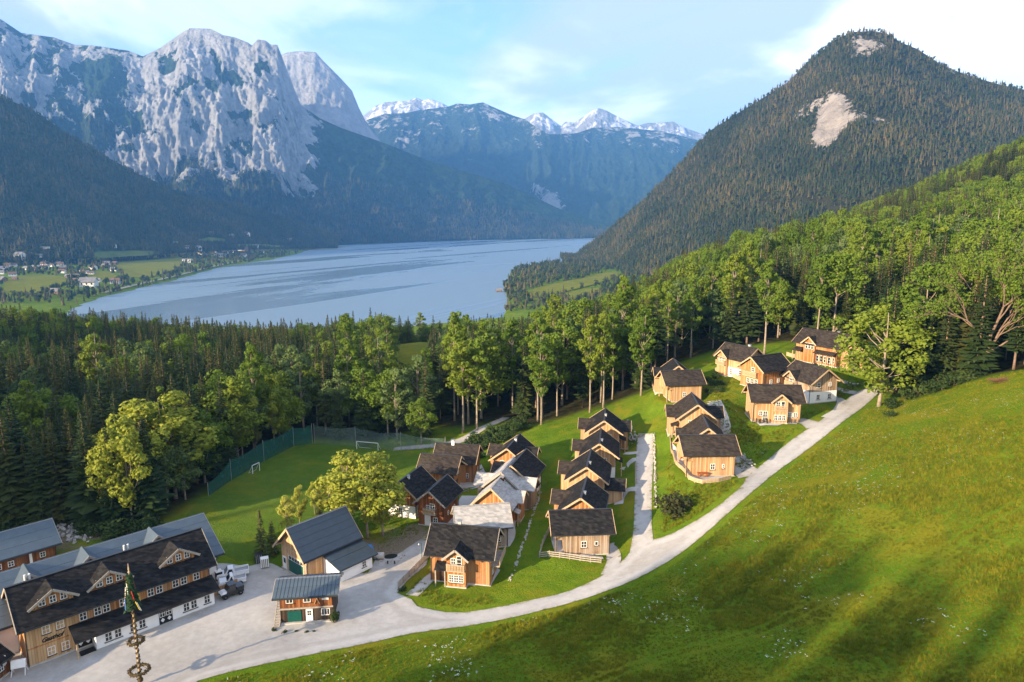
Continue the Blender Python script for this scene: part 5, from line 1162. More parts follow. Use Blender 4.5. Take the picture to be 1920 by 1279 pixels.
def spruce_crown(seed, H_=24.0, c0=0.10, Rb=3.0, dens=1.0):
    rg = rnd(seed); V = []; F = []
    z = H_*c0; n = 0
    while z < H_-.25:
        t = (z-H_*c0)/(H_*(1-c0)); r = Rb*((1-t)**0.85)*(0.55+0.45*min(1, t*6+.25))*rg.uniform(.8, 1.15)+.15
        nb = max(4, int(8*dens*(0.6+.4*(1-t)))); a0 = rg.uniform(0, 6.28)
        for k in range(nb):
            a = a0+6.283*k/nb+rg.uniform(-.3, .3); L = r*rg.uniform(.65, 1.12); d = Vector((math.cos(a), math.sin(a), 0)); s = Vector((-d.y, d.x, 0))
            dr = rg.uniform(.18, .45)*(1-t*.7); up = rg.uniform(-.05, .25)*t
            w = max(.28, L*rg.uniform(.22, .34))
            base = Vector((0, 0, z+rg.uniform(-.25, .25)))
            mid = base+d*L*.55+Vector((0, 0, -dr*L*.45+up*L)); tip = base+d*L+Vector((0, 0, -dr*L+up*L*1.6+L*.05))
            i = len(V); V += [base, mid+s*w+Vector((0, 0, -w*.45)), tip, mid-s*w+Vector((0, 0, -w*.45)), mid+Vector((0, 0, w*.12))]
            F += [(i, i+1, i+4), (i+1, i+2, i+4), (i+2, i+3, i+4), (i+3, i, i+4)]
            for q in range(2):                    # hanging twigs
                u = rg.uniform(.35, .95); c = base.lerp(tip, u)+s*rg.uniform(-w, w)*.7; e = rg.uniform(.35, .8)*(.4+.6*(1-t))
                i = len(V); V += [c-s*e*.35, c+s*e*.35, c+d*e*.3+Vector((0, 0, -e))]; F.append((i, i+1, i+2))
        z += rg.uniform(.5, .82)*(1.15-.45*t)
    for k in range(4):
        a = k*1.57; i = len(V); V += [Vector((.22*math.cos(a), .22*math.sin(a), H_-1.2)), Vector((.22*math.cos(a+1.6), .22*math.sin(a+1.6), H_-1.2)), Vector((0, 0, H_+.2))]; F.append((i, i+1, i+2))
    return V, F
def mesh_vf(name, V, F, mat, smooth=False):
    me = bpy.data.meshes.new(name); me.from_pydata([tuple(v) for v in V], [], F); me.materials.append(mat)
    if smooth: me.polygons.foreach_set('use_smooth', [True]*len(F))
    me.update(); return me
def trunk_mesh(H_, r, mat, bend, seed, limbs=()):
    rg = rnd(seed); b = MB(); pts = []; n = 7; ph = rg.uniform(0, 6)
    for k in range(n+1): t = k/n; pts.append((bend*math.sin(t*3+ph)*t, bend*math.cos(t*2.3+ph)*t, -0.8+t*(H_+.8)))
    b.tube(pts, [r*(1.35 if k == 0 else 1)*(1-.9*(k/n)**1.1)+.02 for k in range(n+1)], 7)
    for L in limbs: b.tube(L[0], L[1], 5, cap=False)
    return b.mesh('trunk', mat, True)
def leaf_cloud(seed, lobes, per, size, rg=None):
    """lobes: (centre, radii); leaf-clump quads spread over and inside each lobe"""
    rg = rg or rnd(seed); V = []; F = []
    for c, rr in lobes:
        for _ in range(per):
            d = Vector((rg.gauss(0, 1), rg.gauss(0, 1), rg.gauss(0, 1))).normalized(); u = rg.uniform(.45, 1.08)**.6
            p = Vector((c[0]+d.x*rr[0]*u, c[1]+d.y*rr[1]*u, c[2]+d.z*rr[2]*u))
            nrm = (d + Vector((rg.gauss(0, .5), rg.gauss(0, .5), rg.gauss(0, .5)+.35))).normalized(); t = nrm.orthogonal().normalized(); t = Matrix.Rotation(rg.uniform(0, 6.28), 3, nrm) @ t; q = nrm.cross(t)
            s = size*rg.uniform(.6, 1.35); i = len(V); f = nrm*s*.18
            V += [p-t*s*.5-f, p-q*s*.32+f*.6, p+t*s*.55-f, p+q*s*.32+f*.6]; F += [(i, i+1, i+3), (i+1, i+2, i+3)]
    return V, F
def broad_parts(seed, H_=20.0, c0=.25, Rc=4.5, mat='leaves', per=64, nl=44, size=.68, tr=.26, bark='bark_beech', flat=1.0):
    rg = rnd(seed); lobes = []; limbs = []; zc = H_*(c0+(1-c0)*.5); hz = H_*(1-c0)*.5
    for k in range(nl):
        for _ in range(30):
            d = Vector((rg.uniform(-1, 1), rg.uniform(-1, 1), rg.uniform(-1, 1)))
            if d.length < 1: break
        t = (d.z+1)/2; env = Rc*(math.sin(math.pi*min(1, (t*.86+.10)))**.6)
        rr = rg.uniform(.20, .34)*Rc*flat
        p = Vector((d.x*env, d.y*env, zc+d.z*hz*.92)); lobes.append((p, (rr, rr, rr*.8)))
        if k % 3 == 0:
            z0 = min(max(H_*c0*.9, p.z-rg.uniform(2, 5)), H_*.8); a = Vector((0, 0, z0)); m_ = a.lerp(p, .55)+Vector((0, 0, -.4)); limbs.append(([a, m_, a.lerp(p, .8)], [tr*.42, tr*.25, .03]))
    V, F = leaf_cloud(seed+1, lobes, per, size, rg)
    return mesh_vf('crown', V, F, M[mat]), trunk_mesh(H_*.86, tr, M[bark], .35, seed+2, limbs)
PROTO = {}
def spruce_proto(key, seed, H_, c0, Rb, mat='needles', dens=1.0):
    V, F = spruce_crown(seed, H_, c0, Rb, dens); PROTO[key] = (mesh_vf('crown', V, F, M[mat]), trunk_mesh(H_*.97, .24 if H_ > 15 else .13, M['bark'], .12, seed), H_)
for i in range(5): spruce_proto('spruce%d' % i, 100+i, 24, .05+.03*i, 3.5+.25*i, dens=1.15)
for i in range(4): spruce_proto('edge%d' % i, 140+i, 26, .18+.06*i, 3.2+.25*i)
for i in range(2): spruce_proto('larch%d' % i, 160+i, 22, .2, 2.3, 'needles_gold', .8)
spruce_proto('young', 171, 8, .02, 1.9, 'needles_gold', 1.2)
for i in range(5):
    c, t = broad_parts(200+i, 20, .10+.03*i, 5.6+.4*(i % 3), nl=50); PROTO['beech%d' % i] = (c, t, 20.0)
for i in range(3):
    c, t = broad_parts(230+i, 27,   .26+.06*i, 3.7, 'leaves', 58, 40, .66, .25); PROTO['tall%d' % i] = (c, t, 27.0)
for i in range(3):
    c, t = broad_parts(250+i, 15, .18, 3.3, 'leaves_sunlit', 70, 42, .5, .14); PROTO['gold%d' % i] = (c, t, 15.0)
for i in range(2):
    c, t = broad_parts(270+i, 17, .15, 4.2, 'leaves_pale', 60, 40, .6, .2); PROTO['pale%d' % i] = (c, t, 17.0)
for i in range(3):
    rg = rnd(290+i); lobes = [((rg.uniform(-1.1, 1.1), rg.uniform(-1.1, 1.1), rg.uniform(.4, 1.7)), (.8, .8, .7)) for _ in range(10)]
    V, F = leaf_cloud(300+i, lobes, 42, .42, rg); st_ = MB()
    for k in range(5): a = k*1.3; st_.tube([(0, 0, -.3), (.4*math.cos(a), .4*math.sin(a), .8), (.9*math.cos(a), .9*math.sin(a), 1.7)], [.05, .04, .015], 5)
    PROTO['shrub%d' % i] = (mesh_vf('crown', V, F, M['leaves_bush']), st_.mesh('stem', M['bark'], True), 2.4)
rg_t = rnd(77)
def tree(kind, x, y, h, label, name='beech_tree', cat='tree', group=None, sink=0.15, wide=1.0):
    c, t, H_ = PROTO[kind]; s = h/H_; z = float(H(x, y))-sink
    r = empty(name, (x, y, z), rg_t.uniform(0, 6.28)); r.scale = (s*wide*rg_t.uniform(.9, 1.1), s*wide*rg_t.uniform(.9, 1.1), s); tag(r, label, cat, group)
    link('crown', c, r); link('stem' if 'shrub' in kind else 'trunk', t, r); return r

def scatter_stuff(name, pts, scl, rot, idx, protos):
    """one object of far-off growth; protos: list of (meshes joined)"""
    me = bpy.data.meshes.new(name); me.vertices.add(len(pts)); me.vertices.foreach_set('co', np.asarray(pts, np.float32).ravel())
    for n_, a, ty in (('scl', scl, 'FLOAT'), ('rotz', rot, 'FLOAT')):
        at = me.attributes.new(n_, ty, 'POINT'); at.data.foreach_set('value', np.asarray(a, np.float32))
    at = me.attributes.new('idx', 'INT', 'POINT'); at.data.foreach_set('value', np.asarray(idx, np.int32))
    o = link(name, me); tag(o, kind='stuff')
    g = bpy.data.node_groups.new(name+'_nodes', 'GeometryNodeTree')
    g.interface.new_socket('Geometry', in_out='INPUT', socket_type='NodeSocketGeometry'); g.interface.new_socket('Geometry', in_out='OUTPUT', socket_type='NodeSocketGeometry')
    gi = g.nodes.new('NodeGroupInput'); go = g.nodes.new('NodeGroupOutput'); ip = g.nodes.new('GeometryNodeInstanceOnPoints'); ip.inputs['Pick Instance'].default_value = True
    j = g.nodes.new('GeometryNodeJoinGeometry')
    for po in reversed(protos):           # the join lists its inputs last link first
        oi = g.nodes.new('GeometryNodeObjectInfo'); oi.inputs['Object'].default_value = po; oi.inputs['As Instance'].default_value = True; g.links.new(oi.outputs['Geometry'], j.inputs[0])
    def na(n_, dt):
        a = g.nodes.new('GeometryNodeInputNamedAttribute'); a.data_type = dt; a.inputs['Name'].default_value = n_; return a.outputs['Attribute']
    cx = g.nodes.new('ShaderNodeCombineXYZ'); g.links.new(na('rotz', 'FLOAT'), cx.inputs['Z'])
    g.links.new(gi.outputs[0], ip.inputs['Points']); g.links.new(j.outputs[0], ip.inputs['Instance']); g.links.new(na('idx', 'INT'), ip.inputs['Instance Index'])
    g.links.new(cx.outputs[0], ip.inputs['Rotation']); g.links.new(na('scl', 'FLOAT'), ip.inputs['Scale']); g.links.new(ip.outputs[0], go.inputs[0])
    md = o.modifiers.new('scatter', 'NODES'); md.node_group = g; return o
def joined(c, t, key):
    """crown and trunk in one mesh, as a source for far-off growth (never linked to the scene)"""
    k = ('joined', key)
    if k not in _cache:
        bm = bmesh.new(); bm.from_mesh(c); nf = len(bm.faces); bm.from_mesh(t); bm.faces.ensure_lookup_table()
        for f in bm.faces[nf:]: f.material_index = 1
        me = bpy.data.meshes.new('tree_source'); bm.to_mesh(me); bm.free(); me.materials.append(c.materials[0]); me.materials.append(t.materials[0]); _cache[k] = bpy.data.objects.new('tree_source', me)
    return _cache[k]
def cone_source(key, mat, n, tiers, H_, R_):
    k = ('cone', key)
    if k not in _cache:
        rg = rnd(hash(key) % 999 if False else len(key)*7+3); b = MB()
        for i in range(tiers):
            z0 = H_*(.06+.80*i/tiers); z1 = min(H_, z0+H_*(1.35/tiers)); r = R_*(1-.86*i/tiers); m = len(b.v)
            for q in range(n):
                a = 6.283*q/n+i*.7; rr = r*rg.uniform(.7, 1.15); b.v.append((rr*math.cos(a), rr*math.sin(a), z0+rg.uniform(-.04, .05)*H_))
            b.v.append((0, 0, z1))
            for q in range(n): b.f.append((m+q, m+(q+1) % n, m+n)); b.m.append(0)
        _cache[k] = bpy.data.objects.new('tree_source', b.mesh('tree_source', mat))
    return _cache[k]
def blob_source(key, mat, H_, R_, seed):
    k = ('blob', key)
    if k not in _cache:
        rg = rnd(seed); lobes = [((rg.uniform(-.5, .5)*R_, rg.uniform(-.5, .5)*R_, H_*rg.uniform(.3, .85)), (R_*.55, R_*.55, H_*.2)) for _ in range(7)]
        V, F = leaf_cloud(seed, lobes, 16, R_*.62, rg); _cache[k] = bpy.data.objects.new('tree_source', mesh_vf('tree_source', V, F, mat))
    return _cache[k]

# clearings, roads and buildings that trees keep off
CLEAR = [yard, smooth_poly(road, 1), lane, smooth_poly(pitch, 1), px_poly([(985,803),(1090,774),(1150,757),(1205,737),(1232,716),(1250,760),(1220,1020),(1000,1140),(900,1100),(820,1000),(790,860),(900,835),(960,812)])]
def blocked(x, y):
    b = np.zeros(np.shape(x), bool)
    for P in CLEAR: b |= poly_dist(x, y, P) < 1.5
    for (qx, qy, r, _) in PADS: b |= np.hypot(x-qx, y-qy) < r+1.0
    return b
rs = np.random.RandomState(4)
def forest_points(step, x0, x1, y0, y1):
    gx, gy = np.meshgrid(np.arange(x0, x1, step), np.arange(y0, y1, step)); x = (gx+rs.uniform(-.42, .42, gx.shape)*step).ravel(); y = (gy+rs.uniform(-.42, .42, gx.shape)*step).ravel()
    return x, y
def in_polys(x, y):
    m = np.zeros(x.shape, bool)
    for P in FOREST_FLOOR: m |= poly_dist(x, y, P) < -0.5
    return m & ~blocked(x, y)
def wood_grid(rings):
    xs, ys = [], []
    for st_, r0, r1 in rings:
        x, y = forest_points(st_, -420, 520, 60, 700); r = np.hypot(x, y); m = (r >= r0) & (r < r1) & (np.abs(x) < y*.80+25) & (y > 40); x, y = x[m], y[m]; m = in_polys(x, y); xs.append(x[m]); ys.append(y[m])
    return np.concatenate(xs), np.concatenate(ys)
LX, LY = wood_grid(((7.6, 0, 320), (8.6, 320, 760)))          # leafy trees, wide crowns
nb = fbm(LX/30, LY/30, 3, 301); rl = LX > -25
m = np.where(rl, nb > -.10-.06*sstep(LY, 220, 300)+.16*sstep(LY, 380, 520), nb > .03); LX, LY = LX[m], LY[m]
SX, SY = wood_grid(((5.2, 0, 320), (6.0, 320, 760)))          # spruces between them
near = np.zeros(SX.shape, bool)
for i in range(0, len(LX)): near |= (SX-LX[i])**2+(SY-LY[i])**2 < np.where(SX > -25, 4.6, 3.4)**2
SX, SY = SX[~near], SY[~near]
TX = np.concatenate([SX, LX]); TY = np.concatenate([SY, LY]); TZ = H(TX, TY); conif = np.arange(len(TX)) < len(SX); right = TX > -25
hgt = np.where(conif, rs.uniform(14, 25, TX.shape), rs.uniform(15, 23, TX.shape))*np.where(right, 1.0, .95)
# keep the clearing by the lake in view
pxT, pyT, _f = project(np.stack([TX, TY, TZ+hgt], 1)); pxB, pyB, _g = project(np.stack([TX, TY, TZ], 1))
clr = (pxT > 725) & (pxT < 805) & (pyT < 675) & (TY < 345); keep = ~clr
# what stands free to the eye: columns filled from near to far
order = np.argsort(TY); hor = np.full(220, 2000.0); vis = np.full(TX.shape, -99.0)
for i in order:
    if not keep[i]: continue
    k = int((pxT[i]+140)/10); w = max(1, int(FPX*2.2/_f[i]/10)); a, b = max(0, k-w), min(220, k+w+1)
    if a >= b: continue
    vis[i] = min(hor[a:b].max(), pyB[i])-pyT[i]
    c0_, c1_ = max(0, k-max(0, w-1)), min(220, k+max(1, w)); hor[c0_:c1_] = np.minimum(hor[c0_:c1_], pyT[i]+FPX*2.5/_f[i])
inframe = (pxT > -40) & (pxT < 1960); keep &= (vis > -40) | (TY < 190)
area = np.where(inframe, np.clip(vis, 0, 400)*FPX*5/_f, -1)
zone_txt = lambda x, y: ('left' if x < -25 else 'right')
def wood_label(i, k, cf):
    """what the tree looks like, its height and which stretch of the wood it stands in"""
    px, ty = pxB[i], pyT[i]
    if not right[i]:
        zn = ('above the stable roof at the left edge' if px < 150 and pyB[i] > 800 else 'behind the rear wing and the leafy sunlit clump' if px < 390 and pyB[i] > 800 else 'just behind the green pitch net' if pyB[i] > 770 else
              'on the skyline against the far village' if ty < 625 and px < 180 else 'on the skyline against the lake' if ty < 640 else 'in the left part of the wood below the lake' if px < 260 else 'in the middle of the wood below the lake' if px < 520 else 'between the pitch corner and the yellow clearing')
    else:
        zn = ('at the mouth of the forest trail' if px < 1000 and TY[i] < 225 else 'in the front row behind the middle chalets' if px < 1230 and TY[i] < 225 else 'close behind the terrace and upper chalets' if px < 1640 and TY[i] < 240 else 'at the upper edge of the flower meadow' if TY[i] < 240 else
              'on the ridge line below the right peak' if ty < 430 and px > 1500 else 'on the ridge line before the peak foot' if ty < 520 and px > 1180 else 'near the small fields of the right shore' if px < 1180 else 'in the middle of the slope above the chalets' if px < 1600 else 'on the upper right slope')
    sz = 'tall' if hgt[i] > (21.5 if cf else 19.8) else 'short' if hgt[i] < (17.5 if cf else 17) else 'medium'
    kd = ('golden brown conifer' if 'larch' in k else 'bare stemmed spruce' if 'edge' in k else 'dark spruce') if cf else ('slim high crowned beech' if 'tall' in k else 'grey green leafy tree' if 'pale' in k else 'broad green leafy tree')
    return sz+' '+kd+' '+zn, kd+('es ' if kd.endswith('beech') else 's ')+zn
n_ind = {}
SPR = ['spruce%d' % i for i in range(5)]; EDG = ['edge%d' % i for i in range(4)]; BEE = ['beech%d' % i for i in range(5)]; TAL = ['tall%d' % i for i in range(3)]
stuff = {True: [], False: []}
for cf in (True, False):
    ids = [i for i in np.where(keep & (conif == cf))[0]]; ids.sort(key=lambda i: -area[i])
    for n_, i in enumerate(ids):
        x, y = TX[i], TY[i]; z_ = zone_txt(x, y); edge = right[i] and y < 225
        if n_ < 270 and area[i] > 0:
            if cf:
                k = rg_t.choice(EDG if rg_t.random() < (.4 if edge else .15) else SPR)
                if rg_t.random() < .06: k = 'larch%d' % rg_t.randrange(2)
                lab, grp = wood_label(i, k, True)
                tree(k, x, y, hgt[i], lab, 'spruce_tree', 'spruce', grp, wide=1.25)
            else:
                k = rg_t.choice(TAL if rg_t.random() < (.55 if edge else .12) else BEE + ['pale0', 'pale1'])
                lab, grp = wood_label(i, k, False)
                tree(k, x, y, hgt[i]*(1.36 if k in TAL else 1.12 if right[i] else 1), lab, 'beech_tree', 'leafy tree', grp, wide=1.0 if k in TAL else 1.02)
        else: stuff[cf].append(i)
for cf, nm, keys in ((True, 'spruce_wood', SPR), (False, 'leafy_wood', BEE)):
    ids = np.array(stuff[cf]); src = [joined(PROTO[k][0], PROTO[k][1], k) for k in keys]
    if len(ids): scatter_stuff(nm, np.stack([TX[ids], TY[ids], TZ[ids]-.2], 1), hgt[ids]/PROTO[keys[0]][2], rs.uniform(0, 6.28, len(ids)), rs.randint(0, len(keys), len(ids)), src)
print('trees', len(TX), 'kept', int(keep.sum()), 'stuff', len(stuff[True]), len(stuff[False]))

# woods of the far slopes
def slope_points(P, rk, n, seed, smax=1.0, smin=.0, thr=.42):
    r = np.random.RandomState(seed); ns, nu = P.shape[:2]; nsl = ns-10
    su = r.uniform(0, nu-1.01, n); ss = r.uniform(smin, smax, n)*(nsl-1.01); iu = su.astype(int); is_ = ss.astype(int); fu = (su-iu)[:, None]; fs_ = (ss-is_)[:, None]
    q = (P[is_, iu]*(1-fu)+P[is_, iu+1]*fu)*(1-fs_) + (P[is_+1, iu]*(1-fu)+P[is_+1, iu+1]*fu)*fs_
    ok = rk[is_, iu] + r.uniform(-.12, .12, n) < thr
    ok &= fbm(q[:, 0]/70, q[:, 2]/50+q[:, 1]/90, 4, seed+9) + r.uniform(-.45, .45, n) < .30
    px, py, f = project(q); ok &= (px > -60) & (px < 1980)
    return q[ok], r
M['far_needles'] = leaf_mat('far_spruce_needles', [(0.2, (0.016, 0.024, 0.010)), (0.5, (0.046, 0.048, 0.017)), (0.8, (0.110, 0.084, 0.030))], 0.0, .75, .006)
M['far_leaves'] = leaf_mat('far_leaves', [(0.2, (0.024, 0.044, 0.013)), (0.5, (0.042, 0.066, 0.020)), (0.8, (0.095, 0.090, 0.028))], 0.0, .75, .006)
cs = [cone_source('a', M['far_needles'], 6, 3, 20, 3.6), cone_source('bb', M['far_needles'], 5, 4, 23, 3.2), blob_source('c', M['far_leaves'], 15, 4.6, 12)]
def far_wood(name, P, rk, n, seed, lo, hi, leafy, **kw):
    q, r = slope_points(P, rk, n, seed, **kw); q[:, 2] -= 1.0
    scatter_stuff(name, q, r.uniform(lo, hi, len(q)), r.uniform(0, 6.28, len(q)), r.choice([0, 1, 2], len(q), p=[(1-leafy)*.5, (1-leafy)*.5, leafy]), cs)
far_wood('peak_wood', PD, RD, 46000, 5, .42, .85, .42)
far_wood('slope_wood', PC, RC+MEAD['wooded_slope_left'], 32000, 6, .6, 1.1, .45)
far_wood('massif_wood', PA, RA, 22000, 7, .9, 1.5, .25, smax=.62, thr=.35)

# wood on the ridge out of view behind and to the left, added to shade the meadow and the pitch side
aa, pp = np.meshgrid(np.arange(-172, -136, 5.0), np.arange(-30, 420, 5.0)); aa = (aa+rs.uniform(-2, 2, aa.shape)).ravel(); pp = (pp+rs.uniform(-2, 2, pp.shape)).ravel()
m = (pp < 61) | (pp > 128); aa, pp = aa[m], pp[m]  # gap left in the added trees so sun reaches the yard
rx, ry = TRAVEL[0]*aa-TRAVEL[1]*pp, TRAVEL[1]*aa+TRAVEL[0]*pp
scatter_stuff('shade_ridge_wood', np.stack([rx, ry, H(rx, ry)-.2], 1), rs.uniform(.65, 1.05, len(rx)), rs.uniform(0, 6.28, len(rx)), rs.randint(0, 5, len(rx)), [joined(PROTO[k][0], PROTO[k][1], k) for k in SPR])
# ---------------------------------------------------------------- single trees and shrubs one can point at
def gp(px, py): p = ground(px, py); return p.x, p.y
def top_h(px, py, ty):
    """height of something standing at (px, py) whose top shows at row ty"""
    x, y = gp(px, py); z = float(H(x, y)); q = project(np.array((x, y, z))); return max(1.0, (q[1]-ty)/FPX*q[2]/cp*1.04)
def ptree(kind, px, py, ty, label, name='beech_tree', cat='leafy tree', wide=1.0, group=None): x, y = gp(px, py); return tree(kind, x, y, top_h(px, py, ty), label, name, cat, group, wide=wide)
ptree('tall0', 1015, 796, 612, 'slender beech with long bare trunk at the wood edge left of the meadow strip')
ptree('tall1', 1106, 774, 590, 'beech with bare trunk and light crown just behind the top chalet of the middle row')
ptree('tall2', 1131, 764, 600, 'paired slender beech, its trunk close to the beech behind the top middle chalet')
ptree('tall0', 1202, 742, 572, 'tall beech with pale straight trunk left of the terrace chalets')
ptree('tall1', 894, 806, 640, 'pale trunked tree beside the forest trail, right of the trail mouth', wide=1.2)
ptree('tall2', 868, 812, 640, 'leafy tree at the trail mouth behind the brown roofed chalets', wide=1.4)
ptree('tall1', 1433, 664, 488, 'beech with bright thick trunk directly above the upper chalets')
ptree('beech1', 1648, 762, 565, 'big leafy tree right at the road bend beside the biggest chalet', wide=1.25)
ptree('beech3', 1725, 705, 492, 'round dense green tree above the meadow shrubs, left of the bare giant', wide=1.05)
ptree('beech0', 1560, 645, 470, 'broad beech rising behind the biggest chalet')
ptree('tall2', 1530, 650, 480, 'many stemmed light beech left behind the biggest chalet')
ptree('beech2', 1660, 690, 560, 'leafy tree between the road end and the round green tree')
clear_px = px_poly([(722,653),(760,640),(796,632),(803,668),(778,692),(745,676)])
sheet('sunlit_clearing', clear_px, M['field'], .15, 3.0)  # yellow of the clearing, with the sunlight on it put into the colour
# the bare branched giant
def giant(px, py, ty):
    x, y = gp(px, py); h = top_h(px, py, ty); rg = rnd(9); b = MB(); tips = []
    def grow(p, d, L, r, dep):
        q = p+d*L*.5+Vector((rg.uniform(-.1, .1), rg.uniform(-.1, .1), 0))*L; e = q+(d+Vector((0, 0, .10))).normalized()*L*.5
        b.tube([p, q, e], [r, r*.82, r*.62], 6 if dep < 2 else 4, cap=False)
        if dep >= 4: tips.append(e)
        if dep >= 6: return
        for k in range(3 if dep < 5 else 2):
            a = rg.uniform(0, 6.28); sp = rg.uniform(.28, .62); o = d.orthogonal().normalized(); o = Matrix.Rotation(a, 3, d) @ o
            grow(e if k < 2 else q, (d+o*sp+Vector((0, 0, .08))).normalized(), L*rg.uniform(.66, .84), r*.58, dep+1)
    grow(Vector((0, 0, -.5)), Vector((.03, 0, 1)), h*.30, .5, 0)
    grow(Vector((.1, 0, h*.16)), Vector((.7, -.2, .55)).normalized(), h*.20, .24, 2); grow(Vector((0, 0, h*.26)), Vector((-.7, .1, .6)).normalized(), h*.19, .22, 2)
    r = empty('maple_tree', (x, y, float(H(x, y)))); tag(r, 'huge half bare tree with pale spreading branches at the top edge of the meadow', 'leafy tree')
    b.build('trunk', M['bark'], r, True)
    lob = [(t, (1.0, 1.0, .9)) for t in tips if t.z > h*.3][::2]; V, F = leaf_cloud(4, lob, 22, .5); link('crown', mesh_vf('crown', V, F, M['leaves']), r)
giant(1845, 702, 455)
# golden group behind the barn
for k, a in enumerate([('gold0', 690, 1012, 838, 'tallest bright yellow green tree behind the barn, nearest the white based chalet', 1.5), ('gold1', 655, 1000, 842, 'yellow green tree rising behind the barn roof, second tallest of the sunlit group', 1.45), ('gold2', 718, 1005, 870, 'yellow green tree at the right end of the sunlit group by the driveway', 1.4),
        ('gold0', 622, 985, 880, 'yellow green tree in the middle of the sunlit group behind the barn', 1.4), ('gold2', 562, 985, 905, 'pale yellow tree left behind the barn gable', .9), ('gold1', 540, 1010, 925, 'small pale yellow tree close to the barn gable', 1.0), ('gold1', 590, 965, 900, 'yellow green tree behind the sunlit group towards the pitch', .8), ('gold2', 680, 965, 860, 'slim yellow tree at the back of the sunlit group', .8)]):
    ptree(*a[:5], name='maple_tree', wide=a[5], group='sunlit trees behind the barn')
ptree('larch0', 600, 985, 895, 'slim golden conifer among the sunlit trees behind the barn', 'larch_tree', 'conifer', 1.1, 'sunlit trees behind the barn')
ptree('young', 492, 1050, 952, 'small columnar golden conifer left of the barn', 'larch_tree', 'conifer', .8)
ptree('young', 512, 1040, 972, 'short bushy golden conifer tight against the barn corner', 'larch_tree', 'conifer', 1.0)
# sunlit trees along the wood left of the pitch
for a in [('gold0', 330, 935, 725, 'large sunlit yellow green tree left of the pitch net, tallest of its clump', 1.5), ('gold1', 282, 950, 745, 'large sunlit yellow green tree in the clump left of the pitch, on its left side', 1.4), ('beech2', 385, 905, 760, 'big green tree at the start of the green net', 1.0), ('gold2', 215, 985, 800, 'sunlit tree at the wood edge behind the rear wing roof', .8), ('gold2', 250, 985, 770, 'slim sunlit tree beside the leafy clump left of the pitch', .9),
          ('gold1', 455, 860, 712, 'light tipped tree standing in the dark wood above the green net', .9), ('gold0', 515, 838, 730, 'round yellow tipped tree behind the corner of the green net', .9)]:
    ptree(*a[:5], name='maple_tree', wide=a[5])
for a in [('larch1', 100, 970, 805, 'thin brownish conifer in front of the dark wood above the stable'), ('larch0', 60, 975, 822, 'golden tipped conifer in front of the dark wood, left above the stable'), ('larch0', 150, 965, 790, 'golden conifer between the stable and the leafy clump'), ('larch1', 170, 985, 830, 'small golden conifer at the wood edge right above the stable'), ('larch0', 480, 850, 720, 'orange tinted conifer behind the green net')]:
    ptree(*a, 'larch_tree', 'conifer', 1.1)
for a in [('spruce0', 715, 812, 655, 'dark broad spruce below the yellow clearing'), ('spruce1', 800, 820, 665, 'dark spruce left of the forest trail mouth'), ('pale0', 745, 825, 690, 'grey green tree below the yellow clearing'), ('beech4', 790, 835, 745, 'low bright green tree beside the pitch net and the trail')]:
    ptree(*a, *(('spruce_tree', 'spruce') if 'spruce' in a[0] else ()))
# shrubs
def shrub(px, py, h, label, group=None, kind=None, wide=1.2): x, y = gp(px, py); return tree(kind or 'shrub%d' % rg_t.randrange(3), x, y, h, label, 'shrub', 'shrub', group, .1, wide)
sh = shrub(1265, 962, 4.2, 'big dark round bush on the grass wedge between lane and road', wide=1.0)
M['bush_dark'] = leaf_mat('dark_bush_leaves', [(0.2, (0.022, 0.028, 0.010)), (0.5, (0.038, 0.042, 0.014)), (0.8, (0.060, 0.056, 0.02))], 0.1)
cm = PROTO['shrub0'][0].copy(); cm.materials.clear(); cm.materials.append(M['bush_dark'])
for ch in sh.children:
    if ch.name.startswith('crown'): ch.data = cm
for px, py, h in ((885,838,2.6),(898,830,2.8),(912,824,2.6),(925,818,3.0),(938,814,2.8),(952,808,3.0),(905,842,2.2),(920,836,2.2),(935,830,2.4),(950,822,2.4),(965,812,2.6),(975,804,3.0),(890,850,2.0),(900,858,1.8)):
    shrub(px, py, h, 'green shrub in the thicket on the bank between the trail and the dark roofed chalets', 'shrubs of the bank thicket')
for px, py, h in ((1700,748,2.6),(1722,742,3.0),(1745,735,3.2),(1768,730,3.4),(1790,722,2.8),(1812,715,2.6),(1690,728,3.5),(1735,715,3.6),(1775,708,3.4),(1805,700,3.0),(1672,765,2.2)):
    shrub(px, py, h, 'leafy shrub in the row along the upper meadow edge', 'shrubs along the upper meadow edge')
for px, py, h in ((1345,712,1.8),(1338,722,1.6),(1352,722,1.6),(1330,735,1.5),(1346,735,1.7),(1325,716,1.5)):
    shrub(px, py, h, 'grey green low shrub on the bank below the leftmost upper chalet', 'low shrubs on the upper bank')
for px, py, h in ((20,1000,2.6),(45,992,2.4),(70,985,2.6),(165,1000,2.8),(190,1005,2.6),(215,1005,2.8),(240,1002,2.4),(265,1000,2.6),(180,985,3.0),(230,985,3.0),(290,985,2.4)):
    shrub(px, py, h, 'shrub at the foot of the wood behind the stable and the rear wing', 'shrubs at the wood foot')
shrub(1668, 782, 1.4, 'single small dark shrub standing in the upper meadow', wide=1.4); shrub(1468, 790, 1.0, 'low shrub right of the balcony chalet lawn'); shrub(1478, 772, 1.1, 'rounded shrub in front of the white plastered chalet')
for px, py, h in ((514,1182,.5),(532,1186,.5),(556,1184,.35),(575,1185,.4),(590,1183,.35)): shrub(px, py, h, 'small plant along the front step of the tin roofed shed', 'plants along the shed front')
shrub(628, 1168, 1.9, 'upright green bush at the right corner of the tin roofed shed', wide=.55); shrub(755, 1106, .8, 'low dark shrub at the lower end of the board fence')

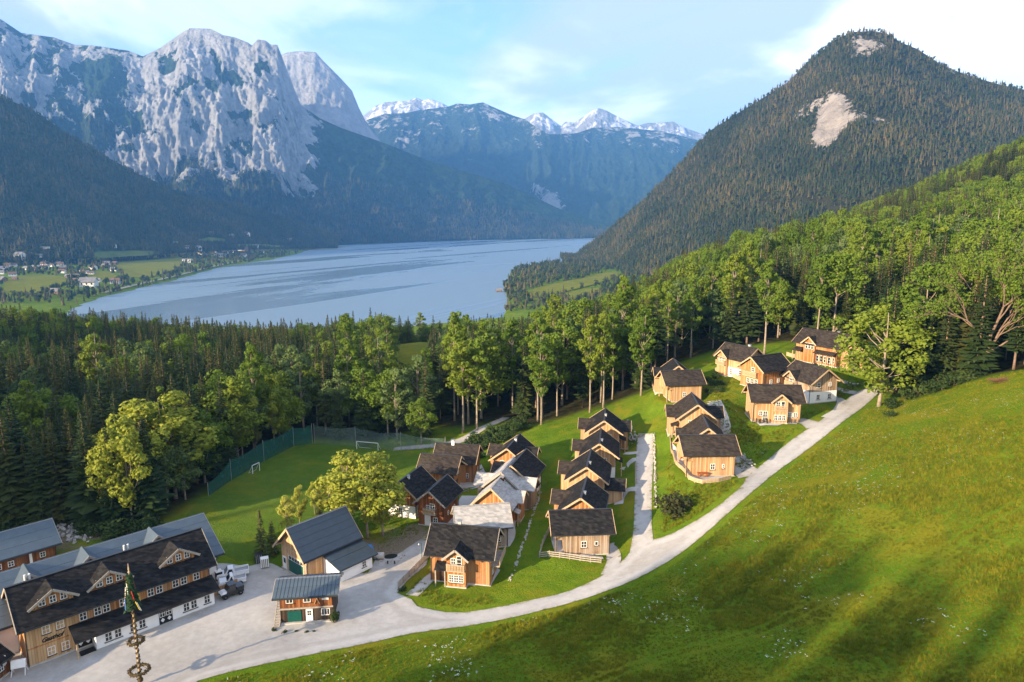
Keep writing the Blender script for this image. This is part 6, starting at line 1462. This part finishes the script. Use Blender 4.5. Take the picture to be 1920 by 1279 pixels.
# ---------------------------------------------------------------- pitch: nets and goals
def net_mat(name, col, a):
    m, nt, b = new_mat(name); t = NT(nt); b.inputs['Base Color'].default_value = (*col, 1); b.inputs['Roughness'].default_value = .8
    tr = t.n('ShaderNodeBsdfTransparent'); mx = t.n('ShaderNodeMixShader'); n = t.noise(t.pos(), .5, 3); t.l(t.rng(n, .3, .7, a-.1, a+.1), mx.inputs[0])
    o = [q for q in nt.nodes if q.type == 'OUTPUT_MATERIAL'][0]; t.l(tr.outputs[0], mx.inputs[1]); t.l(b.outputs[0], mx.inputs[2]); t.l(mx.outputs[0], o.inputs['Surface']); return m
M['net_green'] = net_mat('green_netting', (0.006, 0.080, 0.060), .72); M['net_grey'] = net_mat('grey_netting', (0.16, 0.24, 0.22), .30)
def net(label, pts, hs, mat):
    P = [Vector(ground(*p)) for p in pts]; r = empty('ball_net', P[0]); tag(r, label, 'net')
    for i, p in enumerate(P):
        q = p-P[0]; b = MB(); b.tube([(q.x, q.y, q.z-.3), (q.x, q.y, q.z+hs[i]+.3)], .07, 6); b.build('post', M['metal_grey'], r)
        if i < len(P)-1:
            e = P[i+1]-P[0]; b = MB(); n = 6; V = []
            for k in range(n+1):
                t = k/n; c = q.lerp(e, t); hh = hs[i]*(1-t)+hs[i+1]*t; sag = .5*math.sin(math.pi*t); V += [Vector((c.x, c.y, c.z+.05)), Vector((c.x, c.y, c.z+hh-sag))]
            d = (e-q).normalized(); nn = Vector((-d.y, d.x, 0))*.01
            for k in range(n): a0 = V[2*k:2*k+4]; b.poly([a0[0]-nn, a0[2]-nn, a0[3]-nn, a0[1]-nn], [(0, 1, 2, 3)])
            b.build('net_panel', mat, r)
net('dark green ball net along the left edge of the football pitch', [(391,930),(434,901),(495,865),(551,837),(586,832)], [2.6,4.6,4.8,4.8,5.0], M['net_green'])
net('thin grey ball net behind the far goal of the pitch', [(590,832),(667,838),(752,846),(835,838)], [5.0,5.0,4.6,2.2], M['net_grey'])
def goal(label, a, b, depth):
    A = Vector(ground(*a)); B_ = Vector(ground(*b)); r = empty('football_goal', A); tag(r, label, 'goal'); d = B_-A; d.z = 0; n = Vector((-d.y, d.x, 0)).normalized()*depth; h = Vector((0, 0, 2.0))
    for nm, p, q in (('goal_post', Vector(), h), ('goal_post', d, d+h), ('crossbar', h, d+h), ('stay', h, n), ('stay', d+h, d+n), ('ground_bar', n, d+n)):
        m = MB(); m.tube([p, q], .07 if nm != 'stay' else .04, 6); m.build(nm, M['white'], r)
    m = MB(); m.poly([h, d+h, d+n, n], [(0, 1, 2, 3)]); m.build('goal_net', M['net_grey'], r)
goal('white football goal at the far end of the pitch before the grey net', (669,842), (709,845), 1.4)
goal('white football goal beside the green net on the left edge of the pitch', (474,889), (487,883), 1.2)

# ---------------------------------------------------------------- fences, walls, small things round the chalets
def fence(label, pts, h=1.0, rails=3, mat='beam_grey', sp=1.9, name='board_fence', cat='fence', bw=.16):
    P = [Vector(ground(*p)) for p in pts]; r = empty(name, P[0]); tag(r, label, cat); L = [0]
    for a, b in zip(P, P[1:]): L.append(L[-1]+(b-a).length)
    n = max(2, int(L[-1]/sp)+1); Q = []
    for k in range(n+1):
        s = L[-1]*k/n; i = max(j for j in range(len(L)) if L[j] <= s+1e-6); i = min(i, len(P)-2); p = P[i].lerp(P[i+1], (s-L[i])/max(1e-6, L[i+1]-L[i])); p.z = float(H(p.x, p.y)); Q.append(p-P[0])
    key = ('fpost', h, mat); pm = _cache.setdefault(key, MB().box(-.06, .06, -.06, .06, -.3, h+.08).mesh('post', M[mat]))
    rm = _cache.setdefault(('frail', mat, bw), MB().box(0, 1, -.022, .022, -bw/2, bw/2).mesh('rail', M[mat]))
    for k, q in enumerate(Q):
        link('post', pm, r, q)
        if k < n:
            d = Q[k+1]-q; a = math.atan2(d.y, d.x); e = math.atan2(d.z, math.hypot(d.x, d.y))
            for j in range(rails): link('rail', rm, r, q+Vector((-math.sin(a)*-.09, math.cos(a)*-.09, h*(j+1)/rails-.08)), Euler((0, -e, a)), (d.length, 1, 1))
    return r
fence('low board fence running up the left side of the fenced lawn', [(1011,1047),(1019,1022),(1032,993)])
fence('low board fence along the front of the lawn of the foremost middle chalet', [(1011,1048),(1068,1051),(1127,1052)])
fence('weathered board fence climbing along the driveway beside the large orange chalet', [(807,1044),(775,1076),(747,1104)], 1.1, 4, bw=.2)
fence('short fence along the ramp between the narrow red chalet and the silver roofs', [(832,980),(845,967),(858,954)], 1.0, 3)
fence('fence at the garden behind the narrow red chalet', [(846,931),(862,926),(878,922)], .9, 2)
fence('curved plank fence round the terrace of the pale crosswise chalet', [(1256,838),(1262,862),(1268,884),(1283,892),(1292,908),(1316,910),(1345,903),(1370,896)], .75, 3, 'beam', 1.5, bw=.2)
fence('plank fence along the terrace of the winged chalet down to the crosswise one', [(1252,788),(1258,810),(1267,838)], 1.1, 4, 'beam', 1.5, bw=.2)
fence('curved plank fence round the hindmost terrace against the forest', [(1222,722),(1226,733),(1234,742),(1250,752)], 1.2, 4, 'beam', 1.5, bw=.22)
fence('long plank parapet along the terrace of the two left upper chalets', [(1341,699),(1364,707),(1392,716),(1418,721)], 1.1, 4, 'beam', 1.6, bw=.22)
fence('plank parapet before the veranda of the biggest chalet', [(1475,667),(1518,679),(1566,693)], 1.0, 4, 'beam', 1.6, bw=.2)
fence('dark iron railing left before the balcony chalet', [(1411,797),(1424,799),(1437,799)], 1.0, 6, 'metal_dark', .9, 'iron_railing', 'railing', .03)
fence('dark iron railing right before the balcony chalet', [(1468,799),(1480,799),(1492,798)], 1.0, 6, 'metal_dark', .9, 'iron_railing', 'railing', .03)
fence('light garden fence beside the lane at the flat annex', [(1191,905),(1191,890),(1191,872)], .8, 2)
fence('low pale fence below the steps at the small arched annex', [(1576,699),(1592,703),(1608,706)], .8, 2, 'beam')
def rubble(label, pts, h, w, name='stone_wall', cat='stone wall', seed=1, per=2.2, size=.5):
    rg = rnd(seed); P = [Vector(ground(*p)) for p in pts]; r = empty(name, P[0]); tag(r, label, cat); b = MB()
    for a, c in zip(P, P[1:]):
        L = (c-a).length; n = int(L*per*max(1, h/size))
        for k in range(n):
            p = a.lerp(c, rg.random()); p.x += rg.uniform(-w, w)/2; p.y += rg.uniform(-w, w)/2; z = float(H(p.x, p.y))+rg.uniform(-.1, max(.05, h-size*.4)); s = size*rg.uniform(.5, 1.1)
            q = Matrix.Rotation(rg.uniform(0, 6.28), 3, Vector((rg.gauss(0, 1), rg.gauss(0, 1), rg.gauss(0, 1))).normalized()); o = Vector((p.x-P[0].x, p.y-P[0].y, z-P[0].z)); pts_ = []
            for sx, sy, sz in ((-1,-1,-1),(1,-1,-1),(1,1,-1),(-1,1,-1),(-1,-1,1),(1,-1,1),(1,1,1),(-1,1,1)):
                pts_.append(o+q @ Vector((sx*s*.5*rg.uniform(.6, 1), sy*s*.42*rg.uniform(.6, 1), sz*s*.32*rg.uniform(.6, 1))))
            b.hexa(pts_)
    o = b.build('stones', M['stone'], r); tag(o, kind='stuff'); return r
rubble('row of pale edging stones along the right side of the village lane', [(1227,815),(1228,870),(1229,925),(1231,955)], .55, .3, seed=2, per=3.4, size=.36)
rubble('sloping stone bank right beside the crosswise terrace chalet', [(1376,842),(1392,858),(1412,878)], .9, 1.0, seed=3, per=3.5)
rubble('heap of light stones right beside the top middle chalet', [(1172,796),(1182,808),(1192,825)], .9, 1.3, 'stone_heap', 'stone heap', 4, 4)
rubble('stone edging curving down beside the silver roofed chalets', [(1013,918),(1006,945),(998,968),(985,1010),(970,1050),(955,1088)], .35, .4, seed=5, per=3.2, size=.45)
rubble('stone retaining edge below the white plastered chalet', [(1575,716),(1590,722),(1606,724)], .8, .8, seed=6, per=3)
rubble('pale stones on the cut bank above the stable', [(0,1003),(30,990),(60,982),(95,975)], 1.0, 1.6, 'boulder_row', 'boulders', 7, 3, .8)
rubble('bare limestone rubble between the stable and the wood', [(108,985),(135,998),(160,1015),(120,1010)], .8, 3.0, 'rubble_bank', 'rubble', 8, 4.5, .7)
rubble('stones on the rim of the dark pit by the driveway', [(712,1052),(724,1054),(736,1054),(750,1047),(754,1040)], .4, 1.2, 'rubble_pile', 'rubble', 9, 7, .45)
def terrace(pts, off=.12): return sheet('terrace', px_poly(pts), M['slab'], off, 1.0)
terrace([(1257,842),(1270,884),(1284,892),(1294,906),(1316,907),(1340,900),(1366,893),(1290,880),(1276,850)])
terrace([(1043,1000),(1034,1020),(1040,1040),(1056,1046),(1132,1044),(1130,1040),(1058,1040),(1056,1000)])
terrace([(806,1072),(812,1086),(870,1098),(920,1094),(938,1065),(930,1060),(915,1084),(870,1088),(815,1078)])
terrace([(790,978),(830,984),(842,972),(800,966)]); terrace([(1408,790),(1425,805),(1458,806),(1472,800),(1494,800),(1494,794),(1408,794)])
terrace([(1224,723),(1233,741),(1250,750),(1256,745),(1246,722)]); terrace([(1348,702),(1394,714),(1418,720),(1430,716),(1395,706),(1350,698)])
terrace([(1478,665),(1518,677),(1566,691),(1562,684),(1490,664)])
def thing(name, label, cat, px, py, rz=0.0, group=None, dz=.12): x, y = gp(px, py); r = empty(name, (x, y, float(H(x, y))+dz), rz); tag(r, label, cat, group); return r
def chairs(px, py, label, mat, rz=0):
    r = thing('garden_chair', label, 'chair', px, py, rz); b = MB(); b.box(-.25, .25, -.25, .25, .40, .46); b.build('seat', mat, r)
    b = MB(); b.hexa([(-.25, .22, .46), (.25, .22, .46), (.25, .27, .46), (-.25, .27, .46), (-.25, .34, 1.0), (.25, .34, 1.0), (.25, .39, 1.0), (-.25, .39, 1.0)]); b.build('backrest', mat, r)
    for sx in (-.22, .22):
        for sy in (-.22, .22): l_ = MB(); l_.box(sx-.03, sx+.03, sy-.03, sy+.03, 0, .4); l_.build('leg', mat, r)
def table(px, py, label, mat, rz=0, L=1.6):
    r = thing('garden_table', label, 'table', px, py, rz); b = MB(); b.box(-L/2, L/2, -.4, .4, .70, .76); b.build('tabletop', mat, r)
    for sx in (-L/2+.15, L/2-.15):
        l_ = MB(); l_.bar((sx, -.35, 0), (sx, .3, .7), .09); l_.build('leg', mat, r); l_ = MB(); l_.bar((sx+.1, .35, 0), (sx+.1, -.3, .7), .09); l_.build('leg', mat, r)
    for sy in (-.75, .75):
        bb = MB(); bb.box(-L/2, L/2, sy-.14, sy+.14, .42, .47); bb.build('bench', mat, r)
red = simple('red_brown_stain', (0.30, 0.085, 0.03), .6, .15); org = M['beam']
table(1317, 895, 'wooden picnic table on the terrace below the crosswise chalet window', red, .1, 1.9); table(1284, 872, 'red brown table at the terrace corner beside the plank fence', red, 1.2, 1.4)
chairs(1281, 862, 'red brown chair at the far side of the terrace corner table', red, .4); chairs(1288, 880, 'red brown chair at the near side of the terrace corner table', red, 2.6)
table(1240, 736, 'reddish table on the hindmost terrace against the forest', red, .5, 1.5); table(1402, 716, 'red table before the second upper chalet', red, .3, 1.5); table(1500, 671, 'left red table on the veranda terrace of the biggest chalet', red, -.3, 1.5); table(1524, 677, 'right red table on the veranda terrace of the biggest chalet', red, -.3, 1.5)
chairs(812, 976, 'white garden chair on the patio of the narrow red chalet', M['white'], 2.5)
ba = thing('rain_barrel', 'pale rain barrel at the corner of the crosswise terrace chalet', 'barrel', 1299, 889); b = MB(); b.lathe([(.34, 0), (.40, .3), (.40, .7), (.34, 1.05)], 14); b.build('drum', M['metal_grey'], ba, True); b = MB(); b.lathe([(.36, 1.05), (.36, 1.11)], 14); b.build('lid', M['white'], ba)
gc = thing('garden_cabinet', 'dark green cabinet with grey lid at the ramp corner', 'cabinet', 824, 984, .3); b = MB(); b.box(-.6, .6, -.5, .5, 0, 1.7); b.build('body', M['green_door'], gc); b = MB(); b.hexa([(-.66, -.58, 1.7), (.66, -.58, 1.7), (.66, .56, 1.7), (-.66, .56, 1.7), (-.66, -.58, 1.76), (.66, -.58, 1.76), (.66, .56, 1.98), (-.66, .56, 1.98)]); b.build('lid', M['metal_grey'], gc)
for px, py, lb in ((1424, 801, 'dark flowerpot with a small plant before the balcony bay, left one'), (1438, 801, 'dark flowerpot with a small plant before the balcony bay, right one')):
    fp = thing('flowerpot', lb, 'flowerpot', px, py); b = MB(); b.lathe([(.16, 0), (.24, .4), (.26, .42)], 10); b.build('pot', M['beam_dark'], fp); V, F = leaf_cloud(3, [((0, 0, .65), (.25, .25, .25))], 26, .2); link('plant', mesh_vf('plant', V, F, M['leaves_bush']), fp)
lamp = thing('street_lamp', 'slim green lamp post with a short arm beside the driveway fence', 'lamp post', 791, 1051); b = MB(); b.tube([(0, 0, -.2), (0, 0, 2.9)], .05, 6); b.build('pole', M['green_door'], lamp); b = MB(); b.bar((0, 0, 2.85), (-.4, 0, 2.85), .05); b.build('arm', M['green_door'], lamp); b = MB(); b.lathe([(.05, 2.62), (.15, 2.66), (.06, 2.84)], 8, (-.4, 0, 0)); b.build('lamp_head', M['metal_grey'], lamp)
blue = simple('blue_enamel', (0.04, 0.16, 0.36), .35, .12)
tk = thing('cement_mixer', 'blue drum mixer on a dark frame behind the barn lean-to', 'cement mixer', 697, 1052, .5); b = MB(); b.lathe([(.35, 0), (.85, .45), (.9, 1.1), (.5, 1.7)], 14); d = b.build('drum', blue, tk, True, loc=(.3, 0, 1.5), rot=(0, R(-72), 0))
for sx in (-.7, .7): f_ = MB(); f_.bar((sx, -.7, 0), (sx*.6, 0, 1.5), .12); f_.bar((sx, .7, 0), (sx*.6, 0, 1.5), .12); f_.build('frame_leg', M['metal_dark'], tk)
f_ = MB(); f_.bar((-.9, 0, .45), (.9, 0, .45), .25); f_.build('axle', M['metal_dark'], tk)
cpipe = thing('concrete_pipe', 'grey concrete pipe lying beside the dark pit', 'pipe', 711, 1050, .1); b = MB(); b.lathe([(.55, -.8), (.55, .8), (.42, .82)], 14); b.build('pipe_body', M['concrete'], cpipe, True, loc=(0, 0, .5), rot=(0, R(90), 0))
pit = px_poly([(718,1048),(724,1041),(738,1039),(746,1041),(744,1046),(732,1049)]); dark = simple('dark_pit_sheet', (0.012, 0.013, 0.010), .6, .3); sheet('pit', smooth_poly(pit, 2), dark, .11, .6)  # flat near-black sheet laid over the ground as the pit
for px, py, lb in ((727, 1058, 'left brown bollard stump before the pit'), (740, 1058, 'right brown bollard stump before the pit')):
    s_ = thing('bollard', lb, 'bollard', px, py); b = MB(); b.lathe([(.13, 0), (.12, .32), (.14, .34), (.10, .45)], 8); b.build('post', M['beam_dark'], s_)
for px, py, lb, m1 in ((497, 1066, 'white wrapped pallet stack beside the barn door', M['white']), (486, 1058, 'dark covered pallet stack left of the white wrapped one', M['black'])):
    s_ = thing('pallet_stack', lb, 'pallet stack', px, py, .4); b = MB(); b.box(-.6, .6, -.5, .5, .14, 1.55); b.build('wrapping', m1, s_); b = MB()
    for k in (-.5, 0, .5): b.box(k-.08, k+.08, -.5, .5, 0, .14)
    b.build('pallet', M['beam_grey'], s_)
    for k in range(4): b = MB(); b.box(-.45+k*.27, -.35+k*.27, -.52, -.501, .16, 1.5); b.build('strap', M['metal_dark'] if m1 is M['white'] else M['metal_grey'], s_)
bp = thing('brush_pile', 'heap of brown cut branches at the top of the meadow', 'brush pile', 1876, 716, 0, None, 0); b = MB(); rg = rnd(6)
for k in range(90): a = rg.uniform(0, 6.28); p = Vector((rg.gauss(0, 1.1), rg.gauss(0, .6), rg.uniform(0, .7))); d = Vector((math.cos(a), math.sin(a), rg.uniform(-.1, .4)))*rg.uniform(.5, 1.1); b.tube([p-d, p, p+d], [.03, .05, .02], 4, cap=False)
tag(b.build('branches', simple('dead_branches', (0.13, 0.07, 0.035), .9, .4, 6), bp), kind='stuff')
# ---------------------------------------------------------------- far shore: village, woods, fields
from mathutils.bvhtree import BVHTree
def bvh(me): return BVHTree.FromPolygons([v.co[:] for v in me.vertices], [p.vertices[:] for p in me.polygons])
FARB = [bvh(valley_me), bvh(slope_l.data)]
def far_ground(px, py):
    d = Vector(ray(px, py)).normalized(); best = None
    for b in FARB:
        h = b.ray_cast(Vector(CAM), d)
        if h[0] is not None and (best is None or h[3] < best[1]): best = (h[0], h[3])
    return best[0] if best else None
M['far_roof'] = simple('grey_house_roof', (0.17, 0.165, 0.165), .8, .3, .3); M['far_wall'] = simple('pale_house_wall', (0.70, 0.68, 0.63), .9, .1, .3); M['far_wood'] = simple('brown_house_wall', (0.20, 0.13, 0.085), .9, .25, .3); M['far_roof2'] = simple('brown_house_roof', (0.13, 0.085, 0.065), .8, .3, .3)
def far_house(px, py, wpx, label, group=None, wall='far_wall', roof='far_roof', rz=None, flat=False, name='village_house', cat='house'):
    p = far_ground(px, py)
    if p is None: return
    f = project(np.array(p))[2]; L = .78*wpx/FPX*f; Wd = L*.68; hw = L*.40; rg = rnd(int(px*7+py)); rz = rg.uniform(-.6, .6) if rz is None else rz
    r = empty(name, p, rz); tag(r, label, cat, group); tn = .12 if flat else .75
    w = MB(); prof_x(w, -L/2, L/2, [(-Wd/2, -6), (Wd/2, -6), (Wd/2, hw), (0, hw+Wd/2*tn), (-Wd/2, hw)]); w.build('wall', M[wall], r)
    g = MB(); gable_roof(g, -L*.56, L*.56, Wd*.62, hw+Wd/2*tn+.1, tn, .5); g.build('roof', M[roof], r)
    n = 3 if wpx > 9 else 2; wm = _cache.setdefault(('fw', round(L)), MB().box(-L*.045, L*.045, -.12, .1, 0, hw*.34).mesh('window', M['glass']))
    for k in range(n): link('window', wm, r, (-L*.32+L*.64*k/(n-1), -Wd/2, hw*.45))
gA, gB, gC = 'houses of the far village at the left edge', 'houses strung along the far lakeshore', 'houses below the wooded slope'
lA, lB, lC = 'small pale house in the far village cluster at the left edge', 'small pale house among trees along the far lakeshore', 'small house at the foot of the far wooded slope'
for k, (px, py, w) in enumerate(((38,484,22),(34,497,18),(8,508,17),(24,518,16),(6,528,18),(14,500,13),(50,506,13),(64,510,12),(86,490,13),(110,497,15),(117,506,16),(117,512,14),(2,514,13),(28,526,12),(75,482,11),(98,500,10),(130,522,15))):
    far_house(px, py, w, lA, gA, ('far_wall', 'far_wood', 'far_wall')[k % 3], ('far_roof', 'far_roof2')[k % 2])
for k, (px, py, w) in enumerate(((175,505,16),(200,497,14),(216,497,13),(385,480,9),(402,479,9),(415,480,9),(425,476,10),(448,470,17),(460,468,12),(480,464,11),(492,474,9),(350,466,12),(380,474,8),(437,474,10))):
    far_house(px, py, w, lB, gB, ('far_wall', 'far_wall', 'far_wood')[k % 3], ('far_roof', 'far_roof2')[(k+1) % 2])
for k, (px, py, w) in enumerate(((86,472,18),(213,463,11),(330,458,10),(396,440,11),(434,445,12),(462,442,14),(543,452,10),(640,434,9),(668,436,8),(690,441,7),(705,440,8),(728,441,8),(745,440,9),(752,441,7),(815,440,6))):
    far_house(px, py, w, lC, gC, ('far_wood', 'far_wall')[k % 2], ('far_roof', 'far_roof2')[k % 2])
rgv = rnd(55)
for k in range(34):
    px = rgv.choice((rgv.uniform(0, 135), rgv.uniform(0, 135), rgv.uniform(140, 225), rgv.uniform(345, 500))); py = rgv.uniform(486, 530) if px < 135 else rgv.uniform(500, 530) if px < 230 else rgv.uniform(466, 482)
    if 10 < px < 130 and py > 514: py -= 16
    far_house(px, py, rgv.uniform(9, 15), lA if px < 230 else lB, gA if px < 230 else gB, rgv.choice(('far_wall', 'far_wall', 'far_wood')), rgv.choice(('far_roof', 'far_roof2')))
far_house(167, 538, 34, 'largest pale house right on the far lakeshore at the village end', None, 'far_wall', 'far_roof', .15)
far_house(103, 552, 22, 'wooden boathouse with pale roof above the dark trees, left lakeshore', None, 'far_wood', 'far_roof', .05)
far_house(217, 532, 20, 'white house with dark roof on the shore right of the largest lakeside house', None, 'far_wall', 'far_roof2', .2)
far_house(352, 492, 20, 'long low white hall beside the green field on the far shore', None, 'far_wall', 'far_roof', .1, True)
far_house(936, 549, 15, 'small boathouse at the tip of the right shore', None, 'far_wood', 'far_roof', .1)
for px, py, w in ((1100,418,7),(1116,417,7),(1130,420,7),(1142,419,6)): pass
def far_xy(px, py): p = far_ground(px, py); return (p.x, p.y) if p is not None else (0, 0)
FIELDS = [np.array([far_xy(*q) for q in P]) for P in (
 [(200,480),(250,474),(312,470),(345,482),(340,500),(300,517),(258,524),(228,514),(210,497)], [(8,522),(60,516),(122,518),(126,534),(70,552),(8,558)], [(160,512),(190,508),(226,518),(216,530),(168,526)], [(612,441),(690,437),(700,446),(628,452)],
 [(985,547),(1040,532),(1085,524),(1150,508),(1166,519),(1110,536),(1060,548),(1000,562)], [(1040,556),(1110,540),(1140,545),(1080,566)])]
r_ = np.random.RandomState(31); vx_, vy_ = [], []
for x0, x1, y0, y1, n in ((-2300, 0, 1080, 2600, 13000), (-1900, 300, 2600, 5000, 6000), (-30, 900, 1010, 2600, 9000)):
    vx_.append(r_.uniform(x0, x1, n)); vy_.append(r_.uniform(y0, y1, n))
vx_ = np.concatenate(vx_); vy_ = np.concatenate(vy_); dl = poly_dist(vx_, vy_, LAKE); ok = dl > 5
for P in FIELDS: ok &= poly_dist(vx_, vy_, P) > 3
nz = fbm(vx_/90, vy_/90, 4, 88); right_ = vx_ > -35
ok &= (nz > np.where(right_, -.35, -.22)) | ((dl < 22) & (r_.uniform(0, 1, len(dl)) < .6)) | (r_.uniform(0, 1, len(dl)) < .05)
vx_, vy_ = vx_[ok], vy_[ok]; vz_ = H0(vx_, vy_)-.9; q = project(np.stack([vx_, vy_, vz_], 1)); ok = (q[0] > -40) & (q[0] < 1400); vx_, vy_, vz_ = vx_[ok], vy_[ok], vz_[ok]
scatter_stuff('valley_trees', np.stack([vx_, vy_, vz_], 1), r_.uniform(.5, 1.05, len(vx_)), r_.uniform(0, 6.28, len(vx_)), r_.choice([0, 1, 2], len(vx_), p=[.2, .15, .65]), cs)
for P, nm in zip(FIELDS, ('hay_field',)*6):
    n = len(P); cx_ = P.mean(0); Q = smooth_poly(P, 2); V = [(a, b, float(H0(a, b))+.9) for a, b in Q]
    g = []; k = 14
    pts = [Vector((float(a), float(b))) for a, b in Q]; ex, ey = np.meshgrid(np.arange(Q[:, 0].min(), Q[:, 0].max(), 25), np.arange(Q[:, 1].min(), Q[:, 1].max(), 25)); ins = poly_dist(ex, ey, Q) < -8
    pts += [Vector((float(a), float(b))) for a, b in zip(ex[ins], ey[ins])]; m = len(Q)
    vo, _, fo, *_ = delaunay_2d_cdt(pts, [(i, (i+1) % m) for i in range(m)], [], 1, 1e-3); A = np.array([(v.x, v.y) for v in vo]); z = H0(A[:, 0], A[:, 1])+.9
    me = mesh_np(nm, np.column_stack([A, z]), [tuple(f) for f in fo], M['field'], True, {'forest': z*0, 'dirt': z*0}); tag(link(nm, me), kind='structure')
sp_pts = np.array([far_xy(*q) for q in ((205,553),(250,541),(300,529),(345,519),(400,503),(445,493),(500,482))]); sp_pts = sp_pts + np.array([-14, 6])
R_ = ribbon(sp_pts, 9.0); zz = H0(R_[:, 0], R_[:, 1]).clip(1.5)+1.2; n_ = len(R_)//2
V_ = np.column_stack([R_, zz]); me = mesh_np('shore_road', V_, [(i, i+1, 2*n_-2-i, 2*n_-1-i) for i in range(n_-1)], M['gravel'], True); tag(link('shore_road', me), kind='structure')

# ---------------------------------------------------------------- meadow growth: grass tufts and white flower heads
M['blades'] = leaf_mat('grass_blades', [(0.15, (0.082, 0.132, 0.009)), (0.5, (0.185, 0.212, 0.014)), (0.85, (0.34, 0.29, 0.026))], .4, .35)
M['petals'] = simple('umbel_petals', (0.72, 0.74, 0.62), .8, .05)
def tuft(seed, n, h, sp):
    rg = rnd(seed); V = []; F = []
    for k in range(n):
        a = rg.uniform(0, 6.28); r = rg.uniform(0, sp); c = Vector((r*math.cos(a), r*math.sin(a), -.03)); b = rg.uniform(0, 6.28); s = Vector((math.cos(b), math.sin(b), 0))*rg.uniform(.035, .06)
        t = c+Vector((rg.gauss(0, .13), rg.gauss(0, .13), h*rg.uniform(.6, 1.15))); i = len(V); V += [c-s, c+s, t]; F.append((i, i+1, i+2))
    return bpy.data.objects.new('tuft_source', mesh_vf('tuft_source', V, F, M['blades']))
def umbel(seed):
    rg = rnd(seed); b = MB()
    for k in range(4):
        c = Vector((rg.uniform(-.3, .3), rg.uniform(-.3, .3), rg.uniform(.4, .6))); i = len(b.v)
        for q_ in range(5): b.v.append((c.x+.09*math.cos(q_*1.257), c.y+.09*math.sin(q_*1.257), c.z+rg.uniform(-.02, .02)))
        b.f.append(tuple(range(i, i+5))); b.m.append(0)
    return bpy.data.objects.new('flower_source', b.mesh('flower_source', M['petals']))
def meadow_pts(n, seed):
    r = np.random.RandomState(seed); d = 42+118*r.uniform(0, 1, n)**1.0; th = r.uniform(-.72, .97, n); x = d*th; y = d; ok = ~blocked(x, y)
    for P in FOREST_FLOOR: ok &= poly_dist(x, y, P) > 2
    pr = project(np.stack([x, y, H0(x, y)], 1)); ok &= (pr[0] > -30) & (pr[0] < 1950) & (pr[1] < 1320) & (pr[0] > 330)
    ok &= ((x > 24) | (y < 88) | (r.uniform(0, 1, n) < .4))
    return x[ok], y[ok], r
mx_, my_, r_ = meadow_pts(165000, 3); mz_ = H(mx_, my_)
tA, tB = np.array(gp(1930, 938)), np.array(gp(1650, 1085)); tv = (tB-tA)/np.linalg.norm(tB-tA); tdist = np.abs((mx_-tA[0])*tv[1]-(my_-tA[1])*tv[0]+.5*np.sin(mx_*.3))
lush = (1-.75*sstep(np.abs(tdist-.8), .45, .2))*(.4+.6*sstep(fbm(mx_/9, my_/9, 4, 12), -.3, .4))
scatter_stuff('meadow_grass', np.stack([mx_, my_, mz_], 1), r_.uniform(.55, 1.2, len(mx_))*lush, r_.uniform(0, 6.28, len(mx_)), r_.randint(0, 3, len(mx_)), [tuft(1, 14, .42, .28), tuft(2, 12, .36, .30), tuft(3, 16, .50, .24)])
fx_, fy_, r_ = meadow_pts(15000, 8); fl = fbm(fx_/7, fy_/7, 4, 61) + .5*fbm(fx_/30, fy_/30, 2, 62); m = (fl + r_.uniform(-.12, .12, len(fx_)) > .27-.12*sstep(fx_, 40, 80)) & ((fx_ > 20) | (fy_ < 85)); fx_, fy_ = fx_[m], fy_[m]
scatter_stuff('meadow_flowers', np.stack([fx_, fy_, H(fx_, fy_)], 1), r_.uniform(.22, .6, len(fx_)), r_.uniform(0, 6.28, len(fx_)), r_.randint(0, 2, len(fx_)), [umbel(1), umbel(2)])
print('tufts', len(mx_), 'flowers', len(fx_))
# ---------------------------------------------------------------- air
def haze():
    m = bpy.data.materials.new('air'); m.use_nodes = True; nt = m.node_tree; nt.nodes.clear()
    o = nt.nodes.new('ShaderNodeOutputMaterial'); v = nt.nodes.new('ShaderNodeVolumePrincipled')
    v.inputs['Color'].default_value = (0.16, 0.46, 1.0, 1); v.inputs['Density'].default_value = HAZE_DENSITY; v.inputs['Anisotropy'].default_value = 0.0
    nt.links.new(v.outputs[0], o.inputs['Volume'])
    b = MB(); b.box(-8200, 8200, -1200, 11500, -14, 1720)
    tag(b.build('haze', m), kind='stuff')
HAZE_DENSITY = 0.000066
haze()
